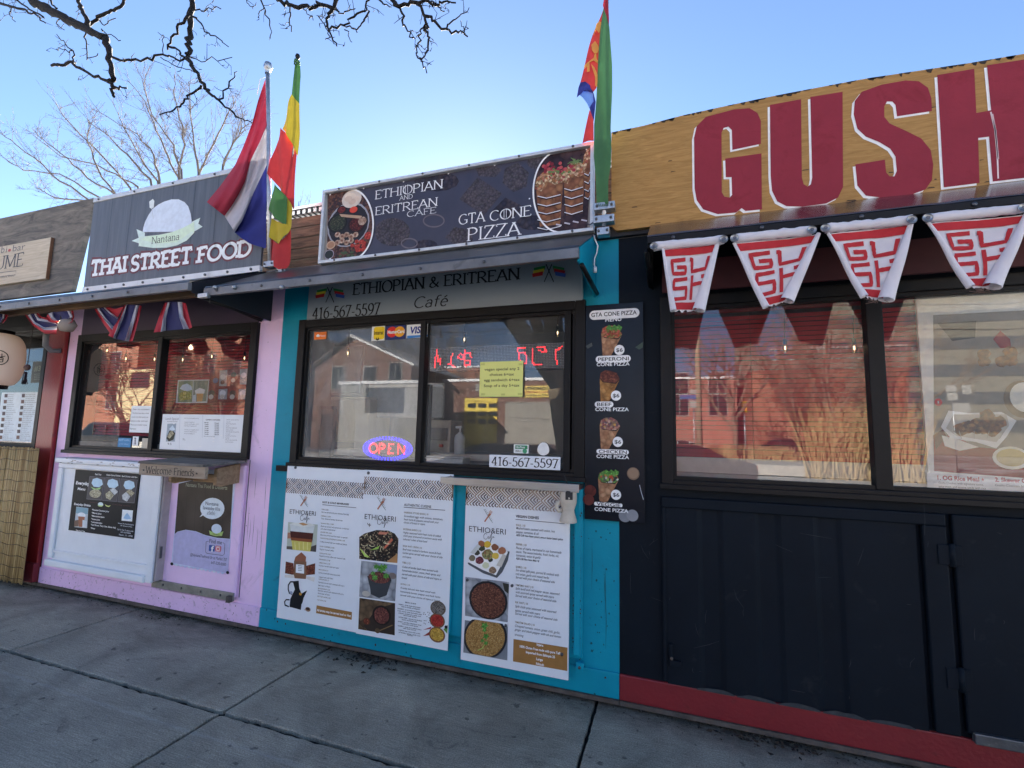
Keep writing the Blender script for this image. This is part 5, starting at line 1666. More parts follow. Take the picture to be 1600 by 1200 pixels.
for s, y, w, kd in [('TIMTIMO WAT | 10', 172, 185, 'h'), ('Split lentil and red pepper sauce, seasoned', 212, 455, 't'), ('with assorted spices served with injera', 250, 400, 't'), ('Served with your choice of seasonal side', 288, 425, 't'),
                    ('KIK WAT | 10', 350, 130, 'h'), ('Split chick peas seasoned with assorted', 400, 425, 't'), ('spices served with injera', 440, 260, 't'), ('Served with your choice of seasonal side', 478, 440, 't'),
                    ('TIMATIM SALAD | 10', 560, 205, 'h'), ('Chopped tomato, onion, green chili, garlic,', 608, 470, 't'), ('ginger and black pepper with oil and lemon', 648, 480, 't'), ('dressing', 688, 90, 't')]:
    lines(A, zh, 605 - (y - 172) * .02, [(s, y, w, kd)], 24 / 6.665, None, .1)
A.poly([zh(583, 722), zh(1145, 812), zh(1143, 1056), zh(577, 955)], GOLD, 1)
for s, y, xa, xb in [('Injera', 790, 825, 893), ('100% Gluten Free made with pure Teff', 815, 648, 1070), ('imported from Ethiopia 25', 872, 712, 1015), ('Large', 940, 820, 888), ('Nitsuh', 990, 818, 900)]:
    A.sans(s, zh(xa, y), zh(xb, y + (xb - xa) * .15), 24 / 6.665, WHITE_INK, 2, bold=.03)
# platter
A.poly([zf(75, 985), zf(110, 970), zf(380, 1115), zf(500, 850), zf(540, 860), zf(520, 960), zf(460, 1085), zf(400, 1150), zf(250, 1100), zf(90, 1005)], ink(84, 88, 92), 2)
A.poly([zf(85, 975), zf(200, 750), zf(330, 760), zf(510, 830), zf(520, 870), zf(390, 1120), zf(240, 1060)], ink(228, 228, 226), 3)
F_SAL = food('food_salad', [rgb(120, 130, 80), rgb(176, 164, 110), rgb(90, 100, 60), rgb(190, 120, 90)], 130)
for (x, y, r, f) in ((300, 890, 66, F_SAL), (210, 955, 48, food('food_beet', [rgb(130, 70, 80), rgb(100, 46, 56), rgb(160, 100, 100)], 130)), (295, 780, 44, ink(206, 172, 60)), (385, 905, 42, ink(206, 176, 76)), (380, 810, 42, ink(130, 84, 60)), (455, 850, 46, ink(160, 104, 76)),
                     (230, 770, 40, ink(150, 96, 66)), (235, 820, 40, ink(66, 70, 54)), (280, 1010, 40, ink(200, 204, 170)), (355, 1065, 44, food('food_brown_mix', [rgb(150, 124, 100), rgb(176, 150, 120), rgb(120, 90, 70)], 120)), (130, 930, 38, ink(110, 104, 84)), (180, 870, 36, ink(64, 64, 56)), (330, 950, 28, ink(50, 54, 46))):
    A.poly([(zf(x, y)[0] + r / 7.06 * rnd.uniform(.82, 1.05) * cos(k * .42), zf(x, y)[1] + r / 7.06 * rnd.uniform(.75, .98) * sin(k * .42)) for k in range(15)], f, 4 + (x % 3))
A.poly([zf(108, 870), zf(190, 775), zf(225, 800), zf(150, 890)], ink(196, 200, 196), 7); A.poly([zf(395, 1010), zf(470, 880), zf(505, 905), zf(450, 1030)], ink(190, 186, 176), 7)
# two pans
A.poly([zh(82, 75), zh(538, 130), zh(522, 548), zh(78, 480)], F_LINEN, 1)
A.disc(zh(318, 318), 202 / 6.665, ink(34, 34, 38), 2, 200 / 6.665); A.disc(zh(318, 322), 180 / 6.665, F_LENT, 3, 182 / 6.665)
A.poly([zh(470, 135), zh(536, 150), zh(532, 250), zh(490, 220)], ink(52, 52, 46), 3)
A.poly([zh(60, 478), zh(525, 555), zh(522, 590), zh(60, 520)], PAPER, 5)
A.line([zh(78, 482), zh(526, 552)], 1.6, PAPER, 6)
A.poly([zh(78, 492), zh(525, 558), zh(518, 945), zh(60, 862)], ink(120, 126, 132), 1)
pan = [zh(300 + 212 * cos(t), 705 + 218 * sin(t)) for t in [2 * pi * k / 40 for k in range(40)]]
def clip_pan(r):
    pts = []
    for k in range(48):
        t = 2 * pi * k / 48
        x, y = 292 + r * cos(t), 700 + r * 1.02 * sin(t)
        x = min(max(x, 72), 522)
        y = max(y, 500 + (x - 78) * .15); y = min(y, 855 + (x - 60) * .17)
        pts.append(zh(x, y))
    return pts
A.poly(clip_pan(226), ink(40, 40, 44), 7)
A.poly(clip_pan(204), F_CURR, 8)
for p, r in (((285, 580), 46), ((300, 690), 40), ((262, 735), 26), ((300, 760), 30), ((285, 625), 30)):
    A.poly([(zh(*p)[0] + r / 6.665 * (.55 + .45 * (k % 3 == 0)) * cos(k * .45), zh(*p)[1] + r / 6.665 * (.55 + .45 * (k % 3 == 0)) * sin(k * .45)) for k in range(14)], F_LEAF, 9)
A.line([zh(285, 780), zh(262, 815), zh(215, 835)], 1.0, ink(150, 190, 90), 9)
mt.build('print', b3)
m = MB()
for p in (zf(96, 118), zf(1120, 165), zh(105, 105), zh(505, 578), zh(570, 165), zh(1088, 880)):
    x, z = F(*p, YV); pin('screw', b3, (x, YV - .009, z), (x, YV + .002, z), .0085, SCREW)

# clay mug hanging on its cord
mx, mz = F(888, 788, -.12)
mug = thing('clay_mug', 'cream clay mug with broken side hanging on a cord beside the vegan menu', 'mug', (mx, -.12, F(888, 815, -.12)[1]))
CLAY = pmat('cream_clay', (.55, .49, .40), .75, .12, 14, .2, 60)
zm = ZM(690, 720, 3.429)
zt1 = F(*zm(675, 150), -.12)[1]; zb1_ = F(*zm(675, 328), -.12)[1]; hgt = zt1 - zb1_
w = F(*zm(720, 240), -.12)[0] - F(*zm(630, 240), -.12)[0]
m = MB()
m.lathe(mx, -.12, [(w * .50, zb1_), (w * .5, zb1_ + .01), (w * .36, zb1_ + hgt * .30), (w * .34, zb1_ + hgt * .36), (w * .48, zb1_ + hgt * .58), (w * .5, zb1_ + hgt * .75), (w * .46, zb1_ + hgt * .98), (w * .43, zt1), (w * .38, zt1 - .004), (w * .38, zb1_ + hgt * .5)], CLAY, 24)
m.build('body', mug)
m = MB(); m.tube([(mx - w * .42, -.13, zb1_ + hgt * .62), (mx - w * .62, -.14, zb1_ + hgt * .55), (mx - w * .66, -.14, zb1_ + hgt * .42), (mx - w * .52, -.14, zb1_ + hgt * .34), (mx - w * .36, -.13, zb1_ + hgt * .35)], .012, CLAY, 10); m.build('handle', mug)
m = MB()
hole_shade = [(mx - w * .06 + w * .4 * a, zb1_ + hgt * b) for a, b in ((0, .70), (0, .93), (.2, .97), (.7, .96), (1.0, .93), (1.0, .70))]
vs = [(p[0], -.12 - math.sqrt(max(0, (w * .5) ** 2 - (p[0] - mx) ** 2)) - .004, p[1]) for p in hole_shade]
m.add(vs, [tuple(reversed(range(6)))], DARKINT); m.build('hole_shade', mug)  # dark patch over the closed body, painting the shade inside the opening
m = MB(); m.tube([(mx + w * .15, -.13, zt1 - .01), P3(*zm(668, 110), -.14), P3(*zm(655, 70), -.16)], .003, DARKINT, 5); m.build('cord', mug)

# ------------------------------------------------------------------ tall cone menu between teal and black walls
zk = ZM(900, 460, 3.243)
YK = -.03
c = rectF(zk(46, 52), zk(345, 42), zk(345, 1165), zk(46, 1135), YK)
ck = thing('cone_menu', 'tall black glossy cone pizza menu with four cones and price dots', 'menu', ((c[0] + c[1]) / 2, -.02, c[2]))
m = MB(); m.bevbox(c[0], c[1], YK, -.001, c[2], c[3], pmat('glossy_black_print', (.008, .010, .016), .25, .3, 4, .05, 5, spec=.18), .002); m.build('sheet', ck)
m = MB(); A = Art(m, YK)
A.round(zk(68, 84), zk(322, 116), WHITE_INK, 1, .5); A.sans('GTA CONE PIZZA', zk(78, 112), zk(308, 104), 20 / 3.243, DARK_INK, 2, bold=.012)
A.sans('MENU', zk(148, 137), zk(230, 135), 20 / 3.243, WHITE_INK, 1, bold=.02)
CONE = [food('cone_crust', [rgb(176, 130, 96), rgb(150, 104, 74), rgb(196, 152, 116)], 40), food('cone_crust_gold', [rgb(178, 128, 70), rgb(150, 100, 50), rgb(200, 150, 90)], 40)]
TOPS = [food('top_pepperoni', [rgb(180, 60, 44), rgb(200, 110, 90), rgb(96, 130, 60), rgb(150, 40, 34)], 90), food('top_beef', [rgb(110, 56, 44), rgb(80, 38, 30), rgb(140, 80, 62)], 110), food('top_chicken', [rgb(200, 170, 150), rgb(150, 84, 76), rgb(90, 80, 96), rgb(206, 160, 84)], 90), food('top_veggie', [rgb(220, 220, 210), rgb(40, 36, 50), rgb(120, 170, 80), rgb(190, 70, 50)], 80)]
for i, (y0, xl, xr, yb, nm, px, nl, nr, ny, cl, cr, cy_) in enumerate([
        (160, 128, 234, 312, 'PEPERONI', 220, 100, 278, 328, 105, 272, 361), (385, 120, 222, 545, 'BEEF', 203, 95, 190, 558, 98, 268, 590),
        (625, 120, 224, 782, 'CHICKEN', 212, 104, 268, 798, 104, 269, 830), (893, 112, 218, 1048, 'VEGGIE', 203, 92, 236, 1065, 94, 266, 1100)]):
    A.poly([zk(xl, y0 + 40), zk(xl + 15, y0 + 60), zk(xr - 20, y0 + 68), zk(xr - 2, y0 + 48), zk((xl + xr) / 2 - 4, yb), zk((xl + xr) / 2 - 26, yb + 6), zk((xl + xr) / 2 - 46, yb - 2)], CONE[i == 1], 1)
    A.poly([zk(xl, y0 + 42), zk(xl + 6, y0 + 12), zk(xl + 30, y0), zk(xl + 60, y0 - 2 + 6 * (i % 2)), zk(xr - 16, y0 + 14), zk(xr, y0 + 44), zk(xr - 20, y0 + 62), zk(xl + 45, y0 + 62), zk(xl + 14, y0 + 56)], TOPS[i], 2)
    if i in (0, 3):
        for d in (0, 26, 48):
            A.poly([zk(xl + 22 + d, y0 + 14), zk(xl + 40 + d, y0 - 6), zk(xl + 58 + d, y0 + 6), zk(xl + 52 + d, y0 + 24)], F_LEAF, 3)
    A.disc(zk(px, y0 + 122 + (6 if i == 1 else 0)), 26 / 3.243, WHITE_INK, 3)
    A.sans('$6', zk(px - 16, y0 + 131 + (6 if i == 1 else 0)), zk(px + 17, y0 + 131 + (6 if i == 1 else 0)), 18 / 3.243, DARK_INK, 4, bold=.015)
    A.round(zk(nl, ny - 15), zk(nr, ny + 14), WHITE_INK, 3, .5)
    A.sans(nm, zk(nl + 12, ny + 8), zk(nr - 10, ny + 8), 17 / 3.243, DARK_INK, 4, bold=.012)
    A.sans('CONE PIZZA', zk(cl, cy_ - 1), zk(cr, cy_ + 3), 17 / 3.243, WHITE_INK, 3, bold=.02)
A.disc(zk(72, 995), 30 / 3.243, food('tomato_dark', [rgb(110, 50, 44), rgb(80, 36, 34)], 20), 1); A.disc(zk(64, 1040), 28 / 3.243, ink(96, 46, 42), 2)
A.disc(zk(290, 908), 32 / 3.243, ink(116, 96, 78), 1); A.disc(zk(290, 906), 27 / 3.243, ink(140, 116, 94), 2)
A.disc(zk(248, 1122), 32 / 3.243, ink(120, 124, 130), 1); A.disc(zk(286, 1120), 30 / 3.243, ink(132, 136, 142), 2)
A.poly([zk(300, 268), zk(340, 240), zk(338, 270), zk(320, 280)], ink(60, 74, 66), 1); A.poly([zk(48, 262), zk(80, 245), zk(84, 262), zk(60, 275)], ink(70, 76, 76), 1)
A.line([zk(322, 965), zk(330, 1000), zk(342, 1040)], .8, ink(190, 196, 204), 1)
m.build('print', ck)

# ------------------------------------------------------------------ white flap and its menu on the lavender stall
WPAINT = pmat('chipped_white_paint', (.78, .81, .84), .6, .05, 3, .35, 30, dirt=(.30, .28, .27), dirt_amt=.6, dirt_scale=7, dirt_thr=.66)
zp = ZM(70, 690, 4.0)
YW = -.11
c = rectF(zp(85, 95), zp(735, 140), zp(665, 890), zp(10, 770), YW)
x0, x1, z0, z1 = c
wp = thing('folding_counter', 'chipped white wooden flap folded down under the lavender stall window', 'counter flap', ((x0 + x1) / 2, -.05, z0))
m = MB()
m.bevbox(x0 + .03, x1 - .02, YW + .02, -.002, z0, z1 - .03, WPAINT, .006); m.build('board', wp)
m = MB()
m.bevbox(x0 - .01, x1 + .01, YW - .025, -.002, z1 - .045, z1, WPAINT, .012); m.bevbox(x0 + .01, x1 - .005, YW - .005, YW + .019, z1 - .09, z1 - .046, WPAINT, .01)
m.build('top_moulding', wp)
m = MB()
m.bevbox(x0 + .004, x0 + .06, YW, YW + .019, z0 + .06, z1 - .092, WPAINT, .006); m.bevbox(x1 - .07, x1 - .004, YW, YW + .019, z0 + .0, z1 - .092, WPAINT, .006)
m.bevbox(x0 - .01, x1 - .072, YW - .012, YW + .019, z0 - .004, z0 + .05, WPAINT, .01); m.bevbox(x0 + .062, x1 - .072, YW + .004, YW + .019, z0 + .11, z0 + .13, WPAINT, .005)
m.build('side_moulding', wp)
m = MB(); m.bevbox(x1 - .019, x1 + .012, YW + .022, -.003, z0 + .01, z1 - .05, pmat('bare_edge_wood', (.42, .36, .36), .8, .2, 6, .3, 30), .004)
m.bevbox(x1 + .0125, x1 + .022, -.075, -.06, z0 + .18, z0 + .27, SCREW, .003); m.build('edge_board', wp)
m = MB()
for k in range(26):
    x = rnd.uniform(x0, x1 - .05); z = z1 - rnd.choice((.005, .02, .03, .044)) ; w = rnd.uniform(.01, .05)
    m.poly([(x, z), (x + w, z + .002), (x + w * .7, z + .006), (x + w * .2, z + .005)], YW - .0262, ink(110, 100, 98))
m.build('paint_chips', wp)
ye = YW + .012
zq = ZM(100, 720, 9.233)
c = rectF(zq(175, 128), zq(1082, 188), zq(1010, 1125), zq(52, 1003), ye)
ps = thing('menu_poster', 'square black everyday menu poster on the white wooden flap', 'poster', ((c[0] + c[1]) / 2, ye, c[2]))
m = MB(); m.bevbox(c[0], c[1], ye, YW + .0195, c[2], c[3], pmat('black_poster_print', (.010, .012, .016), .5, .3, 6, .1, 8, spec=.12), .001); m.build('sheet', ps)
m = MB(); A = Art(m, ye)
A.sans('Everyday', zq(172, 335), zq(368, 356), 44 / 9.233, WHITE_INK, 1, bold=.03, shear=.15); A.sans('Menu', zq(196, 418), zq(305, 428), 36 / 9.233, WHITE_INK, 1, bold=.03, shear=.15)
A.sans('Everyday Drinks', zq(146, 636), zq(384, 660), 30 / 9.233, WHITE_INK, 1, bold=.03, shear=.15)
F_RICE = food('food_rice', [rgb(205, 212, 214), rgb(226, 232, 232), rgb(186, 196, 196)], 150); F_NOOD = food('food_noodles', [rgb(200, 196, 160), rgb(120, 110, 84), rgb(226, 222, 190), rgb(84, 70, 56)], 170)
for i, (xa, ya, xb, yb) in enumerate(((372, 222, 592, 572), (600, 236, 812, 592), (822, 256, 1066, 612))):
    sh = 48
    A.poly([zq(xa, ya), zq(xb, ya + 16), zq(xb - sh, yb), zq(xa - sh, yb - 18)], ink(92, 92, 104), 1)
    A.poly([zq(xa + 6, ya + 8), zq(xb - 10, ya + 18), zq(xb - sh - 6, yb - 10), zq(xa - sh + 8, yb - 26)], ink(58, 58, 66), 2)
    cx = (xa + xb) / 2
    A.poly([zq(cx - 80, ya + 100), zq(cx - 60, ya + 40), zq(cx, ya + 24), zq(cx + 70, ya + 50), zq(cx + 84, ya + 120), zq(cx + 30, ya + 160), zq(cx - 50, ya + 150)], ink(178, 206, 222), 3)
    if i == 0:
        A.poly([zq(cx - 95, ya + 150), zq(cx - 20, ya + 180), zq(cx + 60, ya + 160), zq(cx + 40, ya + 190), zq(cx - 40, ya + 200)], ink(150, 196, 120), 4)
        A.poly([zq(cx - 108 + 85 + 85 * cos(k * .4), ya + 250 + 60 * sin(k * .4)) for k in range(16)], F_NOOD, 4)
    else:
        A.poly([zq(cx - 100, ya + 240), zq(cx - 40, ya + 190), zq(cx + 20, ya + 260), zq(cx - 30, ya + 330), zq(cx - 90, ya + 300)], F_NOOD if i == 1 else F_RICE, 4)
        A.poly([zq(cx - 40, ya + 180), zq(cx + 20, ya + 150), zq(cx + 80, ya + 210), zq(cx + 30, ya + 260)], F_RICE if i == 1 else F_NOOD, 4)
for (s, xa, xb, y) in (('Pad Thai', 455, 540, 200), ('Green Curry Chicken', 615, 820, 212), ('Basil Chicken with Rice', 838, 1062, 232)):
    A.sans(s, zq(xa, y), zq(xb, y + 14), 20 / 9.233, WHITE_INK, 2, bold=.02)
A.disc(zq(532, 628), 4.2, ink(206, 220, 220), 2, 3.4); A.poly([zq(490, 640), zq(575, 645), zq(550, 662), zq(510, 658)], ink(178, 204, 130), 3)
A.poly([zq(592, 628), zq(640, 650), zq(678, 640), zq(650, 668), zq(610, 655)], ink(190, 200, 120), 2)
A.sans('Nantana Thai Street Food', zq(372, 602), zq(486, 612), 13 / 9.233, ink(100, 50, 56), 2); A.sans('everyday special', zq(700, 640), zq(960, 650), 16 / 9.233, ink(86, 48, 60), 2)
A.poly([zq(180, 662), zq(352, 682), zq(335, 972), zq(150, 955)], ink(180, 190, 196), 1); A.poly([zq(180, 666), zq(350, 684), zq(346, 770), zq(176, 755)], ink(120, 160, 176), 2)
A.disc(zq(258, 785), 60 / 9.233, ink(220, 226, 230), 3, 40 / 9.233); A.poly([zq(210, 800), zq(305, 808), zq(290, 955), zq(218, 950)], ink(150, 92, 66), 3); A.poly([zq(155, 860), zq(215, 850), zq(215, 945), zq(152, 950)], ink(110, 84, 72), 3); A.poly([zq(275, 850), zq(338, 870), zq(330, 965), zq(270, 955)], ink(206, 212, 216), 4)
for k, (s, w) in enumerate([('*Roasted Coconut Juice', 245), ('*Mango Juice', 140), ('*Mangosteen Juice', 185), ('*Guava Juice', 125), ('*Lemonade Juice', 160), ('*Iced Green, Thai, Coke, Ginger Ale)', 360), ('*Water', 65)]):
    x, y = 404 - k * 3, 718 + k * 44
    A.sans(s, zq(x, y), zq(x + w, y + w * .085), 22 / 9.233, WHITE_INK, 1, bold=.02)
A.sans('Thai Iced Tea', zq(170, 1012), zq(302, 1026), 18 / 9.233, WHITE_INK, 1, bold=.02)
A.poly([zq(845, 704), zq(998, 716), zq(985, 876), zq(832, 862)], ink(222, 228, 232), 1); A.poly([zq(915, 750), zq(955, 800), zq(970, 835), zq(915, 845), zq(860, 830), zq(880, 790)], ink(150, 186, 214), 2)
for (s, xa, xb, y, c_) in (('Nantana Thai Food & Desserts', 780, 1010, 908, 16), ('707 Dundas St West', 815, 985, 942, 15), ('Call Or Text To place order', 768, 1005, 1000, 20), ('647-520-0000', 818, 965, 1038, 18), ('Hours : 11 - 8 PM', 795, 990, 1078, 24)):
    A.sans(s, zq(xa, y), zq(xb, y + (xb - xa) * .1), c_ / 9.233, ink(190, 196, 206), 1, bold=.015)
m.build('print', ps)

# shelf with the welcome words
zw = ZM(70, 690, 4.0)
bx1 = F(*zw(1195, 145), 0)[0]
YS = -.36
sx0 = F(*zw(592, 170), YS)[0]; sx1 = F(*zw(995, 195), YS)[0]
fz1 = (F(*zw(592, 132), YS)[1] + F(*zw(985, 162), YS)[1]) / 2; fz0 = (F(*zw(594, 208), YS)[1] + F(*zw(985, 234), YS)[1]) / 2
bz = F(*zw(1190, 128), -.02)[1]
ws = thing('wooden_shelf', 'small wooden shelf with welcome words on its front above the poster hatch', 'shelf', ((sx0 + sx1) / 2, -.05, fz0))
GW = wood_mat('grey_shelf_wood', (.07, .065, .06), (.24, .22, .2), (1, 10, 10), .8, 3)
NW = wood_mat('warm_shelf_wood', (.20, .12, .06), (.42, .28, .16), (1.2, 8, 8), .7, 3)
m = MB(); m.add([(sx0, YS - .012, fz1), (sx1, YS - .012, fz1), (sx1 + .01, -.031, bz), (sx0 - .01, -.031, bz), (sx0, YS - .012, fz1 + .018), (sx1, YS - .012, fz1 + .018), (sx1 + .01, -.031, bz + .018), (sx0 - .01, -.031, bz + .018)],
              [(3, 2, 1, 0), (4, 5, 6, 7), (0, 1, 5, 4), (1, 2, 6, 5), (2, 3, 7, 6), (3, 0, 4, 7)], GW); m.build('top_board', ws)
m = MB(); m.bevbox(sx0 - .005, sx1 + .008, YS, YS + .025, fz0, fz1 - .001, wood_mat('front_board_wood', (.22, .16, .11), (.44, .35, .26), (1.2, 8, 10), .75, 3), .003); fb = m.build('front_board', ws)
m = MB(); A = Art(m, YS); A.serif('Welcome', zw(630, 195), zw(790, 208), 44 / 4, DARK_INK, 1, thick=.13, thin=.05, foot=.06); A.serif('Friends', zw(806, 208), zw(932, 217), 44 / 4, DARK_INK, 1, thick=.13, thin=.05, foot=.06)
for p in (zw(618, 178), zw(950, 200)): A.poly([(p[0] + 2.2 * (1 if k % 2 else .4) * cos(k * .628 + .3), p[1] + 2.2 * (1 if k % 2 else .4) * sin(k * .628 + .3)) for k in range(10)], DARK_INK, 1)
m.build('lettering', fb)
for (xx, nm) in ((sx1 - .05, 'r'), (sx0 + .14, 'l')):
    m = MB(); a = [(xx, -.22, bz - .035), (xx, -.032, bz - .008), (xx, -.032, bz - .15), (xx, -.19, bz - .165), (xx, -.22, bz - .15)]
    b = [(p[0] - .03, p[1], p[2]) for p in a]
    m.add(a + b, [(0, 4, 3, 2, 1)[::-1], (5, 6, 7, 8, 9)[::-1]] + [(i, (i + 1) % 5, 5 + (i + 1) % 5, 5 + i) for i in range(5)], NW)
    m.build('bracket', ws)
m = MB(); m.bevbox(sx0 + .15, sx1 - .09, -.06, -.032, bz - .16, bz - .1, NW, .003); m.build('cleat', ws)

# poster on the hatch: speech balloon, ribbon emblem, contact lines
zr = ZM(200, 690, 4.444)
yp = -.034
c = rectF(zr(355, 290), zr(735, 210), zr(705, 925), zr(300, 845), yp)
pz1 = F(*zr(740, 205), yp)[1]; pz0 = (F(*zr(705, 925), yp)[1] + F(*zr(300, 848), yp)[1]) / 2
po = thing('poster', 'brown and lilac poster with speech balloon on the lavender hatch', 'poster', ((c[0] + c[1]) / 2, yp, pz0))
m = MB(); m.bevbox(c[0], c[1], yp, -.0305, pz0, pz1, ink(196, 204, 226), .001); m.build('sheet', po)
m = MB(); A = Art(m, yp)
def hill(mat, l, top):
    pts = [zr(322, 640), zr(345, 625), zr(400, 612), zr(470, 622), zr(540, 650), zr(620, 668), zr(708, 675)]
    return pts
up_l, up_r = zr(352, 292), zr(733, 215)
A.poly([up_l, zr(735, 196), zr(708, 675), zr(620, 668), zr(540, 650), zr(470, 622), zr(400, 612), zr(345, 625), zr(325, 642)], food('poster_brown_planks', [rgb(62, 54, 48), rgb(74, 64, 58)], 6), 1)
for k in range(1, 6):
    A.line([zr(352 + k * 64, 300 - k * 10), zr(330 + k * 64, 640 + k * 6)], .5, ink(40, 36, 34), 2)
A.poly([zr(325, 645), zr(345, 628), zr(400, 615), zr(470, 625), zr(540, 653), zr(620, 671), zr(706, 678), zr(696, 880), zr(705, 915), zr(310, 840)], ink(176, 172, 206), 2)
A.sans('Nantana Thai Food & Desserts', zr(404, 305), zr(690, 340), 26 / 4.444, ink(150, 156, 140), 3, bold=.01)
A.poly([zr(588 + 84 * cos(k * .2618), 464 + 74 * sin(k * .2618)) for k in range(24)], ink(212, 222, 236), 3)
A.poly([zr(528, 510), zr(500, 524), zr(520, 496)], ink(212, 222, 236), 3)
for s, xa, xb, y in (('Nantana', 540, 630, 440), ('Sawatdee Kha', 522, 642, 472), ('สวัสดีค่ะ', 552, 608, 506)):
    A.sans(s, zr(xa, y), zr(xb, y + 6), 24 / 4.444, ink(66, 72, 84), 4)
A.disc(zr(617, 605), 36 / 4.444, ink(196, 208, 222), 3, 34 / 4.444); A.poly([zr(566, 616), zr(616, 640), zr(666, 622), zr(655, 655), zr(612, 656), zr(572, 645)], ink(166, 190, 110), 4)
A.sans('Nantana', zr(592, 648), zr(640, 648), 10 / 4.444, DARK_INK, 5)
A.sans('Find me', zr(566, 704), zr(654, 712), 28 / 4.444, ink(58, 56, 70), 3, bold=.005)
A.line([zr(562, 692), zr(545, 694), zr(541, 765), zr(552, 776), zr(660, 790), zr(671, 780), zr(675, 710), zr(660, 700)], .7, ink(58, 56, 70), 3)
A.round(zr(566, 716), zr(604, 764), ink(58, 84, 150), 3, .12); A.sans('f', zr(578, 762), zr(598, 762), 38 / 4.444, WHITE_INK, 4, bold=.04)
A.round(zr(610, 720), zr(648, 768), ink(190, 80, 110), 3, .3); A.round(zr(613, 724), zr(645, 764), ink(206, 110, 110), 4, .3)
A.line([zr(629 + 10 * cos(t * .524), 744 + 11 * sin(t * .524)) for t in range(13)], .6, WHITE_INK, 5); A.line([zr(617, 730), zr(641, 730), zr(641, 759), zr(617, 759), zr(617, 730)], .6, WHITE_INK, 5)
A.sans('@NantanaThaiFood Or at Market 707', zr(434, 790), zr(688, 832), 20 / 4.444, ink(70, 68, 84), 3)
A.sans('647-520-0000', zr(578, 848), zr(682, 864), 20 / 4.444, ink(70, 68, 84), 3)
# crumpled lower edge
for k in range(12):
    x = 330 + k * 29
    A.poly([zr(x, 848 + k * 5), zr(x + 22, 852 + k * 5), zr(x + 16, 866 + k * 5), zr(x + 2, 862 + k * 5)], ink(206 - 8 * (k % 3), 214 - 8 * (k % 3), 226), 4)
for p in (zr(308, 848), zr(695, 908), zr(745, 202)): A.disc(p, 2.4, DARK_INK, 5)
m.build('print', po)

# ------------------------------------------------------------------ papers and stickers on the panes
def paper(name, label, cat, corners, y, mat, draw, group=None, part='print', th=.0012):
    c = rectF(*corners, y)
    t = thing(name, label, cat, ((c[0] + c[1]) / 2, y, c[2]), group)
    m = MB(); m.box(c[0], c[1], y, y + th, c[2], c[3], mat); m.build('sheet', t)
    m = MB(); draw(Art(m, y), m, c)
    if m.v: m.build(part, t)
    return t
zA = ZM(450, 480, 3.404); zB = ZM(640, 500, 5.0)
yg = .004
def d1(A, m, c):
    for s, xa, xb, y in (('vegan special any 2', 585, 858, 393), ('choices 6+tax', 626, 816, 435), ('egg sandwich 6+tax', 582, 860, 478), ('Soup of a day 5+tax', 580, 858, 522)):
        A.sans(s, zB(xa, y), zB(xb, y), 20 / 5, ink(50, 56, 40), 1, bold=.008)
    for p in ((572, 346), (868, 346), (575, 580), (730, 582), (862, 578)):
        A.poly([zB(p[0] - 16, p[1] - 7), zB(p[0] + 16, p[1] - 8), zB(p[0] + 15, p[1] + 7), zB(p[0] - 15, p[1] + 8)], ink(190, 194, 110), 1)
paper('paper_notice', 'yellow paper notice of lunch specials taped on the teal stall window', 'notice', (zB(550, 325), zB(888, 322), zB(882, 600), zB(546, 600)), yg, pmat('yellow_paper', rgb(214, 216, 128, 1.15), .7, .04, 8), d1)
def d2(A, m, c):
    A.serif('416-567-5597', zB(640, 1142), zB(1160, 1150), 66 / 5, DARK_INK, 1, thick=.15, thin=.055, foot=.05)
paper('phone_sticker', 'white strip with a large phone number at the foot of the window', 'sticker', (zB(624, 1056), zB(1180, 1066), zB(1174, 1170), zB(622, 1152)), -.034, PAPER, d2, th=.003)
def card(colr, fn, nm, lb, cs):
    paper(nm, lb, 'sticker', cs, yg, ink(*colr), fn, 'card stickers on the window')
def dc1(A, m, c):
    A.round(zA(458, 106), zA(512, 170), ink(236, 196, 40), 1, .2); A.sans('Interac', zA(458, 148), zA(508, 143), 20 / 3.404, DARK_INK, 2, bold=.02)
    A.poly([zA(470, 160), zA(476, 172), zA(482, 160), zA(486, 172), zA(478, 178), zA(468, 174)], DARK_INK, 3)
card((226, 226, 222), dc1, 'card_sticker', 'yellow and black debit card sticker leftmost in its row on the window', (zA(446, 98), zA(516, 96), zA(514, 178), zA(444, 180)))
def dc2(A, m, c):
    A.disc(zA(554, 132), 28 / 3.404, ink(214, 50, 44), 1); A.disc(zA(594, 130), 28 / 3.404, ink(236, 160, 40), 1)
    A.sans('MasterCard', zA(530, 142), zA(620, 136), 17 / 3.404, WHITE_INK, 2, bold=.03)
card((40, 52, 104), dc2, 'card_sticker', 'dark blue card sticker with red and orange discs on the window', (zA(522, 98), zA(626, 96), zA(624, 170), zA(520, 172)))
def dc3(A, m, c):
    A.sans('VISA', zA(646, 142), zA(734, 134), 34 / 3.404, ink(40, 60, 140), 2, bold=.03, shear=.15); A.poly([zA(634, 152), zA(742, 146), zA(742, 156), zA(634, 166)], ink(60, 130, 200), 1)
card((226, 230, 234), dc3, 'card_sticker', 'white card sticker with blue capital letters rightmost in its row', (zA(632, 94), zA(742, 88), zA(742, 156), zA(630, 168)))
def dc4(A, m, c):
    A.poly([zA(150, 150), zA(160, 142), zA(170, 150), zA(168, 158), zA(152, 158)], WHITE_INK, 1); A.sans('food', zA(172, 158), zA(198, 154), 10 / 3.404, WHITE_INK, 1)
paper('window_sticker', 'small orange sticker in the top corner of the teal stall window', 'sticker', (zA(140, 136), zA(205, 128), zA(202, 168), zA(138, 174)), yg, ink(226, 120, 50), dc4)
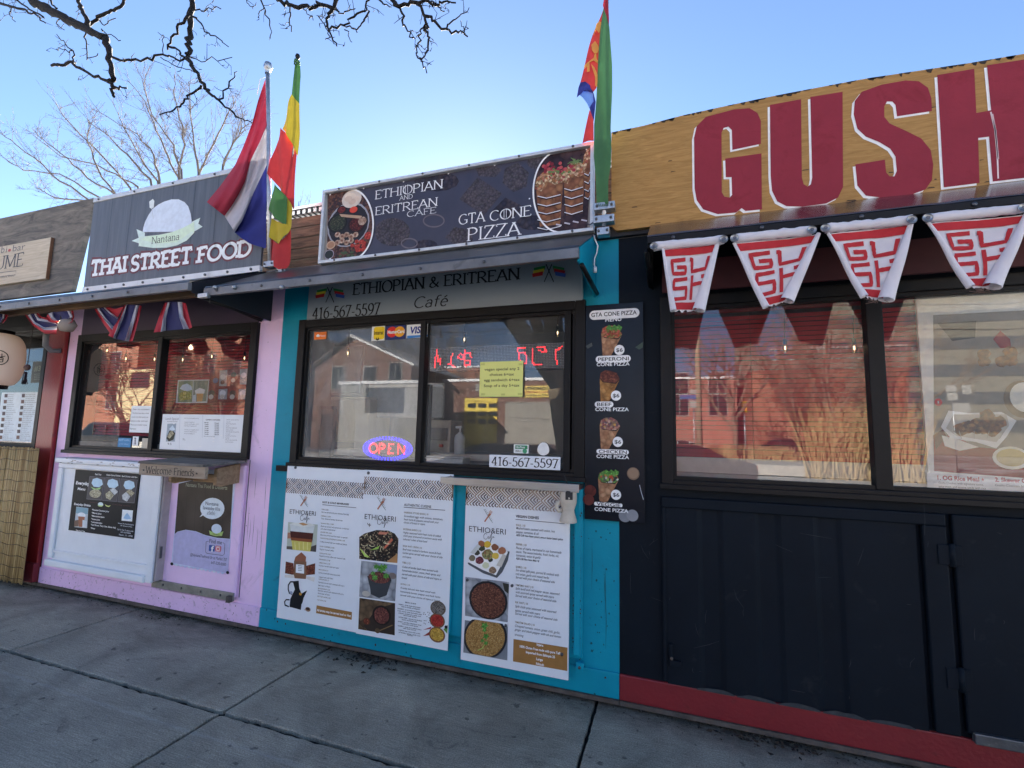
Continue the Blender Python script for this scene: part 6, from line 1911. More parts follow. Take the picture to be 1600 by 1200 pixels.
def dc5(A, m, c):
    A.round(zB(824, 978), zB(922, 1010), ink(60, 130, 90), 1, .2); A.sans('Hi-Five', zB(830, 1004), zB(900, 1000), 18 / 5, WHITE_INK, 2, bold=.01); A.disc(zB(900, 1024), 18 / 5, ink(70, 150, 110), 1); A.sans('debit', zB(826, 1028), zB(875, 1030), 14 / 5, DARK_INK, 2)
paper('window_sticker', 'white and green sticker above the phone number strip', 'sticker', (zB(816, 968), zB(932, 978), zB(928, 1048), zB(812, 1036)), yg, ink(222, 228, 224), dc5)
m = MB(); A = Art(m, yg); A.poly([zB(1045 + 46 * cos(k * .35) * (1 + .08 * sin(k)), 1008 + 52 * sin(k * .35)) for k in range(18)], ink(222, 222, 218), 0)
o = m.build('round_sticker'); recenter(o); tag(o, 'blank white round sticker beside the green sticker on the window', 'sticker')
# lavender stall window
zN = ZM(70, 440, 4.286); zN2 = ZM(240, 540, 6.67)
def n1(A, m, c):
    for k, s in enumerate(('Dear my customers', 'The food may take a while', 'I cook from fresh one by one', 'please order and wait', 'Thank you so much for all your', 'Nantana')):
        A.sans(s, zN(590 - k * 4, 858 + k * 26), zN(590 + (110 if k != 5 else 40) - k * 4, 858 + k * 26 + 4), 10 / 4.286, GREY_T, 1, shear=.2)
paper('paper_notice', 'white handwritten notice taped low on the left pane of the lavender stall', 'notice', (zN(582, 835), zN(725, 830), zN(714, 1012), zN(564, 1010)), .006, PAPER, n1)
def n2(A, m, c):
    A.line([zN2(275, 725), zN2(268, 1075)], .5, ink(170, 176, 186), 1); A.line([zN2(515, 715), zN2(508, 960)], .5, ink(170, 176, 186), 1); A.line([zN2(735, 728), zN2(728, 970)], .5, ink(170, 176, 186), 1)
    A.sans('Lunch Special', zN2(125, 775), zN2(262, 772), 24 / 6.67, ink(120, 126, 136), 1)
    A.sans('rice or noodle with chicken', zN2(140, 795), zN2(248, 796), 11 / 6.67, GREY_T, 1)
    A.poly([zN2(145, 815), zN2(238, 812), zN2(222, 1000), zN2(128, 1000)], ink(150, 164, 176), 1); A.poly([zN2(135, 965), zN2(165, 890), zN2(200, 880), zN2(228, 915), zN2(210, 980), zN2(160, 1000)], ink(40, 44, 40), 2)
    A.poly([zN2(145, 950), zN2(175, 895), zN2(200, 890), zN2(215, 920), zN2(170, 970)], F_NOOD, 3); A.poly([zN2(165, 870), zN2(200, 830), zN2(230, 875), zN2(195, 890)], ink(200, 214, 224), 3)
    A.sans('9.5', zN2(146, 1035), zN2(186, 1035), 22 / 6.67, GREY_T, 1)
    for k in range(9):
        if k not in (1, 5): A.sans('Fresh Thai curry with vegetables and rice', zN2(322, 760 + k * 20), zN2(470 - (k % 3) * 22, 764 + k * 20), 10 / 6.67, GREY_T, 1)
    A.sans('Hot', zN2(305, 972), zN2(322, 972), 9 / 6.67, GREY_T, 1); A.sans('Mild', zN2(305, 986), zN2(332, 986), 9 / 6.67, GREY_T, 1)
    A.sans('OPEN HOURS', zN2(545, 778), zN2(695, 782), 12 / 6.67, DARK_INK, 1, bold=.02)
    for k, (d, t_) in enumerate((('Monday', 'Closed'), ('Tuesday', '11:00-20:00'), ('Wednesday', '11:00-20:00'), ('Thursday', '11:00-20:00'), ('Friday', '11:00-20:00'), ('Saturday', '12:00-20:00'), ('Sunday', '12:00-19:00'))):
        A.sans(d, zN2(532, 806 + k * 20), zN2(574, 808 + k * 20), 10 / 6.67, DARK_INK, 1, bold=.02); A.sans(t_, zN2(634, 812 + k * 20), zN2(680, 814 + k * 20), 10 / 6.67, DARK_INK, 1, bold=.02)
    for k in range(12):
        A.sans('Spring rolls, soups and sweet drinks', zN2(760 - k, 776 + k * 21), zN2((890, 800, 860, 790, 870, 830)[k % 6], 780 + k * 21), 10 / 6.67, GREY_T, 1)
    A.sans('Please call to order ahead', zN2(525, 948), zN2(640, 952), 9 / 6.67, GREY_T, 1)
    for k in range(16):
        x, y = rnd.uniform(100, 930), rnd.uniform(730, 1080); r = rnd.uniform(5, 16)
        A.poly([zN2(x, y), zN2(x + r, y - r * .5), zN2(x + r * 2, y + r * .2), zN2(x + r * .8, y + r * .4)], ink(236, 240, 246, .1), 2)
paper('menu_sheet', 'wide white laminated sheet with opening hours on the lavender stall window', 'menu', (zN2(95, 708), zN2(965, 730), zN2(930, 1125), zN2(62, 1072)), .006, PAPER, n2)
def n3(A, m, c):
    A.poly([zN2(262, 372), zN2(410, 366), zN2(402, 588), zN2(252, 590)], ink(120, 140, 110), 1); A.poly([zN2(418, 366), zN2(572, 364), zN2(548, 580), zN2(410, 588)], ink(116, 130, 116), 1)
    A.poly([zN2(275, 450), zN2(300, 410), zN2(350, 395), zN2(395, 420), zN2(405, 460), zN2(340, 480)], ink(186, 206, 224), 2)
    A.poly([zN2(265, 500), zN2(330, 470), zN2(395, 490), zN2(390, 560), zN2(275, 575)], food('food_green_mango', [rgb(190, 190, 90), rgb(140, 150, 60), rgb(214, 206, 140)], 60), 2)
    A.poly([zN2(430, 470), zN2(480, 440), zN2(540, 460), zN2(530, 500), zN2(440, 505)], ink(206, 210, 214), 2); A.poly([zN2(450, 500), zN2(520, 500), zN2(508, 580), zN2(455, 582)], ink(196, 150, 90), 2); A.poly([zN2(415, 520), zN2(448, 505), zN2(446, 585), zN2(412, 586)], ink(190, 206, 216), 3)
paper('photo_poster', 'white edged poster of two dishes behind the right pane of the lavender stall', 'poster', (zN2(248, 360), zN2(582, 352), zN2(556, 598), zN2(236, 600)), .045, ink(200, 206, 210), n3)
def n4(A, m, c):
    for i, (x, y, f) in enumerate(((612, 300, 0), (690, 262, 1), (800, 240, 2), (905, 245, 3), (565, 455, 2), (680, 455, 3), (785, 455, 2), (890, 455, 3))):
        w, h = (78, 160) if y < 400 else (92, 105)
        A.poly([zN2(x, y), zN2(x + w, y - 6), zN2(x + w - 8, y + h), zN2(x - 8, y + h)], [ink(120, 30, 36), ink(150, 160, 166), ink(126, 30, 38), ink(140, 156, 170)][f], 1)
        A.disc(zN2(x + w * .45, y + h * .4), w * .36 / 6.67, [ink(60, 90, 140), ink(200, 206, 206), ink(52, 44, 44), ink(206, 216, 228)][f], 2)
        A.disc(zN2(x + w * .4, y + h * .76), w * .28 / 6.67, [ink(140, 40, 44), F_NUT, ink(206, 196, 190), F_RICE][f], 3)
paper('photo_poster', 'red poster with rows of small dish photographs behind the lavender stall window', 'poster', (zN2(590, 272), zN2(1005, 215), zN2(985, 590), zN2(556, 596)), .05, ink(118, 28, 36), n4)
for (cs, mat, lb) in (((zN(492, 1048), zN(578, 1046), zN(574, 1110), zN(488, 1108)), ink(60, 130, 180), 'small blue sticker at the foot of the lavender stall window'), ((zN(590, 1038), zN(628, 1036), zN(624, 1098), zN(584, 1096)), ink(222, 226, 230), 'small white sticker with dark code spots at the window foot'), ((zN(652, 1050), zN(704, 1048), zN(700, 1118), zN(648, 1116)), ink(190, 182, 164), 'small beige sticker at the window foot beside the mullion')):
    def ds(A, m, c, b=lb):
        if 'blue' in b:
            A.sans('RITUAL', (zN(498, 1068)), (zN(570, 1066)), 13 / 4.286, ink(150, 200, 230), 1); A.sans('order ahead', zN(500, 1092), zN(560, 1090), 8 / 4.286, ink(150, 200, 230), 1)
        elif 'code' in b:
            for k in range(4): A.disc(zN(606, 1050 + k * 12), 1.2, GREY_T, 1)
    paper('window_sticker', lb, 'sticker', cs, .006, mat, ds, 'small stickers on the lavender stall window')

# ------------------------------------------------------------------ blinds, bulbs and interiors
BLIND = pmat('red_blind', (.45, .02, .035), .55, .12, 6, 0)
def blind(name, label, x0, x1, z0, z1, y, pitch=.026):
    t = thing(name, label, 'blind', ((x0 + x1) / 2, y, z0), 'red slatted blinds')
    m = MB(); n = int((z1 - z0) / pitch)
    for k in range(n):
        z = z0 + k * pitch
        j = rnd.uniform(-.003, .003)
        m.add([(x0, y, z + j), (x1, y, z - j), (x1, y + .008, z + pitch * .86), (x0, y + .008, z + pitch * .86)], [(0, 1, 2, 3)], BLIND)
    m.build('slats', t)
    m = MB(); m.bevbox(x0, x1, y - .01, y + .02, z1, z1 + .04, BLIND, .004); m.build('head_rail', t)
    for k in range(3):
        x = x0 + (x1 - x0) * (.15 + .35 * k); pin('cord', t, (x, y - .004, z0), (x, y - .004, z1), .0012, ink(60, 10, 16), 4)
    return t
blind('window_blind', 'wide red slatted blind lowered behind the blue black stall window', -.02, 2.86, 1.345, 2.17, .12)
blind('window_blind', 'red slatted blind behind the lavender stall window', -5.15, -3.1, 1.36, 2.2, .14)
m = MB(); m.bevbox(-.01, 2.86, .10, .4, 1.22, 1.26, ink(170, 170, 166), .004); m.box(-.01, 2.86, .1, .12, 1.262, 1.345, ink(196, 196, 190)); t_ = m.build('counter_top', gush)
m = MB(); m.bevbox(-5.15, -3.1, .03, .4, 1.26, 1.30, ink(120, 120, 120), .004); m.build('counter_top', pink)
# tall plank of menu poster in the blue black window
zG = ZM(1000, 440, 2.667)
yq = .07
c = rectF(zG(1165, 62), zG(1600, 40), zG(1600, 880), zG(1190, 862), yq)
gx0, gx1, gz0, gz1 = c[0], c[0] + 1.35, c[2], c[3]
t = thing('food_poster', 'large pale poster of fried chicken dishes inside the blue black stall window', 'poster', ((gx0 + gx1) / 2, yq, gz0))
m = MB(); m.bevbox(gx0, gx1, yq, yq + .018, gz0, gz1, ink(232, 228, 222), .003); m.build('board', t)
m = MB(); A = Art(m, yq)
A.poly([zG(1222, 140), zG(1780, 110), zG(1780, 830), zG(1225, 790)], ink(138, 130, 120), 1)
A.poly([zG(1222, 640), zG(1262, 615), zG(1400, 690), zG(1780, 720), zG(1780, 832), zG(1225, 790)], ink(134, 0, 16), 2)
A.poly([zG(1222, 640), zG(1262, 615), zG(1290, 632), zG(1232, 700)], ink(90, 0, 12), 3)
CHK = food('food_fried_chicken', [rgb(120, 66, 26), rgb(160, 100, 44), rgb(92, 48, 18), rgb(186, 132, 70)], 60)
def blob(x, y, r, mat, l, sq=.8):
    A.poly([zG(x + r * rnd.uniform(.8, 1.1) * cos(k * .449), y + r * sq * rnd.uniform(.8, 1.1) * sin(k * .449)) for k in range(14)], mat, l)
def basket(cx, cy, s):
    A.poly([zG(cx + s * a, cy + s * b) for a, b in ((-1.5, .15), (-1.2, -.5), (-.4, -.4), (.9, -.45), (1.5, -.1), (1.1, .55), (.7, 1.0), (-.1, .75), (-1.1, .6))], ink(236, 234, 228), 3)
    A.poly([zG(cx + s * a, cy + s * b) for a, b in ((-1.3, .2), (-1.0, -.35), (1.1, -.35), (1.2, .1), (.7, .75), (-.9, .5))], ink(196, 190, 180), 4)
    for k in range(9): blob(cx + s * rnd.uniform(-.75, .85), cy + s * rnd.uniform(-.3, .45), s * .34, CHK, 5 + k % 3)
    for k in range(5): A.line([zG(cx + s * (-1.4 + .6 * k), cy + s * .3), zG(cx + s * (-1.2 + .5 * k), cy + s * .62)], .7, ink(170, 164, 156), 8)
basket(1410, 590, 105)
A.poly([zG(1255, 640), zG(1330, 660), zG(1410, 690), zG(1330, 705), zG(1268, 685)], ink(226, 222, 214), 4)
A.poly([zG(1240, 175), zG(1400, 165), zG(1395, 235), zG(1300, 248)], ink(60, 56, 56), 2); A.poly([zG(1470, 240), zG(1500, 205), zG(1540, 240), zG(1545, 275), zG(1500, 278)], ink(150, 10, 24), 3)
for k in range(8): blob(rnd.uniform(1430, 1570), rnd.uniform(285, 335), 30, CHK, 3 + k % 3); blob(rnd.uniform(1600, 1760), rnd.uniform(290, 400), 34, CHK, 3 + k % 3)
A.disc(zG(1590, 490), 78 / 2.667, ink(110, 88, 62), 3); A.disc(zG(1600, 482), 62 / 2.667, ink(226, 224, 214), 4); A.disc(zG(1545, 735), 80 / 2.667, ink(232, 226, 210), 4, 48 / 2.667); A.disc(zG(1545, 733), 64 / 2.667, ink(196, 176, 112), 5, 37 / 2.667)
A.disc(zG(1242, 503), 16 / 2.667, ink(200, 20, 34), 3); A.sans('1', zG(1239, 508), zG(1245, 508), 4, WHITE_INK, 4)
A.poly([zG(1195, 795), zG(1780, 835), zG(1780, 900), zG(1195, 862)], ink(238, 238, 240), 3)
A.sans('1. OG Rice Meal', zG(1238, 826), zG(1412, 831), 17 / 2.667, ink(176, 40, 52), 4, bold=.035); A.poly([(zG(1426, 825)[0] + 3.2 * (1 if k % 2 else .42) * cos(k * .628 + .3), zG(1426, 825)[1] + 3.2 * (1 if k % 2 else .42) * sin(k * .628 + .3)) for k in range(10)], ink(176, 40, 52), 4)
A.sans('2. Skewer Combo', zG(1478, 834), zG(1670, 840), 17 / 2.667, ink(176, 40, 52), 4, bold=.035)
A.sans('Gushi Chicken with signature sauce,', zG(1243, 842), zG(1430, 850), 9 / 2.667, GREY_T, 4); A.sans('spicy mayo and sesame seeds with rice', zG(1243, 857), zG(1440, 866), 9 / 2.667, GREY_T, 4); A.sans('Gushi Chicken bites', zG(1478, 852), zG(1620, 858), 9 / 2.667, GREY_T, 4)
m.build('print', t)
# hanging bulbs
BULB = emit('bulb_glow', (1.0, .72, .38), .7); BULBC = glass_mat('bulb_glass', (.95, .9, .85), 1.45)
bp_ = [zN(417, 460), zN(543, 515), zN(735, 518), zN(923, 522), zN(1118, 500), zN(1337, 510), zG(605, 275), zG(893, 275), zA(318, 243), zA(713, 210), zA(938, 170), zA(1434, 135)]
where = ['first from the left in the lavender stall window', 'second from the left in the lavender stall window', 'beside the mullion of the lavender stall window', 'right of the mullion in the lavender stall window', 'above the dish poster in the lavender stall window', 'rightmost in the lavender stall window',
         'left of two in the blue black stall window', 'right of two in the blue black stall window', 'in front of the frosted cooler in the teal stall', 'beside the mullion inside the teal stall', 'above the red lights inside the teal stall', 'at the right end of the teal stall window']
for i, p in enumerate(bp_):
    yb_ = .08 if i < 8 else .12
    x, z = F(*p, yb_)
    t = thing('light_bulb', 'small hanging bulb ' + where[i], 'bulb', (x, yb_, z - .03), 'small hanging bulbs behind the windows')
    m = MB(); m.lathe(x, yb_, [(.001, z - .03), (.011, z - .02), (.015, z - .004), (.010, z + .014), (.008, z + .02)], BULBC, 12); m.build('glass', t)
    m = MB(); m.lathe(x, yb_, [(.0005, z - .014), (.0035, z - .008), (.003, z + .006), (.0005, z + .01)], BULB, 8); m.build('filament', t)
    m = MB(); m.lathe(x, yb_, [(.010, z + .02), (.010, z + .045), (.003, z + .05)], BLACK, 10); m.build('socket', t)
    m = MB(); m.tube([(x, yb_, z + .05), (x + .004, yb_, min(2.5, z + .22))], .0022, BLACK, 5); m.build('cord', t)

# red light board inside the teal stall
LED = emit('led_red', (1.0, .03, .04), .5); LEDW = emit('led_pale_dot', (.75, .72, .8), .05)
yl = .16
cl = rectF(zB(150, 205), zB(1300, 175), zB(1300, 385), zB(150, 400), yl)
t = thing('light_board', 'dark dot matrix board scrolling red letters inside the teal stall', 'light board', ((cl[0] + cl[1]) / 2, yl, cl[2]))
m = MB(); m.bevbox(cl[0], cl[1] + .05, yl, yl + .05, cl[2], cl[3], pmat('led_board_black', (.012, .012, .02), .3, .1, 5), .004); m.build('case', t)
m = MB(); md = MB()
step = (cl[3] - cl[2]) / 17
nx = int((cl[1] + .04 - cl[0]) / step)
segs = [[(197, 370), (212, 240), (225, 330)], [(225, 330), (240, 300)], [(240, 300), (245, 345)], [(300, 345), (320, 345), (335, 260)], [(320, 345), (350, 365)], [(380, 280), (400, 262), (425, 280), (415, 305), (385, 300), (380, 280)], [(430, 240), (435, 360), (475, 350), (475, 315), (430, 315)], [(440, 262), (470, 262), (480, 290)],
        [(842, 225), (905, 222)], [(850, 225), (850, 300)], [(865, 260), (900, 250), (915, 290), (905, 345)], [(850, 300), (880, 335)], [(960, 222), (962, 330), (975, 350), (1035, 352)], [(1000, 218), (1060, 215), (1065, 245), (1040, 250), (1010, 235)], [(1138, 235), (1150, 345)], [(1150, 235), (1190, 212)], [(1225, 330), (1250, 318), (1248, 338), (1228, 336)], [(1285, 262), (1300, 268)]]
pts_on = set()
for sg_ in segs:
    q = [F(*zB(*p), yl) for p in sg_]
    for i in range(len(q) - 1):
        n = max(2, int(hypot(q[i + 1][0] - q[i][0], q[i + 1][1] - q[i][1]) / (step * .5)))
        for k in range(n + 1):
            x = q[i][0] + (q[i + 1][0] - q[i][0]) * k / n; z = q[i][1] + (q[i + 1][1] - q[i][1]) * k / n
            pts_on.add((int(round((x - cl[0]) / step)), int(round((z - cl[2]) / step))))
for i in range(1, nx):
    for j in range(1, 17):
        x, z = cl[0] + i * step, cl[2] + j * step
        if (i, j) in pts_on: m.disc(x, yl - .002, z, step * .40, LED, None, 6)
        else: md.disc(x, yl - .001, z, step * .14, LEDW, None, 4)
m.build('lit_dots', t); md.build('faint_glow_dots', t)  # dots outside the letters carry a faint emissive glow
# open sign
yo = .06
t = thing('open_sign', 'oval light sign reading open in red with blue rim', 'open sign', (*[F(*zA(530, 752), yo)[0]], yo, F(*zA(530, 825), yo)[1]))
ox, oz = F(*zA(528, 752), yo); orx = F(*zA(660, 752), yo)[0] - ox; orz = F(*zA(528, 690), yo)[1] - oz
LEDB = emit('led_blue', (.03, .015, 1.0), .36); LEDBG = emit('led_blue_halo', (.05, .03, .6), .8); LEDR = emit('led_open_red', (1.0, .02, .035), .32)
m = MB(); m.add([(ox + orx * 1.04 * cos(k * pi / 24), yo + .004, oz + orz * 1.06 * sin(k * pi / 24)) for k in range(48)] + [(ox + orx * 1.04 * cos(k * pi / 24), yo + .02, oz + orz * 1.06 * sin(k * pi / 24)) for k in range(48)], [tuple(range(48))] + [(k, 48 + k, 48 + (k + 1) % 48, (k + 1) % 48) for k in range(48)], pmat('open_sign_black', (.012, .01, .03), .3, .1, 5)); m.build('backing', t)
m = MB()
for rr in (1.0, .90, .80):
    n = 46
    for k in range(n):
        a = 2 * pi * k / n
        m.disc(ox + orx * rr * cos(a), yo - .002, oz + orz * rr * sin(a), .0062, LEDB, None, 6)
m.build('blue_lights', t)
m = MB()
for ch, u in (('O', 0), ('P', 1), ('E', 2), ('N', 3)):
    for st in GL[ch][1]:
        xx0 = ox - orx * .74 + u * orx * .385; hh = orz * .78; zz = oz - hh * .5; ww = orx * .33
        for i in range(len(st) - 1):
            a, b = st[i], st[i + 1]
            n = max(1, int(hypot((b[0] - a[0]) * ww, (b[1] - a[1]) * hh) / .011))
            for k in range(n):
                px, pz = a[0] + (b[0] - a[0]) * k / n, a[1] + (b[1] - a[1]) * k / n
                m.disc(xx0 + px * ww / .82, yo - .003, zz + pz * hh, .0066, LEDR, None, 6)
m.build('red_lights', t)
# things inside the teal stall
def inside(name, label, cat, parts):
    t = None
    for (nm, pa, pb, y, d, mat) in parts:
        a, b = F(*pa, y), F(*pb, y)
        if t is None:
            t = thing(name, label, cat, ((a[0] + b[0]) / 2, y, min(a[1], b[1])))
        m = MB(); m.bevbox(min(a[0], b[0]), max(a[0], b[0]), y, y + d, min(a[1], b[1]), max(a[1], b[1]), mat, .006); m.build(nm, t)
    return t
FROST = pmat('frosted_blue_glass', rgb(150, 176, 186, 1.1), .5, .1, 3)
inside('drinks_cooler', 'pale frosted drinks cooler on the left inside the teal stall', 'cooler', [('body', zA(225, 195), zA(395, 470), .55, .4, pmat('cooler_grey', rgb(128, 142, 150, 1.1), .5, .1, 3)), ('door', zA(240, 210), zA(380, 455), .53, .015, FROST)])
inside('cardboard_box', 'beige box standing under the cooler inside the teal stall', 'box', [('carton', zA(235, 490), zA(425, 720), .5, .3, pmat('beige_carton', rgb(180, 168, 146, 1.1), .7, .08, 3)), ('lid', zA(230, 478), zA(428, 492), .49, .31, pmat('beige_carton_lid', rgb(196, 184, 160, 1.1), .7, .08, 3))])
inside('dark_bin', 'dark bin at the left end inside the teal stall', 'bin', [('body', zA(100, 540), zA(225, 800), .45, .3, pmat('dark_blue_bin', (.05, .07, .09), .5, .2, 4)), ('lid', zA(95, 525), zA(232, 542), .44, .32, pmat('bin_lid', (.09, .11, .13), .5, .2, 4))])
inside('prep_counter', 'pale steel prep counter inside the teal stall', 'counter', [('top', zA(240, 785), zA(1440, 800), .25, .5, pmat('pale_counter', rgb(186, 186, 182, 1.1), .35, .1, 4)), ('front', zA(240, 800), zA(1440, 850), .3, .02, pmat('pale_counter_front', rgb(170, 172, 172, 1.1), .4, .1, 4))])
inside('wall_sheet', 'grey white panel standing on the counter inside the teal stall', 'panel', [('sheet', zA(430, 420), zA(825, 590), .6, .02, ink(150, 152, 152)), ('rail', zA(430, 408), zA(825, 420), .59, .03, ink(190, 190, 186))])
inside('wooden_crate', 'pale wooden framed box with red knob on the counter in the teal stall', 'box', [('side', zA(700, 600), zA(860, 775), .35, .2, ink(176, 168, 156)), ('door_panel', zA(730, 640), zA(845, 710), .34, .008, ink(120, 116, 112)), ('knob', zA(800, 728), zA(818, 745), .32, .028, ink(170, 60, 50))])
inside('black_post', 'thin black upright post behind the right pane in the teal stall', 'post', [('pole', zA(728, 410), zA(746, 790), .2, .03, BLACK), ('foot', zA(715, 785), zA(760, 800), .19, .05, BLACK)])
inside('white_tray', 'white tray against the glass at the foot of the right pane', 'tray', [('tray_body', zB(130, 1075), zB(415, 1130), .1, .12, ink(206, 212, 218)), ('rim', zB(128, 1068), zB(418, 1076), .095, .13, ink(216, 220, 224))])
xb, zb9 = F(*zA(915, 680), .2)
t = thing('sanitizer_bottle', 'clear pump bottle of sanitizer on the counter inside the teal stall', 'bottle', (xb, .2, zb9 - .12))
m = MB(); m.lathe(xb, .2, [(.001, zb9 - .13), (.036, zb9 - .13), (.038, zb9 - .02), (.03, zb9), (.014, zb9 + .012), (.014, zb9 + .02)], ink(190, 196, 200), 16); m.build('bottle', t)
m = MB(); m.tube([(xb, .2, zb9 + .02), (xb, .2, zb9 + .055)], .006, WHITE_INK, 8); m.tube([(xb + .012, .2, zb9 + .055), (xb - .03, .19, zb9 + .052)], .008, WHITE_INK, 8); m.build('pump', t)
inside('shelf_unit', 'dark shelf of bottles and papers seen through the open gap of the window', 'shelf', [('white_paper', zB(1222, 682), zB(1305, 820), .12, .01, ink(196, 190, 180)), ('shelf_board', zB(1215, 830), zB(1310, 842), .12, .3, DARKINT), ('jar', zB(1240, 850), zB(1262, 905), .2, .05, ink(170, 170, 168)), ('jar', zB(1272, 840), zB(1298, 900), .22, .05, ink(120, 110, 100)), ('jar', zB(1225, 900), zB(1250, 975), .16, .06, ink(150, 156, 160)), ('shelf_board', zB(1215, 1060), zB(1310, 1075), .12, .3, DARKINT), ('jar', zB(1225, 985), zB(1262, 1058), .18, .08, ink(110, 112, 116)), ('jar', zB(1272, 960), zB(1300, 1058), .2, .06, ink(74, 70, 66))])

# ------------------------------------------------------------------ left edge: lantern, bamboo, menu
zl2 = ZM(0, 440, 4.286)
LY = -.32
lx, lz, lr, lh = -5.80, 2.02, .20, .235
t = thing('paper_lantern', 'glowing cream paper lantern with a black circled character at the left edge', 'lantern', (lx, LY, lz - lh))
def lantern_mat():
    m, nt, b = base_mat('lantern_paper')
    b.inputs['Base Color'].default_value = (.72, .60, .50, 1); b.inputs['Roughness'].default_value = .8
    b.inputs['Emission Color'].default_value = (1.0, .66, .42, 1); b.inputs['Emission Strength'].default_value = .015
    return m
LM = lantern_mat()
prof = []
nr = 60
for k in range(nr + 1):
    u = -1 + 2 * k / nr
    prof.append((lr * (.52 + .48 * math.sqrt(max(0, 1 - abs(u) ** 2.6))) * (1 - .012 * (k % 2)), lz + lh * u))
m = MB(); m.lathe(lx, LY, prof, LM, 40); m.build('shade', t)
for zz in (lz - lh - .01, lz + lh + .01):
    m = MB(); m.lathe(lx, LY, [(lr * .5, zz - .02), (lr * .54, zz - .02), (lr * .54, zz + .02), (lr * .5, zz + .02)], BLACK, 32); m.build('rim', t)
m = MB(); m.tube([(lx, LY, lz + lh), (lx, LY, 2.40)], .004, BLACK, 6); m.build('cord', t)
m = MB()
def on_lantern(pts, w):
    out = []
    for (du, dv) in pts:
        ang = radians(-16) + du / lr
        u = dv / lh
        r = lr * (.52 + .48 * math.sqrt(max(0, 1 - abs(u) ** 2.6))) + .002
        out.append((lx + r * cos(ang), LY + r * sin(ang), lz + dv))
    m.tube(out, w, DARK_INK, 4, smooth=False)
s_ = lr * .3
on_lantern([(s_ * 1.0 * cos(k * pi / 14), s_ * 1.05 * sin(k * pi / 14)) for k in range(29)], .0035)
for st in ([(-.5, .2), (.1, .5)], [(-.1, .7), (.0, .1)], [(-.6, -.1), (.1, .15)], [(.1, .1), (.7, .35)], [(.3, .7), (.35, -.1)], [(-.35, -.1), (-.3, -.75)], [(-.3, -.75), (.5, -.65)], [(.5, -.65), (.5, 0)], [(-.3, -.35), (.5, -.28)], [(-.35, -.05), (.5, .05)], [(.1, -.0), (.1, -.7)]):
    on_lantern([(a * s_ * .9, b * s_ * .9) for a, b in st], .003)
m.build('character', t)
# bamboo screen
YBm = -.12
c = rectF((0, 700), (61, 699), (37, 913), (0, 905), YBm)
bx1_ = c[1]; bx0 = -8.2
t = thing('bamboo_screen', 'tan reed screen bound with dark wire under the left stall window', 'screen', ((bx0 + bx1_) / 2, YBm, .02))
reeds = [pmat('reed_%s' % n_, c_, .7, .25, 6, .3, 40, stretch=(6, 6, 1)) for n_, c_ in (('straw', rgb(176, 150, 100, 1.05)), ('tan', rgb(150, 122, 76, 1.05)), ('pale', rgb(196, 172, 124, 1.05)))]
m = MB(); x = bx0; zb0 = F(20, 910, YBm)[1]; zt0 = F(30, 699, YBm)[1]
while x < bx1_:
    w = rnd.uniform(.006, .011)
    m.tube([(x, YBm + rnd.uniform(-.004, .004), zb0 + rnd.uniform(-.01, .01)), (x + rnd.uniform(-.004, .004), YBm + rnd.uniform(-.003, .003), (zb0 + zt0) / 2), (x + rnd.uniform(-.004, .004), YBm + rnd.uniform(-.004, .004), zt0 + rnd.uniform(-.01, .006))], w * .55, rnd.choice(reeds), 5)
    x += w
m.build('reeds', t)
m = MB()
for k in range(13):
    z = zb0 + .04 + k * (zt0 - zb0 - .06) / 12
    pts = []
    for i in range(80):
        pts.append((bx0 + (bx1_ - bx0) * i / 79, YBm - .008 - .003 * (i % 2), z + .006 * sin(i * .9 + k)))
    m.tube(pts, .0022, ink(60, 46, 36), 4)
m.build('wires', t)
# menu behind the left pane
zu = ZM(0, 600, 10.0)
def dL(A, m, c):
    for col, (xa, xb) in enumerate(((75, 290), (345, 590))):
        for k in range(24):
            y = 165 + k * 31
            sl = (k * 31) * .13
            w = rnd.choice((.5, .8, .95, .7))
            A.sans(rnd.choice(('Salmon Poke 12.95', 'Tuna Bowl with rice', 'Spicy noodle soup', 'Miso, seaweed and tofu', 'Karaage chicken 8.50', 'Udon')), zu(xa + 60 - sl, y), zu(xa + 60 - sl + (xb - xa - 60) * w, y + 3), 9 / 10, GREY_T, 1, bold=.02)
            if k % 3 == 0: A.poly([zu(xa - sl, y - 10), zu(xa + 48 - sl, y - 10), zu(xa + 44 - sl, y + 45), zu(xa - 4 - sl, y + 45)], [ink(60, 44, 56), ink(90, 60, 56), ink(46, 40, 46)][k // 3 % 3], 1)
paper('menu_sheet', 'white menu with small dark pictures behind the left stall pane', 'menu', (zu(-20, 132), zu(668, 128), zu(578, 915), zu(-20, 880)), -.012, ink(196, 208, 216), dL)
t = thing('window_sign', 'dark green framed price card hanging in the left stall window', 'sign', P3(*zl2(262, 670), -.014))
a, b = F(*zl2(222, 538), -.016), F(*zl2(308, 675), -.016)
m = MB(); m.box(a[0], b[0], -.016, -.012, b[1], a[1], ink(70, 78, 70)); m.build('card', t)
m = MB(); A = Art(m, -.016); A.sans('#35', zl2(228, 600), zl2(292, 596), 34 / 4.286, ink(120, 130, 110), 1, bold=.02)
for k in range(4): A.sans('special of the day', zl2(228, 622 + k * 12), zl2(288, 622 + k * 12), 7 / 4.286, ink(140, 150, 140), 1)
m.build('print', t)
t = thing('tassel_charm', 'dark knotted charm with tassel hanging beside the paper lantern', 'charm', P3(*zl2(165, 690), -.3))
m = MB(); q = P3(*zl2(182, 575), -.3); m.lathe(q[0], -.3, [(.002, q[2] - .03), (.03, q[2] - .02), (.045, q[2]), (.03, q[2] + .02), (.002, q[2] + .03)], ink(70, 50, 46), 14, sy=.4); m.build('knot', t)
q2 = P3(*zl2(165, 690), -.3); m = MB()
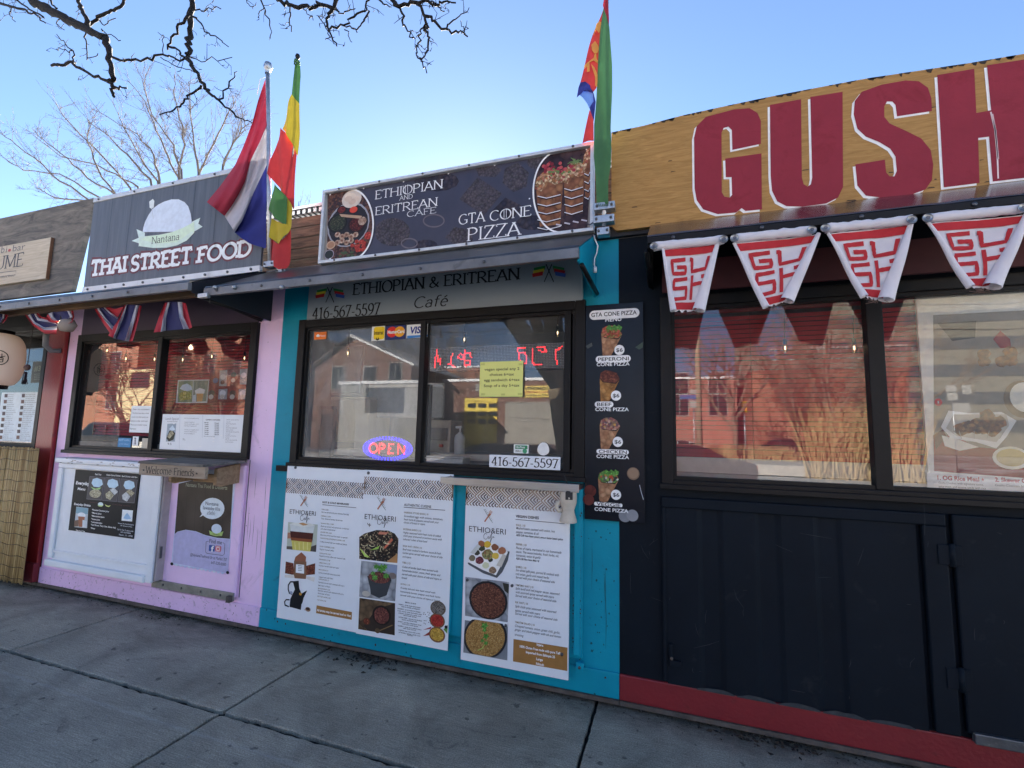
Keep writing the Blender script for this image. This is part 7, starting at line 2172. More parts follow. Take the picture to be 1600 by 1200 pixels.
for k in range(16): m.tube([(q[0] - .008 + rnd.uniform(-.012, .012), -.3 + rnd.uniform(-.01, .01), q[2] - .04), (q2[0] + rnd.uniform(-.022, .022), -.3 + rnd.uniform(-.015, .015), q2[2] + rnd.uniform(0, .012))], .003, ink(36, 28, 36), 4)
m.build('tassel', t)
m = MB(); m.tube([(q[0], -.3, q[2] + .03), (q[0] + .01, -.3, 2.38)], .003, ink(50, 40, 40), 5); m.build('cord', t)
# light bulb among the pennants
q = P3(*zl2(410, 280), -.5)
t = thing('light_bulb', 'lit warm bulb below the bunched pennant at the left', 'bulb', q)
m = MB(); m.lathe(q[0], -.5, [(.001, q[2] - .022), (.016, q[2] - .014), (.02, q[2]), (.012, q[2] + .018), (.009, q[2] + .026)], emit('warm_bulb', (1, .8, .5), 4), 14); m.build('glass', t)
m = MB(); m.lathe(q[0], -.5, [(.011, q[2] + .026), (.012, q[2] + .06), (.004, q[2] + .066)], BLACK, 12); m.tube([(q[0], -.5, q[2] + .066), (q[0] + .02, -.47, q[2] + .1)], .004, BLACK, 6); m.build('socket', t)

# ------------------------------------------------------------------ flags on the roof
def flagpole(label, pts, r, ball, y, group='flag poles on the stall roofs', brackets=()):
    q = [P3(*p, y) for p in pts]
    t = thing('flag_pole', label, 'flag pole', q[-1], group)
    m = MB(); m.tube(q, r, GALV, 12); m.build('pole', t)
    if ball:
        m = MB(); p = q[0]; m.lathe(p[0], p[1], [(.001, p[2] + r * 5.2), (r * 1.6, p[2] + r * 4.4), (r * 2.1, p[2] + r * 2.6), (r * 1.6, p[2] + r * .9), (r * 1.1, p[2] + r * .4), (r * 1.2, p[2] - .02)], GALV if ball == 1 else BLACK, 16); m.build('finial', t)
    for (px, py, w) in brackets:
        p = P3(px, py, y); m = MB(); m.bevbox(p[0] - w, p[0] + w, y - .012 - r, y + .03, p[2] - .022, p[2] + .022, GALV, .003)
        m.tube([(p[0] - w * .7, y - .02 - r, p[2]), (p[0] - w * .7, y - .011 - r, p[2])], .008, SCREW, 8); m.tube([(p[0] + w * .7, y - .02 - r, p[2]), (p[0] + w * .7, y - .011 - r, p[2])], .008, SCREW, 8); m.build('bracket', t)
    return t
def patch(mb, rows, y, mats, amp, freq, ph, ns=26, nt=8):
    """cloth woven between rows of pixel points; one material between each two rows"""
    def along(poly, s):
        L = [0]
        for i in range(len(poly) - 1): L.append(L[-1] + hypot(poly[i + 1][0] - poly[i][0], poly[i + 1][1] - poly[i][1]))
        d = s * L[-1]
        for i in range(len(poly) - 1):
            if d <= L[i + 1] + 1e-9:
                u = (d - L[i]) / max(1e-9, L[i + 1] - L[i]); return (poly[i][0] + (poly[i + 1][0] - poly[i][0]) * u, poly[i][1] + (poly[i + 1][1] - poly[i][1]) * u)
        return poly[-1]
    for b in range(len(rows) - 1):
        vs = []
        for j in range(nt + 1):
            for i in range(ns + 1):
                s = i / ns
                p0, p1 = along(rows[b], s), along(rows[b + 1], s)
                p = (p0[0] + (p1[0] - p0[0]) * j / nt, p0[1] + (p1[1] - p0[1]) * j / nt)
                tt = b + j / nt
                yy = y + amp * (.15 + s) * sin(freq * tt + ph + 2.2 * s) + amp * .4 * sin(freq * 2.3 * tt - 5 * s)
                vs.append(P3(p[0], p[1], yy))
        mb.add(vs, [(j * (ns + 1) + i, j * (ns + 1) + i + 1, (j + 1) * (ns + 1) + i + 1, (j + 1) * (ns + 1) + i) for j in range(nt) for i in range(ns)], mats[b], True)
zf2 = ZM(320, 80, 3.157)
C_RED = cloth_mat('flag_red_cloth', rgb(150, 40, 60), .05); C_WHT = cloth_mat('flag_white_cloth', rgb(168, 164, 170), .05); C_BLU = cloth_mat('flag_blue_cloth', rgb(36, 42, 112), .05)
C_GRN = cloth_mat('flag_green_cloth', rgb(64, 108, 58), .04); C_YEL = cloth_mat('flag_yellow_cloth', rgb(172, 152, 42), .04); C_RE2 = cloth_mat('flag_scarlet_cloth', rgb(168, 48, 50), .04); C_GR3 = cloth_mat('flag_leaf_green_cloth', rgb(62, 106, 66), .04); C_LBL = cloth_mat('flag_light_blue_cloth', rgb(84, 120, 184), .04); C_ORG = cloth_mat('flag_gold_cloth', rgb(206, 140, 66), .04)
YF = -.12
flagpole('grey pole with ball top carrying the red white and blue flag', [zf2(310, 100), zf2(314, 300), zf2(316, 650), zf2(322, 1070)], .016, 1, YF, brackets=((424, 414, .05),))
m = MB()
patch(m, [[zf2(299, 135), zf2(262, 245), zf2(235, 350), zf2(190, 470), zf2(150, 560), zf2(80, 660), zf2(10, 744)],
          [zf2(306, 365), zf2(270, 450), zf2(225, 540), zf2(200, 640), zf2(165, 710), zf2(130, 768), zf2(97, 812)],
          [zf2(306, 562), zf2(275, 625), zf2(240, 700), zf2(212, 770), zf2(182, 840), zf2(160, 872), zf2(148, 893)],
          [zf2(303, 968), zf2(295, 974), zf2(285, 968), zf2(262, 962), zf2(220, 948), zf2(185, 925), zf2(150, 896)]], YF, [C_RED, C_WHT, C_BLU], .035, 5.0, 0.4)
o = m.build('flag'); recenter(o); tag(o, 'red white and blue striped flag draped from the ball topped pole', 'flag', 'flags on the stall roofs')
m = MB(); m.tube([P3(*zf2(298, 128), YF), P3(*zf2(272, 140), YF), P3(*zf2(265, 180), YF - .01), P3(*zf2(258, 212), YF)], .0025, WHITE_INK, 5); o = m.build('tie_cord'); recenter(o); tag(o, 'white tie cord trailing at the top of the striped flag', 'cord')
# second flag
flagpole('thin dark topped pole carrying the green yellow and red flag', [zf2(457, 40), zf2(450, 400), zf2(400, 800), zf2(372, 1080)], .009, 2, YF + .03, brackets=((441, 424, .04),))
m = MB()
cloth_poly(m, [zf2(*p) for p in ((447, 62), (462, 62), (467, 120), (465, 258), (448, 238), (432, 215), (438, 150))], YF, C_GRN, .012, 60, 0, 4)
cloth_poly(m, [zf2(*p) for p in ((432, 215), (448, 238), (465, 258), (460, 400), (447, 512), (432, 455), (408, 410), (375, 378), (395, 310))], YF, C_YEL, .016, 45, 0, 4)
cloth_poly(m, [zf2(*p) for p in ((375, 378), (408, 410), (432, 455), (447, 512), (443, 650), (433, 778), (402, 720), (345, 652), (320, 612), (330, 540), (350, 450))], YF, C_RE2, .02, 40, 0, 4)
cloth_poly(m, [zf2(*p) for p in ((345, 652), (402, 720), (397, 850), (385, 853), (345, 820), (312, 780), (318, 740), (325, 700))], YF - .03, C_GRN, .012, 50, 1, 4)
cloth_poly(m, [zf2(*p) for p in ((402, 720), (433, 778), (427, 868), (395, 910), (370, 955), (345, 938), (318, 918), (330, 825), (385, 853), (397, 850))], YF - .02, C_YEL, .014, 45, 2, 4)
cloth_poly(m, [zf2(*p) for p in ((427, 866), (424, 940), (412, 1035), (392, 1065), (368, 1078), (345, 1062), (316, 1040), (312, 935), (318, 916), (345, 938), (370, 955), (395, 910))], YF - .01, C_RE2, .018, 40, 3, 4)
o = m.build('flag'); recenter(o); tag(o, 'green yellow and red striped flag hanging limp in folds', 'flag', 'flags on the stall roofs')
m = MB()
for k in range(4): q = P3(*zf2(452 + (k % 2) * 10, 52 + k * 5), YF - .01); m.tube([(q[0] - .02, q[1], q[2]), (q[0], q[1] - .015, q[2] + .012), (q[0] + .016, q[1], q[2] - .006)], .006, C_GRN, 6)
o = m.build('tie_cord'); recenter(o); tag(o, 'green cloth knot tied at the dark pole top', 'cord')
# third flag
ze3 = ZM(880, 0, 3.157)
flagpole('short grey pole clamped between the banner and the ochre sign', [ze3(214, -60), ze3(212, 500), ze3(203, 1010), ze3(201, 1118)], .013, 1, YF, brackets=((945, 324, .06), (944, 344, .06), (943, 363, .035)))
m = MB()
cloth_poly(m, [ze3(*p) for p in ((95, 708), (120, 600), (131, 548), (150, 560), (152, 700))], YF + .03, C_RE2, .012, 40, 1, 3)
cloth_poly(m, [ze3(*p) for p in ((75, 432), (95, 360), (128, 250), (165, 130), (190, 60), (203, 25), (206, 60), (188, 150), (176, 300), (165, 440), (150, 460), (120, 415))], YF - .02, C_RE2, .016, 40, 0, 4)
cloth_poly(m, [ze3(*p) for p in ((75, 430), (85, 408), (110, 408), (135, 425), (150, 460), (160, 500), (152, 600), (138, 560), (130, 535), (150, 500), (146, 450), (100, 452), (66, 478))], YF - .025, C_BLU, .01, 40, 0, 3)
cloth_poly(m, [ze3(*p) for p in ((74, 462), (100, 452), (146, 447), (150, 500), (134, 545), (118, 512), (98, 484))], YF - .015, C_LBL, .008, 40, 0, 3)
for pts in (((165, 120), (178, 105), (190, 112), (186, 150), (176, 165), (165, 150), (152, 165), (150, 180), (160, 140)), ((140, 225), (158, 205), (172, 225), (178, 240), (170, 262), (155, 268), (142, 250)), ((155, 268), (163, 262), (165, 292), (176, 300), (172, 312), (150, 300), (130, 312), (132, 355), (118, 358), (118, 330), (105, 342), (104, 325), (120, 312), (150, 288)), ((138, 318), (155, 335), (170, 370), (168, 430), (158, 425), (158, 380), (146, 345))):
    cloth_poly(m, [ze3(*p) for p in pts], YF - .045, C_ORG, .004, 40, 0, 2)
cloth_poly(m, [ze3(*p) for p in ((196, 30), (206, -40), (218, -40), (222, 20), (226, 90), (226, 125), (212, 80))], YF - .02, cloth_mat('flag_dark_red_cloth', rgb(140, 30, 44), .07), .008, 40, 0, 3)
cloth_poly(m, [ze3(*p) for p in ((199, 42), (215, 80), (226, 122), (238, 300), (240, 430), (236, 640), (240, 720), (238, 820), (225, 900), (223, 1005), (192, 1008), (164, 1000), (158, 860), (148, 760), (148, 600), (162, 480), (176, 300), (188, 150))], YF - .03, C_GR3, .022, 42, .5, 4)
for k in range(20): q = P3(*ze3(164 + k * 3, 1002 + (k % 3) * 3), YF - .03); m.tube([q, (q[0] + rnd.uniform(-.004, .004), q[1], q[2] - .015)], .0012, C_GR3, 3)
o = m.build('flag'); recenter(o); tag(o, 'green red and blue flag with gold emblem beside the ochre sign', 'flag', 'flags on the stall roofs')
# white cable by the banner
m = MB(); zc5 = ZM(900, 340, 5.333)
m.tube([P3(*zc5(*p), -.1) for p in ((148, 145), (160, 185), (182, 235), (175, 290), (155, 340), (152, 390), (162, 425))], .004, WHITE_INK, 6); q = P3(*zc5(160, 440), -.1); m.tube([(q[0], q[1], q[2] + .02), (q[0], q[1], q[2] - .012)], .010, WHITE_INK, 8)
o = m.build('cable'); recenter(o); tag(o, 'short white cable with plug dangling beside the teal awning', 'cable')

# ------------------------------------------------------------------ striped pennants under the lavender awning
T_RED = cloth_mat('pennant_red_cloth', rgb(170, 44, 58), .2); T_WHT = cloth_mat('pennant_white_cloth', rgb(176, 176, 186), .2); T_BLU = cloth_mat('pennant_blue_cloth', rgb(44, 44, 88), .2)
zt3 = ZM(0, 300, 5.333)
def pennant(label, rows, y, amp=.02):
    m = MB(); patch(m, [[zt3(*p) for p in r] for r in rows], y, [T_RED, T_WHT, T_BLU, T_WHT, T_RED][:len(rows) - 1] if len(rows) == 6 else rows, amp, 3.0, .3, 14, 4)
    o = m.build('striped_pennant'); recenter(o); tag(o, label, 'pennant', 'striped pennants under the lavender awning')
YP = -.5
pennant('rightmost striped pennant, hanging straight near the awning end', [[(1372, 925), (1325, 1040), (1280, 1170)], [(1395, 920), (1360, 1040), (1338, 1165)], [(1418, 915), (1385, 1040), (1380, 1155)], [(1480, 915), (1495, 1050), (1528, 1142)], [(1518, 918), (1530, 1040), (1575, 1140)], [(1550, 930), (1575, 1030), (1600, 1128)]], YP)
pennant('striped pennant folded into a point second from the right', [[(1035, 945), (1000, 1040), (900, 1195)], [(1050, 945), (1010, 1040), (942, 1215)], [(1062, 935), (1030, 1040), (962, 1222)], [(1130, 945), (1100, 1050), (1040, 1240)], [(1160, 945), (1130, 1060), (1075, 1245)], [(1182, 950), (1155, 1065), (1105, 1245)]], YP)
pennant('thin twisted fold of pennant left of the pointed one', [[(785, 975), (850, 1080), (925, 1190)], [(805, 972), (860, 1055), (935, 1150)], [(828, 968), (880, 1050), (948, 1120)], [(862, 962), (920, 1020), (985, 1062)], [(880, 965), (930, 1010), (980, 1045)], [(905, 960), (960, 975), (1030, 955)]], YP + .02)
pennant('curled striped pennant sagging left of the lit bulb', [[(205, 1020), (270, 1110), (370, 1180), (470, 1185)], [(230, 1030), (280, 1095), (370, 1150), (472, 1150)], [(255, 1015), (290, 1080), (370, 1130), (478, 1118)], [(285, 1015), (310, 1070), (370, 1080), (470, 1100)], [(300, 1012), (330, 1050), (380, 1062), (455, 1080)], [(320, 1010), (345, 1040), (390, 1050), (440, 1068)]], YP)
pennant('bunched striped pennant right above the lit bulb', [[(385, 1040), (400, 1075), (440, 1090), (500, 1085)], [(400, 1015), (430, 1060), (450, 1070), (505, 1075)], [(440, 1000), (450, 1045), (475, 1070), (515, 1075)], [(560, 990), (580, 1040), (560, 1065), (530, 1075)], [(590, 990), (608, 1040), (590, 1065), (550, 1075)], [(612, 990), (620, 1040), (600, 1085), (560, 1100)]], YP - .02)
pennant('striped pennant cut by the left edge of the picture', [[(-140, 1010), (-120, 1080), (-60, 1120)], [(-60, 1010), (-60, 1070), (-20, 1115)], [(-20, 1010), (-20, 1060), (0, 1105)], [(20, 1018), (20, 1050), (0, 1090)], [(42, 1020), (38, 1055), (15, 1085)], [(68, 1025), (55, 1060), (25, 1095)]], YP)
m = MB(); q = P3(*zt3(560, 1110), -.52); m.lathe(q[0], -.52, [(.002, q[2] - .05), (.05, q[2] - .045), (.075, q[2]), (.05, q[2] + .04), (.002, q[2] + .05)], cloth_mat('beige_bag_cloth', rgb(150, 138, 128), .2), 16, sx=1.1, sy=.7); o = m.build('cloth_bundle'); recenter(o); tag(o, 'beige bundle of cloth behind the lit bulb', 'bundle')

# ------------------------------------------------------------------ banners with red print on the blue black stall
B_WHT = cloth_mat('banner_white_cloth', rgb(212, 208, 212), .12, .06); B_RED = ink(172, 46, 52, .7)
zg2 = ZM(940, 80, 2.424)
def banner(label, tl, tr, ll, lr_, rl, rr, torn=False):
    """tl, tr: ends of the top hem; ll->lr_: left edge top and bottom; rl->rr: right edge top and bottom"""
    y = -.475
    px = lambda p: zg2(*p)
    b = lambda u, v: (ll[0] + (lr_[0] - ll[0]) * v + (rl[0] + (rr[0] - rl[0]) * v - ll[0] - (lr_[0] - ll[0]) * v) * u, (ll[1] + (lr_[1] - ll[1]) * v) * (1 - u) + (rl[1] + (rr[1] - rl[1]) * v) * u)
    c = P3(*px(b(.5, 0)), y)
    t = thing('cloth_banner', label, 'banner', (c[0], y, P3(*px(b(.5, 1)), y)[2]), 'red and white banners under the dark awning')
    n, k = 16, 20
    def at(u, v, l=0.0):
        if l == .0035 and v > .42 and v < .88:   # the print keeps its width and is cut by the rolled sides
            w_ = lambda q: (rl[0] + (rr[0] - rl[0]) * q) - (ll[0] + (lr_[0] - ll[0]) * q)
            u = min(.985, max(.015, .5 + (u - .5) * w_(.42) / w_(v)))
        # the print sags a little between the rolled edges
        yy = y + .012 * sin(u * 3.1) - .006 * sin(v * 7 + u * 5) - l
        p = px(b(u, v)); x, z = F(p[0], p[1], y)
        return (x, yy, z)
    m = MB()
    jag = [rnd.uniform(-.02, .02) for _ in range(n + 1)]
    m.add([at(i / n, j / k * (1 + (jag[i] if j == k else 0))) for j in range(k + 1) for i in range(n + 1)], [(j * (n + 1) + i, j * (n + 1) + i + 1, (j + 1) * (n + 1) + i + 1, (j + 1) * (n + 1) + i) for j in range(k) for i in range(n)], B_WHT, True); m.build('cloth', t)
    m = MB()
    h0, h1 = P3(*px(tl), y), P3(*px(tr), y)
    hh = abs(P3(*px((tl[0], tl[1] + 18)), y)[2] - h0[2])
    pts = [(h0[0] + (h1[0] - h0[0]) * i / 14, y + rnd.uniform(-.004, .004), h0[2] + (h1[2] - h0[2]) * i / 14) for i in range(15)]
    m.tube(pts, [hh * rnd.uniform(.85, 1.1) for _ in pts], B_WHT, 8); m.build('top_hem', t)
    for (p, w0, w1, nm) in (((ll, lr_), .006, .015, 'left'), ((rl, rr), .009, .029, 'right')):
        m = MB()
        q = [at(0 if nm == 'left' else 1, v, .006) for v in [i / 8 for i in range(9)]]
        m.tube(q, [w0 + (w1 - w0) * i / 8 for i in range(9)], B_WHT, 10, caps=False); m.build('rolled_edge', t)
    m = MB()
    def ribbon(pts, w):
        # dense points along the stroke, laid on the cloth
        d = []
        for i in range(len(pts) - 1):
            for s in range(6): d.append((pts[i][0] + (pts[i + 1][0] - pts[i][0]) * s / 6, pts[i][1] + (pts[i + 1][1] - pts[i][1]) * s / 6))
        d.append(pts[-1])
        L_, R_ = [], []
        for i in range(len(d)):
            a, e = d[max(i - 1, 0)], d[min(i + 1, len(d) - 1)]
            dx, dy = e[0] - a[0], e[1] - a[1]; l = hypot(dx, dy) or 1
            ww = w * rnd.uniform(.9, 1.1)
            L_.append(at(d[i][0] - dy / l * ww, d[i][1] + dx / l * ww, .0035)); R_.append(at(d[i][0] + dy / l * ww, d[i][1] - dx / l * ww, .0035))
        m.add(L_ + R_, [(i, i + 1, len(d) + i + 1, len(d) + i) for i in range(len(d) - 1)], B_RED)
    ribbon([(.03, .075), (.97, .075)], .055)
    ribbon([(.14, .92), (.88, .92)], .055)
    W_ = .03
    for st in ([(.42, .19), (.14, .205), (.14, .40), (.43, .40), (.43, .305), (.24, .305)], [(.51, .195), (.555, .195), (.575, .385), (.88, .375), (.89, .18)],
               [(.48, .49), (.17, .50), (.17, .635), (.47, .635), (.47, .80), (.20, .81)], [(.59, .45), (.59, .83)], [(.59, .60), (.83, .585), (.83, .82)], [(.80, .49), (.96, .485)], [(.92, .60), (.98, .60)]):
        ribbon(st, W_)
    m.build('print', t)
    for p in (tl, tr):
        q = P3(*px(p), y - hh * .9); m = MB(); m.lathe(0, 0, [(.001, 0), (.017, 0), (.019, .003), (.017, .006)], GALV, 14)
        m.v = [(q[0] + v[0], q[1] - v[2] * 1.0 - .004, q[2] + v[1]) for v in m.v]; m.disc(q[0], q[1] - .0115, q[2], .008, SCREW, None, 8); m.build('washer', t)
    m = MB()
    for k2 in range(14 if torn else 6):
        q = at(rnd.uniform(.2, .98), 1.0); m.tube([q, (q[0] + rnd.uniform(-.02, .02), q[1], q[2] - rnd.uniform(.005, .02)), (q[0] + rnd.uniform(-.03, .03), q[1], q[2] - rnd.uniform(.0, .025))], .0014, ink(110, 90, 84), 3)
    m.build('loose_threads', t)
banner('white and red cloth banner with rolled sides leftmost under the dark awning', (198, 740), (462, 714), (232, 750), (272, 985), (440, 725), (368, 982))
banner('white and red cloth banner second from the left under the dark awning', (503, 710), (795, 679), (500, 728), (622, 972), (822, 690), (702, 945))
banner('white and red cloth banner third from the left with curled tip', (846, 672), (1172, 640), (856, 692), (992, 932), (1172, 652), (1076, 942))
banner('white and red cloth banner with torn lower corner rightmost in view', (1232, 634), (1594, 596), (1235, 652), (1392, 895), (1612, 615), (1478, 892), True)

# ------------------------------------------------------------------ trees
BARK = pmat('dark_bark', (.010, .008, .007), .9, .35, 14, .6, 30)
BARKG = pmat('grey_bark', (.15, .125, .105), .9, .3, 14, .4, 30)
BARKT = pmat('tan_trunk_bark', (.17, .13, .08), .9, .4, 6, .8, 12)
def spurs(mb, pts, dens, ln, r, mat, depth=1):
    """short crooked side twigs along a limb"""
    for i in range(len(pts) - 1):
        a, b = Vector(pts[i]), Vector(pts[i + 1])
        L = (b - a).length
        n = dens * L
        k = int(n) + (rnd.random() < n - int(n))
        for _ in range(k):
            u = rnd.random(); p = a.lerp(b, u)
            d = (b - a).normalized()
            s = Vector((rnd.gauss(0, 1), rnd.gauss(0, .6), rnd.gauss(0, 1))); s = (s - d * s.dot(d)).normalized()
            v = (s + d * rnd.uniform(-.1, .8)).normalized()
            l = ln * rnd.uniform(.3, 1.2)
            q = [p, p + v * l * .5 + Vector((rnd.gauss(0, .1), rnd.gauss(0, .1), rnd.gauss(0, .1))) * l]
            q.append(q[-1] + (v + Vector((rnd.gauss(0, .5), 0, rnd.gauss(0, .5)))).normalized() * l * .5)
            mb.tube(q, [r, r * .8, r * .5], mat, 4, caps=False)
            for e in q[1:]:
                if rnd.random() < .4: mb.tube([e, e + Vector((rnd.gauss(0, .012), rnd.gauss(0, .01), rnd.gauss(0, .012)))], [r * 1.3, r * .6], mat, 4)
            if depth > 0 and l > .05: spurs(mb, q, dens * .8, ln * .4, r * .7, mat, depth - 1)
def limb(mb, pts, r0, r1, mat, y0, y1=None, jit=.006, sub=4):
    y1 = y0 if y1 is None else y1
    q = [Vector(P3(p[0], p[1], y0 + (y1 - y0) * i / max(1, len(pts) - 1))) for i, p in enumerate(pts)]
    out = []
    for i in range(len(q) - 1):
        for s in range(sub):
            out.append(q[i].lerp(q[i + 1], s / sub) + (Vector((rnd.gauss(0, jit), rnd.gauss(0, jit), rnd.gauss(0, jit))) if s else Vector((0, 0, 0))))
    out.append(q[-1])
    n = len(out)
    mb.tube(out, [(r0 + (r1 - r0) * i / (n - 1)) * rnd.uniform(.88, 1.15) for i in range(n)], mat, 7)
    return out
z1 = ZM(0, 0, 3.529); z1b = ZM(370, 0, 4.103)
t = thing('street_tree', 'bare dark limbed tree overhanging the stalls from the street', 'tree', (-1.6, -3.9, 0))
YT = -1.0
m = MB(); T = MB()
main = [
 ([z1(140, -40), z1(190, 20), z1(270, 55), z1(350, 95), z1(440, 140), z1(510, 180), z1(585, 210)], .036, .026, 3), ([z1(585, 210), z1(600, 270), z1(610, 350), z1(625, 430), z1(608, 440), z1(612, 490), z1(628, 532)], .022, .010, 3),
 ([z1(620, 315), z1(700, 330), z1(790, 330), z1(895, 300), z1(960, 318), z1(1030, 330)], .009, .006, 5), ([z1(600, 450), z1(520, 425), z1(440, 375), z1(400, 340), z1(340, 360), z1(285, 362)], .010, .011, 4), ([z1(400, 340), z1(405, 285), z1(360, 240), z1(312, 188)], .006, .003, 5), ([z1(405, 280), z1(360, 272), z1(312, 270)], .004, .003, 6),
 ([z1(615, 475), z1(650, 485), z1(700, 486)], .008, .006, 3), ([z1(480, 150), z1(480, 110), z1(440, 40), z1(425, -20)], .018, .014, 3), ([z1(490, 140), z1(540, 95), z1(600, 68), z1(660, 40), z1(690, -10)], .012, .010, 3), ([z1(560, 160), z1(600, 190), z1(665, 222)], .004, .003, 4), ([z1(545, 110), z1(575, 140), z1(640, 100)], .004, .003, 6), ([z1(470, 170), z1(478, 240), z1(480, 330), z1(540, 295)], .005, .003, 5), ([z1(340, 90), z1(310, 130), z1(355, 165)], .004, .003, 5),
 ([z1(0, 18), z1(80, 40), z1(150, 60), z1(210, 90), z1(252, 128)], .011, .005, 5), ([z1(60, 30), z1(50, 70), z1(85, 120)], .004, .003, 5), ([z1(80, -10), z1(150, 40), z1(240, 95)], .007, .007, 5), ([z1(270, -20), z1(285, 20), z1(315, 45)], .008, .006, 4),
 ([z1(1060, -20), z1(1052, 60), z1(1045, 160), z1(1048, 240), z1(1035, 300), z1(1030, 330)], .019, .014, 4), ([z1(1030, 325), z1(1065, 375), z1(1105, 440), z1(1130, 490)], .013, .010, 4), ([z1(1130, 490), z1(1180, 530), z1(1240, 590), z1(1320, 650), z1(1392, 678)], .009, .003, 6), ([z1(1110, 470), z1(1060, 515), z1(1010, 570), z1(960, 605), z1(880, 632)], .008, .004, 7), ([z1(1205, 550), z1(1250, 490), z1(1290, 430), z1(1308, 395)], .005, .003, 7),
 ([z1(1045, 75), z1(1000, 130), z1(960, 190), z1(925, 275)], .010, .007, 5), ([z1(925, 255), z1(990, 280), z1(1020, 315)], .007, .006, 5), ([z1(1060, 90), z1(1110, 130), z1(1160, 195), z1(1260, 258)], .006, .003, 6), ([z1(900, 300), z1(905, 200), z1(870, 178)], .003, .002, 5), ([z1(1040, 310), z1(1130, 340), z1(1280, 316)], .004, .002, 5), ([z1(885, 315), z1(980, 370), z1(1075, 400)], .003, .003, 2), ([z1(1060, 60), z1(1150, 42), z1(1220, 50)], .004, .003, 6),
 ([z1b(260, 0), z1b(330, 30), z1b(420, 40), z1b(500, 48), z1b(530, 30), z1b(630, 48), z1b(630, -30)], .011, .012, 5), ([z1b(335, 30), z1b(345, 100), z1b(350, 205)], .005, .003, 7), ([z1b(420, 50), z1b(450, 90), z1b(490, 130)], .003, .002, 5), ([z1b(630, 48), z1b(585, 90), z1b(580, 150), z1b(600, 215), z1b(640, 298)], .011, .004, 6), ([z1b(600, 185), z1b(690, 165), z1b(735, 115), z1b(820, 72), z1b(850, 0)], .006, .005, 5), ([z1b(690, 165), z1b(735, 180), z1b(772, 210)], .004, .003, 5), ([z1b(850, 70), z1b(800, 150), z1b(765, 188)], .005, .004, 7), ([z1b(690, 190), z1b(738, 270)], .003, .002, 3), ([z1b(520, 100), z1b(570, 180), z1b(600, 240), z1b(570, 255)], .003, .003, 6), ([z1b(630, 60), z1b(690, 75), z1b(760, 55)], .005, .003, 6),
 ([z1b(990, -10), z1b(1040, 42), z1b(1150, 18), z1b(1230, 8), z1b(1270, 35), z1b(1320, 15), z1b(1405, 18)], .012, .004, 6), ([z1b(1045, 45), z1b(1060, 130), z1b(1095, 200), z1b(1125, 240)], .006, .004, 7), ([z1b(1155, 25), z1b(1200, 100), z1b(1270, 135), z1b(1340, 185), z1b(1420, 212), z1b(1480, 235)], .009, .004, 6), ([z1b(1205, 105), z1b(1220, 180), z1b(1235, 240), z1b(1210, 340), z1b(1185, 385)], .007, .004, 6), ([z1b(1210, 155), z1b(1175, 195), z1b(1160, 280), z1b(1150, 340), z1b(1190, 400), z1b(1218, 468)], .005, .003, 7), ([z1b(1345, 185), z1b(1400, 125), z1b(1490, 48)], .005, .002, 4), ([z1b(1440, 215), z1b(1455, 180), z1b(1440, 135)], .003, .002, 4), ([z1b(150, -10), z1b(185, 70), z1b(210, 160), z1b(215, 248)], .005, .002, 6), ([z1b(175, 45), z1b(145, 80), z1b(140, 115)], .003, .002, 5), ([z1b(1230, 0), z1b(1300, 50), z1b(1330, 72)], .004, .003, 5), ([z1b(900, -10), z1b(950, 30), z1b(990, 45)], .005, .003, 7), ([z1b(60, -5), z1b(85, 40), z1b(105, 60)], .003, .002, 6),
]
for i, (pts, ra, rb, dens) in enumerate(main):
    q = limb(m, pts, ra * .88, rb * .8, BARK, YT + rnd.uniform(-.03, .03))
    spurs(m, q, dens * 2.0, .075, .0019, BARK, 1)
m.build('limb', t)
# trunk behind the camera, forked, carrying those limbs over
m = MB()
fork = Vector((-1.55, -4.05, 2.15))
m.tube([(-1.35, -4.1, -.1), (-1.38, -4.1, .3), (-1.42, -4.1, 1.2), fork], [.33, .26, .23, .24], BARKT, 18)
m.build('trunk', t)
def tie(a, tgt, r0, r1):
    m = MB(); a, b = Vector(a), Vector(tgt); mid = a.lerp(b, .5) + Vector((0, 0, .5))
    pts = [a, a.lerp(mid, .5) + Vector((0, 0, .25)), mid, mid.lerp(b, .5) + Vector((0, 0, .12)), b]
    m.tube(pts, [r0, r0 * .75, r0 * .5, (r0 * .35 + r1) / 2, r1], BARK, 10); m.build('bough', t)
tie(fork, P3(*z1(140, -40), YT), .17, .04); tie(fork, P3(*z1b(630, -30), YT), .15, .014); tie(fork, P3(*z1b(990, -10), YT), .10, .013); tie(fork, P3(*z1(1060, -20), YT), .1, .02)

def grow(mb, p, d, l, r, lev, mat, spread=.55, up=.12, kids=(2, 4), fine=.0035):
    q = [p]; dd = d.copy()
    n = 4
    for k in range(n):
        dd = (dd + Vector((rnd.gauss(0, .10), rnd.gauss(0, .10), rnd.gauss(0, .08) + up * .3))).normalized()
        q.append(q[-1] + dd * l / n)
    mb.tube(q, [r * (1 - .5 * k / n) for k in range(n + 1)], mat, 5 if r > .012 else 3, caps=False, smooth=False)
    if lev == 0: return
    for k in range(rnd.randint(*kids)):
        u = rnd.uniform(.3, 1.0); i = min(n - 1, int(u * n)); b = q[i].lerp(q[i + 1], u * n - i)
        v = (dd + Vector((rnd.gauss(0, spread), rnd.gauss(0, spread), rnd.gauss(0, spread) + up))).normalized()
        grow(mb, b, v, l * rnd.uniform(.5, .75), max(fine, r * .5), lev - 1, mat, spread, up, kids, fine)
    grow(mb, q[-1], dd, l * .65, max(fine, r * .5), lev - 1, mat, spread, up, kids, fine)
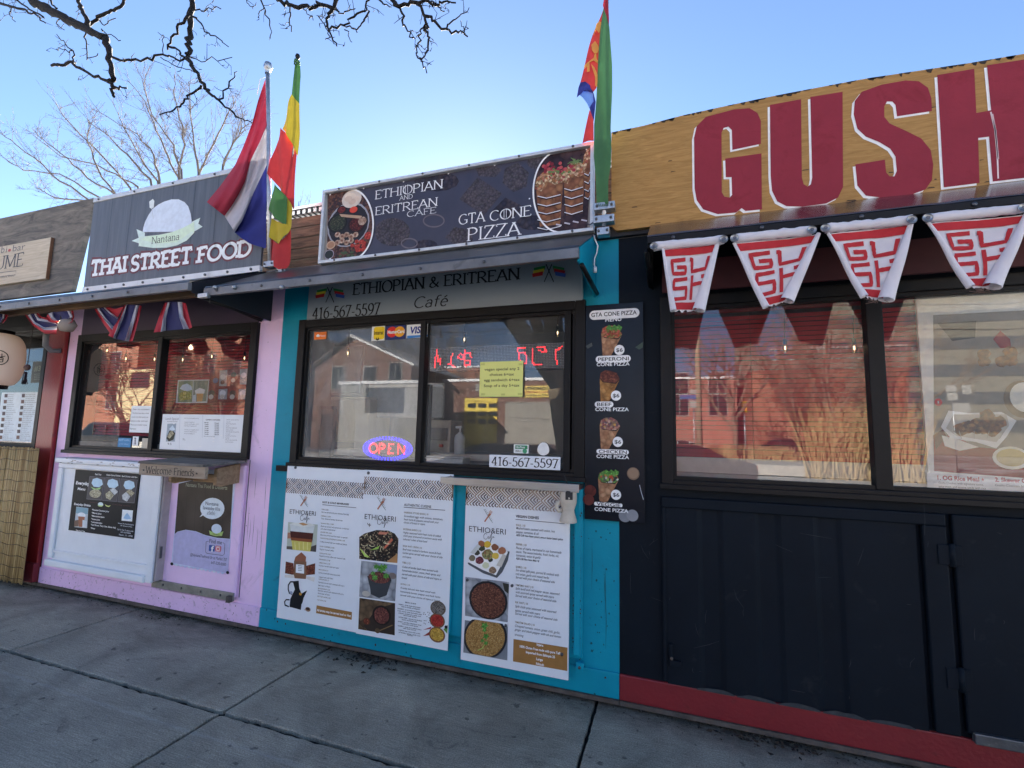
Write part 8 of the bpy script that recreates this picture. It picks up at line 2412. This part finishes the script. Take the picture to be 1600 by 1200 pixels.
# pale bare tree behind the left stalls
t = thing('bare_tree', 'pale grey bare tree with fanned branches behind the left stalls', 'tree', (*[F(300, 420, 6.0)[0]], 6.0, 0))
m = MB(); T = MB()
bx, bz_ = F(320, 480, 6.0)
base = Vector((bx, 6.0, 1.2))
m.tube([(bx, 6, -.1), (bx, 6, .5), base], [.2, .16, .14], BARKG, 12); m.build('trunk', t); m = MB()
stems = [[(500, 1110), (330, 1000), (190, 870), (60, 770), (0, 735)], [(640, 1075), (480, 980), (380, 880), (260, 790), (190, 720)], [(720, 1040), (600, 900), (450, 750), (350, 640), (290, 550)], [(830, 990), (700, 850), (600, 750), (480, 670)], [(985, 980), (930, 870), (860, 720), (800, 560), (700, 440)], [(985, 930), (1020, 800), (1010, 700), (970, 560), (960, 410)], [(1095, 950), (1070, 800), (1050, 640), (1040, 450)], [(870, 1000), (780, 880), (680, 700), (650, 620)], [(1230, 915), (1290, 780), (1360, 690)], [(640, 1075), (540, 930), (480, 780), (490, 660)], [(760, 1030), (640, 960), (500, 900), (330, 860), (180, 740)], [(880, 1000), (850, 860), (760, 740), (510, 600)], [(1100, 950), (1180, 790), (1250, 640), (1290, 560)], [(500, 1110), (300, 1090), (190, 1030)], [(560, 1095), (330, 960), (130, 940), (40, 885)], [(1000, 940), (960, 800), (840, 640), (780, 420)]]
for s in stems:
    q = limb(m, [z1(*p) for p in s], .030, .008, BARKG, 6 + rnd.uniform(-.5, .5), None, .02, 3)
    b = q[0]
    m.tube([base + Vector((rnd.uniform(-.06, .06), rnd.uniform(-.06, .06), 0)), base.lerp(b, .5) + Vector((0, 0, .1)), b], [.05, .04, .03], BARKG, 6)
    n = len(q)
    for k in range(26):
        i = rnd.randint(0, n - 2); d = (q[i + 1] - q[i]).normalized()
        v = (d * .9 + Vector((rnd.gauss(0, .5), rnd.gauss(0, .5), rnd.gauss(0, .45) + .12))).normalized()
        grow(m, q[i].lerp(q[i + 1], rnd.random()), v, rnd.uniform(.22, .55), .008, 2, BARKG, .5, .1, (1, 3), .004)
m.build('limb', t)
# thin sapling seen between the two signs
zsp = ZM(320, 80, 3.157)
t = thing('sapling', 'thin bare sapling seen between the two roof signs', 'tree', (F(470, 420, 5)[0], 5.0, 0))
m = MB(); T = MB()
x5, z5 = F(*zsp(450, 960), 5.0)
m.tube([(x5, 5, -.1), (x5, 5, 2), (x5, 5, z5)], [.05, .04, .02], BARKG, 6); m.build('trunk', t); m = MB()
for s in ([(450, 960), (440, 850), (465, 740)], [(450, 920), (490, 860), (560, 830)], [(450, 900), (480, 820), (500, 760)], [(450, 930), (430, 880), (436, 800)]):
    q = limb(m, [zsp(*p) for p in s], .015, .006, BARKG, 5, None, .02, 3)
    for k in range(5):
        i = rnd.randint(0, len(q) - 2); grow(m, q[i], (q[i + 1] - q[i] + Vector((rnd.gauss(0, .1), 0, rnd.gauss(0, .1)))).normalized(), .3, .006, 1, BARKG, .5, .1, (1, 2), .004)
m.build('limb', t)

# ------------------------------------------------------------------ across the street (seen mirrored in the windows)
BR1 = brick_mat('orange_brick', (.34, .13, .07), (.28, .10, .055), (.36, .30, .25)); BR2 = brick_mat('dark_brick', (.20, .09, .065), (.15, .07, .05), (.28, .24, .21))
YELB = pmat('yellow_stucco', (.62, .52, .30), .9, .08, 2); WHT = pmat('white_render', (.34, .335, .32), .85, .06, 2); CREAM = pmat('cream_concrete', (.20, .188, .155), .85, .06, 1)
SNOW = pmat('snow_patch', (.84, .85, .88), .8, .05, 3); DGL = pmat('dark_window_glass', (.02, .025, .03), .08, .2, 2); SLATE = pmat('dark_shingles', (.07, .06, .06), .9, .3, 6)
def bwin(root, x, y, z, w, h, frame=WHT):
    """window on a wall facing +Y (towards the stalls)"""
    m = MB(); f = .07
    m.box(x - w / 2, x + w / 2, y, y + .06, z, z + f, frame); m.box(x - w / 2, x + w / 2, y, y + .06, z + h - f, z + h, frame); m.box(x - w / 2, x - w / 2 + f, y, y + .06, z + f, z + h - f, frame); m.box(x + w / 2 - f, x + w / 2, y, y + .06, z + f, z + h - f, frame); m.box(x - .025, x + .025, y, y + .05, z + f, z + h - f, frame)
    o = m.build('window', root)
    m = MB(); m.box(x - w / 2 + f, x + w / 2 - f, y, y + .02, z + f, z + h - f, DGL); m.build('pane', o)
def building(label, xa, xb, d, h, wall, depth=8, name='brick_building', cat='building', roof=None, group='buildings across the street'):
    t = thing(name, label, cat, ((xa + xb) / 2, -d - depth / 2, 0), group)
    m = MB(); m.box(xa, xb, -d - depth, -d, -.15, h, wall); m.build('wall', t)
    m = MB(); m.box(xa - .15, xb + .15, -d - depth - .15, -d + .15, h, h + .22, roof or SNOW); m.build('roof', t)
    return t
X = lambda px, d: F(px, 640, d)[0]
Zp = lambda px, py, d: F(px, py, d)[1]
# behind the lavender stall's reflection
b = building('orange brick house with white framed windows across the street', X(118, 24), X(206, 24), 24, Zp(200, 525, 24) + 1.5, BR1)
for px, py, h in ((172, 585, 2.0), (172, 640, 2.0), (140, 590, 1.8)): bwin(b, X(px, 24), -24, Zp(px, py, 24), 1.4, h)
b = building('yellow low house with one dark window in front of the brick row', X(180, 22), X(243, 22), 22, Zp(215, 582, 22), YELB, 5, 'low_house', roof=YELB)
bwin(b, X(214, 22), -22, Zp(214, 606, 22), 2.0, 1.6, DGL)
b = building('long dark brick row behind bare trees across the street', X(207, 27), X(420, 27), 27, Zp(300, 520, 27), BR1, 8)
for k in range(4): bwin(b, X(240 + k * 40, 27), -27, Zp(260, 590, 27), 1.5, 2)
# behind the teal stall's reflection
d = 30
x0, x1 = X(488, d), X(640, d)
t = thing('gabled_house', 'brown brick house with steep snowy gable across the street', 'house', ((x0 + x1) / 2, -d - 4, 0), 'buildings across the street')
ez, pz = Zp(560, 570, d), Zp(566, 528, d)
m = MB(); m.box(x0, x1, -d - 8, -d, -.15, ez, BR2); xm = (x0 + x1) / 2 - 1.0
m.add([(x0, -d, ez), (x1, -d, ez), (xm, -d, pz), (x0, -d - 8, ez), (x1, -d - 8, ez), (xm, -d - 8, pz)], [(0, 1, 2), (5, 4, 3)], BR2); m.build('wall', t)
m = MB()
for (a, c_) in (((x0 - .4, ez - .3), (xm, pz + .1)), ((xm, pz + .1), (x1 + .4, ez - .3))):
    m.add([(a[0], -d + .4, a[1]), (c_[0], -d + .4, c_[1]), (c_[0], -d - 8.4, c_[1]), (a[0], -d - 8.4, a[1]), (a[0], -d + .4, a[1] + .18), (c_[0], -d + .4, c_[1] + .18), (c_[0], -d - 8.4, c_[1] + .18), (a[0], -d - 8.4, a[1] + .18)], [(0, 1, 5, 4), (1, 2, 6, 5), (2, 3, 7, 6), (3, 0, 4, 7), (4, 5, 6, 7), (3, 2, 1, 0)], SLATE if a[0] < xm - .1 else SNOW)
m.build('roof', t)
for px, py in ((525, 590), (575, 590), (615, 585)): bwin(t, X(px, d), -d, Zp(px, py, d) - 1, 1.3, 2.0)
b = building('white flat roofed shop across the street beside the gabled house', X(530, 26), X(652, 26), 26, Zp(590, 600, 26), WHT, 3.5, 'flat_shop')
bwin(b, X(600, 26), -26, Zp(600, 645, 26), 3.2, 1.8, DGL)
d = 34
b = building('dark brick garage with bright yellow door and sign across the street', X(693, d), X(905, d), d, Zp(740, 596, d), BR2, 10, 'brick_garage')
gz = -.1
xa, xb_ = X(726, d), X(777, d); dz0, dz1 = -.1, Zp(750, 622, d)
m = MB(); m.box(xa, xb_, -d, -d + .08, dz0, dz1, pmat('yellow_door_paint', (.75, .55, .02), .5, .06, 2)); dr = m.build('garage_door', b)
m = MB()
for i in range(3):
    for j in range(3): m.box(xa + .3 + i * (xb_ - xa) / 3.1, xa + .3 + i * (xb_ - xa) / 3.1 + .75, -d + .08, -d + .1, dz0 + (dz1 - dz0) * (.52 + .15 * j), dz0 + (dz1 - dz0) * (.60 + .15 * j), DGL)
m.build('door_panes', dr)
m = MB(); xs0, xs1 = X(812, d), X(875, d); zs0, zs1 = Zp(840, 621, d), Zp(840, 603, d)
m.box(xs0, xs1, -d, -d + .12, zs0, zs1, pmat('yellow_sign_paint', (.80, .58, .08), .5, .05, 2)); so = m.build('sign_board', b)
m = MB()
def back_text(s, xa, xb, z, cap, mat):
    vs, fs, tx, tw = sans_shape(s, .03)
    k = cap / .69; kx = (xb - xa) / tw
    m.add([(xb - (v[0] - tx) * kx, -d + .13, z + v[1] * k) for v in vs], [tuple(reversed(f)) for f in fs], mat)
hh = zs1 - zs0
back_text('AUTOMOTIVE', xs0 + .2, xs1 - .2, zs0 + hh * .62, hh * .28, DARK_INK); back_text('DOMESTIC & IMPORTED', xs0 + .2, xs1 - .2, zs0 + hh * .36, hh * .16, ink(150, 40, 30)); back_text('SERVICE & REPAIRS', xs0 + .2, xs1 - .2, zs0 + hh * .1, hh * .14, DARK_INK); m.build('lettering', so)
m = MB(); m.box(X(742, d), X(757, d), -d, -d + .1, Zp(748, 611, d), Zp(748, 600, d), WHT); m.build('small_sign', b)
m = MB(); m.box(X(790, d), X(880, d), -d, -d + .1, -.1, Zp(830, 628, d), pmat('grey_garage_shutter', (.28, .26, .23), .7, .1, 3)); m.build('shutter', b)
t = building('orange brick gable rising behind the brick garage', X(668, 48), X(790, 48), 48, Zp(720, 575, 48), BR1, 6)
# behind the blue black stall's reflection
d = 55
b = building('long red brick block with snowy roof beside the utility pole', X(1030, d), X(1152, d), d, Zp(1090, 592, d), brick_mat('red_brick', (.36, .13, .09), (.30, .11, .08), (.40, .34, .30), .6), 12)
for px in (1062, 1122):
    for py in (617, 650): bwin(b, X(px, d), -d, Zp(px, py, d), 2.0, 2.6)
d = 60
t = thing('chimney_tower', 'tall cream chimney tower with round tank beside it', 'tower', (X(1168, d), -d, 0)); m = MB()
m.box(X(1153, d), X(1174, d), -d - 2, -d, -.1, Zp(1160, 490, d), CREAM); m.build('shaft', t); m = MB(); m.lathe(X(1188, d), -d, [(1.4, -.1), (1.4, Zp(1188, 562, d)), (.9, Zp(1188, 558, d)), (.01, Zp(1188, 556, d))], CREAM, 20); m.build('tank', t)
b = building('low brown brick building behind the tall grass', X(1178, 50), X(1420, 50), 50, Zp(1280, 578, 50), BR1, 10, roof=CREAM)
b = building('white roofed hall with railing behind the bare trees', X(1200, 64), X(1400, 64), 64, Zp(1300, 562, 64), CREAM, 8, 'hall_building', roof=WHT)
m = MB()
for k in range(26): m.box(X(1205, 64) + k * .6, X(1205, 64) + k * .6 + .08, -64, -63.9, Zp(1230, 560, 64) + .2, Zp(1230, 546, 64), WHT)
m.box(X(1205, 64), X(1205, 64) + 15.2, -64, -63.9, Zp(1230, 546, 64), Zp(1230, 545, 64) + .1, WHT); m.build('railing', b)
d = 80
xa, xb_ = X(1290, d), X(1290, d) + 90; top_ = Zp(1380, 440, d)
t = thing('office_block', 'big office block of white bands and dark window strips', 'building', ((xa + xb_) / 2, -d - 8, 0)); m = MB(); m.box(xa, xb_, -d - 16, -d, -.1, top_, CREAM); m.build('wall', t); m = MB()
for k in range(9):
    z = 3.2 + k * 3.9
    if z + 1.6 < top_: m.box(xa + .6, xb_ - .6, -d, -d + .1, z, z + 1.7, pmat('office_glass', (.08, .09, .10), .2, .2, 2))
m.build('window_strips', t); m = MB(); m.box(xa - .3, xb_ + .3, -d - 16.3, -d + .3, top_, top_ + .4, WHT); m.build('roof', t)
# trees over there
def far_tree(label, px, d, h, r=.16, lev=4, col=BARKG):
    x = X(px, d); t = thing('bare_tree', label, 'tree', (x, -d, 0), 'bare trees across the street'); m = MB()
    m.tube([(x, -d, -.15), (x, -d, h * .28)], [r, r * .8], col, 8); m.build('trunk', t); m = MB()
    for k in range(6): grow(m, Vector((x, -d, h * (.18 + .02 * k))), Vector((rnd.gauss(0, .5), rnd.gauss(0, .5), 1)).normalized(), h * .34, r * .6, lev, col, .6, .12, (2, 3), .018)
    m.build('crown', t)
BTW = pmat('warm_bark', (.20, .14, .10), .9, .3, 14)
far_tree('wide bare tree before the yellow low house', 196, 17.5, 6.5, .12, 4, BTW); far_tree('bare tree before the long brick row, nearer the mullion', 262, 19, 7.5, .14, 4, BTW); far_tree('bare tree before the long brick row at the right', 345, 20, 8, .14, 4, BTW)
far_tree('bare tree behind the brick garage', 700, 42, 15, .25, 4); far_tree('bare tree beside the gabled house', 640, 36, 12, .22, 4); far_tree('bare street tree right of the utility pole', 1148, 34, 11, .2, 4, BTW); far_tree('broad bare tree over the tall grass', 1300, 36, 13, .22, 4, BTW); far_tree('bare tree before the office block', 1410, 40, 12, .2, 4, BTW); far_tree('bare tree left of the broad one', 1245, 42, 12, .2, 4, BTW)
# utility pole with wires
d = 24; x = X(1092, d); zt_p = 11.0
t = thing('utility_pole', 'tall wooden utility pole with cross arm and wires across the street', 'pole', (x, -d, 0)); PW = wood_mat('pole_wood', (.24, .18, .12), (.38, .30, .22), (4, 4, .6)); m = MB(); m.tube([(x, -d, -.1), (x, -d, zt_p)], [.17, .12], PW, 12); m.build('mast', t); m = MB(); m.box(x - 1.2, x + 1.2, -d - .06, -d + .06, 9.6, 9.75, PW); m.build('cross_arm', t)
m = MB()
for k, zz in enumerate((9.8, 9.8, 8.6, 7.4)):
    for sg_ in (-1, 1): m.tube([(x + (k - 1) * .5, -d, zz), (x + sg_ * 13, -d - .3, zz - .7), (x + sg_ * 30, -d, zz + .1), (x + sg_ * 46, -d, zz - .4), (x + sg_ * 62, -d, zz)], .022, DARKINT, 4)
m.build('wires', t)
t = thing('street_sign', 'white parking plates and blue name blade on a thin post', 'street sign', (X(1080, 20), -20, 0)); m = MB(); m.tube([(X(1084, 20), -20, -.1), (X(1084, 20), -20, 3.4)], .03, GALV, 8); m.build('post', t); m = MB()
m.box(X(1063, 20), X(1088, 20), -19.96, -19.94, Zp(1075, 624, 20), Zp(1075, 617, 20), ink(60, 90, 140)); m.build('name_blade', t); 
for a, c_ in ((616, 609), (638, 626)):
    m = MB(); m.box(X(1078, 20), X(1088, 20), -19.96, -19.94, Zp(1082, a, 20), Zp(1082, c_, 20), WHT); m.build('parking_plate', t)
d = 38; t = thing('traffic_light', 'yellow traffic light with amber glow on a thin post', 'traffic light', (X(1163, d), -d, 0)); m = MB(); m.tube([(X(1163, d), -d, -.1), (X(1163, d), -d, Zp(1163, 630, d))], .07, GALV, 8); m.build('post', t); m = MB(); m.bevbox(X(1159, d), X(1167, d), -d, -d + .25, Zp(1163, 645, d), Zp(1163, 627, d), ink(214, 160, 30), .03); hs = m.build('housing', t); m = MB()
zc_ = Zp(1163, 642, d); m.add([(X(1163, d) + .16 * cos(k * .52), -d + .27, zc_ + .2 + .16 * sin(k * .52)) for k in range(12)], [tuple(reversed(range(12)))], emit('amber_lamp', (1, .35, .05), .8)); m.build('lamp', hs)
t = thing('sign_post', 'thin post with small white plates near the office block', 'street sign', (X(1490, 26), -26, 0)); m = MB(); m.tube([(X(1490, 26), -26, -.1), (X(1490, 26), -26, 4.3)], .03, GALV, 8); m.build('post', t); 
for (a, c_, e, f) in ((1480, 1497, 602, 612), (1482, 1498, 614, 626), (1506, 1520, 602, 616), (1490, 1516, 630, 648)):
    m = MB(); m.box(X(a, 26), X(c_, 26), -25.96, -25.94, Zp(a, f, 26), Zp(a, e, 26), WHT); m.build('plate', t)
# planting bed: dry grass
STRAW = pmat('dry_grass', (.44, .31, .15), .9, .25, 8); STRAW2 = pmat('dry_grass_dark', (.32, .21, .1), .9, .25, 8)
def grass(label, px0_, px1_, d, h, n, spread):
    m = MB()
    for k in range(n):
        x = X(px0_ + (px1_ - px0_) * rnd.random(), d); y = -d + rnd.uniform(-spread, spread); hh = h * rnd.uniform(.6, 1.1); lean = rnd.gauss(0, .22) * hh; w = .018 * d / 16
        m.add([(x - w, y, -.1), (x + w, y, -.1), (x + lean * .5 + w * .7, y, hh * .6), (x + lean * .5 - w * .7, y, hh * .6), (x + lean, y, hh)], [(0, 1, 2, 3), (3, 2, 4)], STRAW if k % 3 else STRAW2)
    o = m.build('tall_grass'); tag(o, label, 'grass', kind='stuff')
grass('tall dry feather grass in the bed opposite the red blinds', 1262, 1420, 19.5, 3.1, 560, 1.2); grass('low strip of dry grass in the far bed', 1098, 1240, 26, 1.15, 900, .8)
m = MB(); m.box(X(1095, 21), X(1440, 21), -27, -21, -.1, .35, pmat('bed_stone', (.40, .36, .32), .9, .2, 3)); o = m.build('planter_wall'); recenter(o); tag(o, 'low stone planter wall holding the dry grasses', 'planter')
# cars
def car(label, x, y, ang, colr, kind='suv', k=1.0):
    t = thing('parked_car', label, 'car', (0, 0, 0), 'cars across the street')
    P = pmat('car_paint_%d_%d_%d' % tuple(int(v * 255) for v in colr), colr, .25, .05, 2, coat=.6); G_ = DGL; R_ = pmat('tyre_rubber', (.02, .02, .02), .8, .1, 5); S_ = pmat('alloy', (.5, .5, .52), .3, .1, 5, metal=.9)
    H = 1.75 if kind == 'suv' else 1.42
    body = [(-2.25, .42), (-2.28, .75), (-2.2, .95), (-1.35, 1.02), (1.35 if kind == 'suv' else 1.5, 1.02), (2.2, .98), (2.26, .7), (2.22, .42)]
    cab = [(-1.3, 1.0), (-.62, H - .06), (-.35, H), (1.5 if kind == 'suv' else .8, H), (1.75 if kind == 'suv' else 1.1, H - .08), (2.1 if kind == 'suv' else 1.75, 1.0)]
    def solid(prof, w0, w1, mat, z0=None):
        m = MB(); n = len(prof); zz = [p[1] for p in prof]; lo, hi = min(zz), max(zz)
        wf = lambda z: w0 + (w1 - w0) * (z - lo) / (hi - lo)
        a = [(p[0], -wf(p[1]), p[1]) for p in prof]; c_ = [(p[0], wf(p[1]), p[1]) for p in prof]
        m.add(a + c_, [tuple(range(n)), tuple(reversed(range(n, 2 * n)))] + [(i, n + i, n + (i + 1) % n, (i + 1) % n) for i in range(n)], mat); return m
    parts = [('body', solid(body, .88, .90, P)), ('cabin', solid(cab, .84, .66, P))]
    m = MB(); ins = lambda prof, f: [(sum(p[0] for p in prof) / len(prof) + (p[0] - sum(q[0] for q in prof) / len(prof)) * f, 1.06 + (p[1] - 1.0) * .82) for p in prof]
    pr = ins(cab, .9)
    for s in (-1, 1):
        wf = lambda z: .845 - (.18) * (z - 1.0) / (H - 1.0) + .006
        vs = [(p[0], s * wf(p[1]), p[1]) for p in pr]; m.add(vs, [tuple(range(len(vs))) if s < 0 else tuple(reversed(range(len(vs))))], G_)
        for px_ in (-.05, .95): m.box(px_, px_ + .07, s * .80 - .03, s * .80 + .04, 1.04, H - .12, P)
    m.quad((-1.33, -.7, 1.05), (-1.33, .7, 1.05), (-.66, .6, H - .1), (-.66, -.6, H - .1), G_)
    parts.append(('windows', m))
    for nm, m in parts:
        o = m.build(nm, t)
    for wx in (-1.42, 1.42):
        for s in (-1, 1):
            m = MB(); pts = [(.2, -.1), (.34, -.1), (.36, 0), (.34, .1), (.2, .1)]
            n = 20; vs = [(wx + r * cos(2 * pi * j / n), s * .84 + w_, .34 + r * sin(2 * pi * j / n)) for (r, w_) in pts for j in range(n)]
            m.add(vs, [(i * n + j, i * n + (j + 1) % n, (i + 1) * n + (j + 1) % n, (i + 1) * n + j) for i in range(4) for j in range(n)], R_); w_o = m.build('wheel', t)
            m = MB(); m.add([(wx + .2 * cos(2 * pi * j / 10), s * .93, .34 + .2 * sin(2 * pi * j / 10)) for j in range(10)], [tuple(range(10))], S_); m.build('rim', w_o)
    for s in (-1, 1):
        m = MB(); m.bevbox(-2.28, -2.2, s * .62 - .18, s * .62 + .18, .72, .88, WHITE_INK, .01); m.build('headlight', t); m = MB(); m.bevbox(2.2, 2.275, s * .68 - .14, s * .68 + .14, .72, .92, ink(160, 20, 20), .01); m.build('tail_light', t)
    t.location = (x, y, -.15); t.rotation_euler = (0, 0, ang); t.scale = (k, k, k)
    return t
car('dark grey suv parked before the yellow low house', X(176, 14.3), -14.3, 0, (.05, .05, .055), 'suv'); car('white van like car parked opposite the lavender stall', X(318, 8.5), -8.6, 0, (.7, .68, .6), 'suv', 1.08); car('black car parked close to the kerb by the teal stall', X(800, 6.2), -6.2, 0, (.02, .02, .024), 'sedan'); car('silver car on the far road beside the brick block', X(1058, 42), -42, 0, (.6, .6, .62), 'sedan'); car('dark car beyond the low dry grass', X(1215, 44), -44, 0, (.06, .06, .065), 'suv'); car('dark red car nearest the blue black stall', X(1040, 11.5), -11.8, 0, (.05, .02, .022), 'sedan')
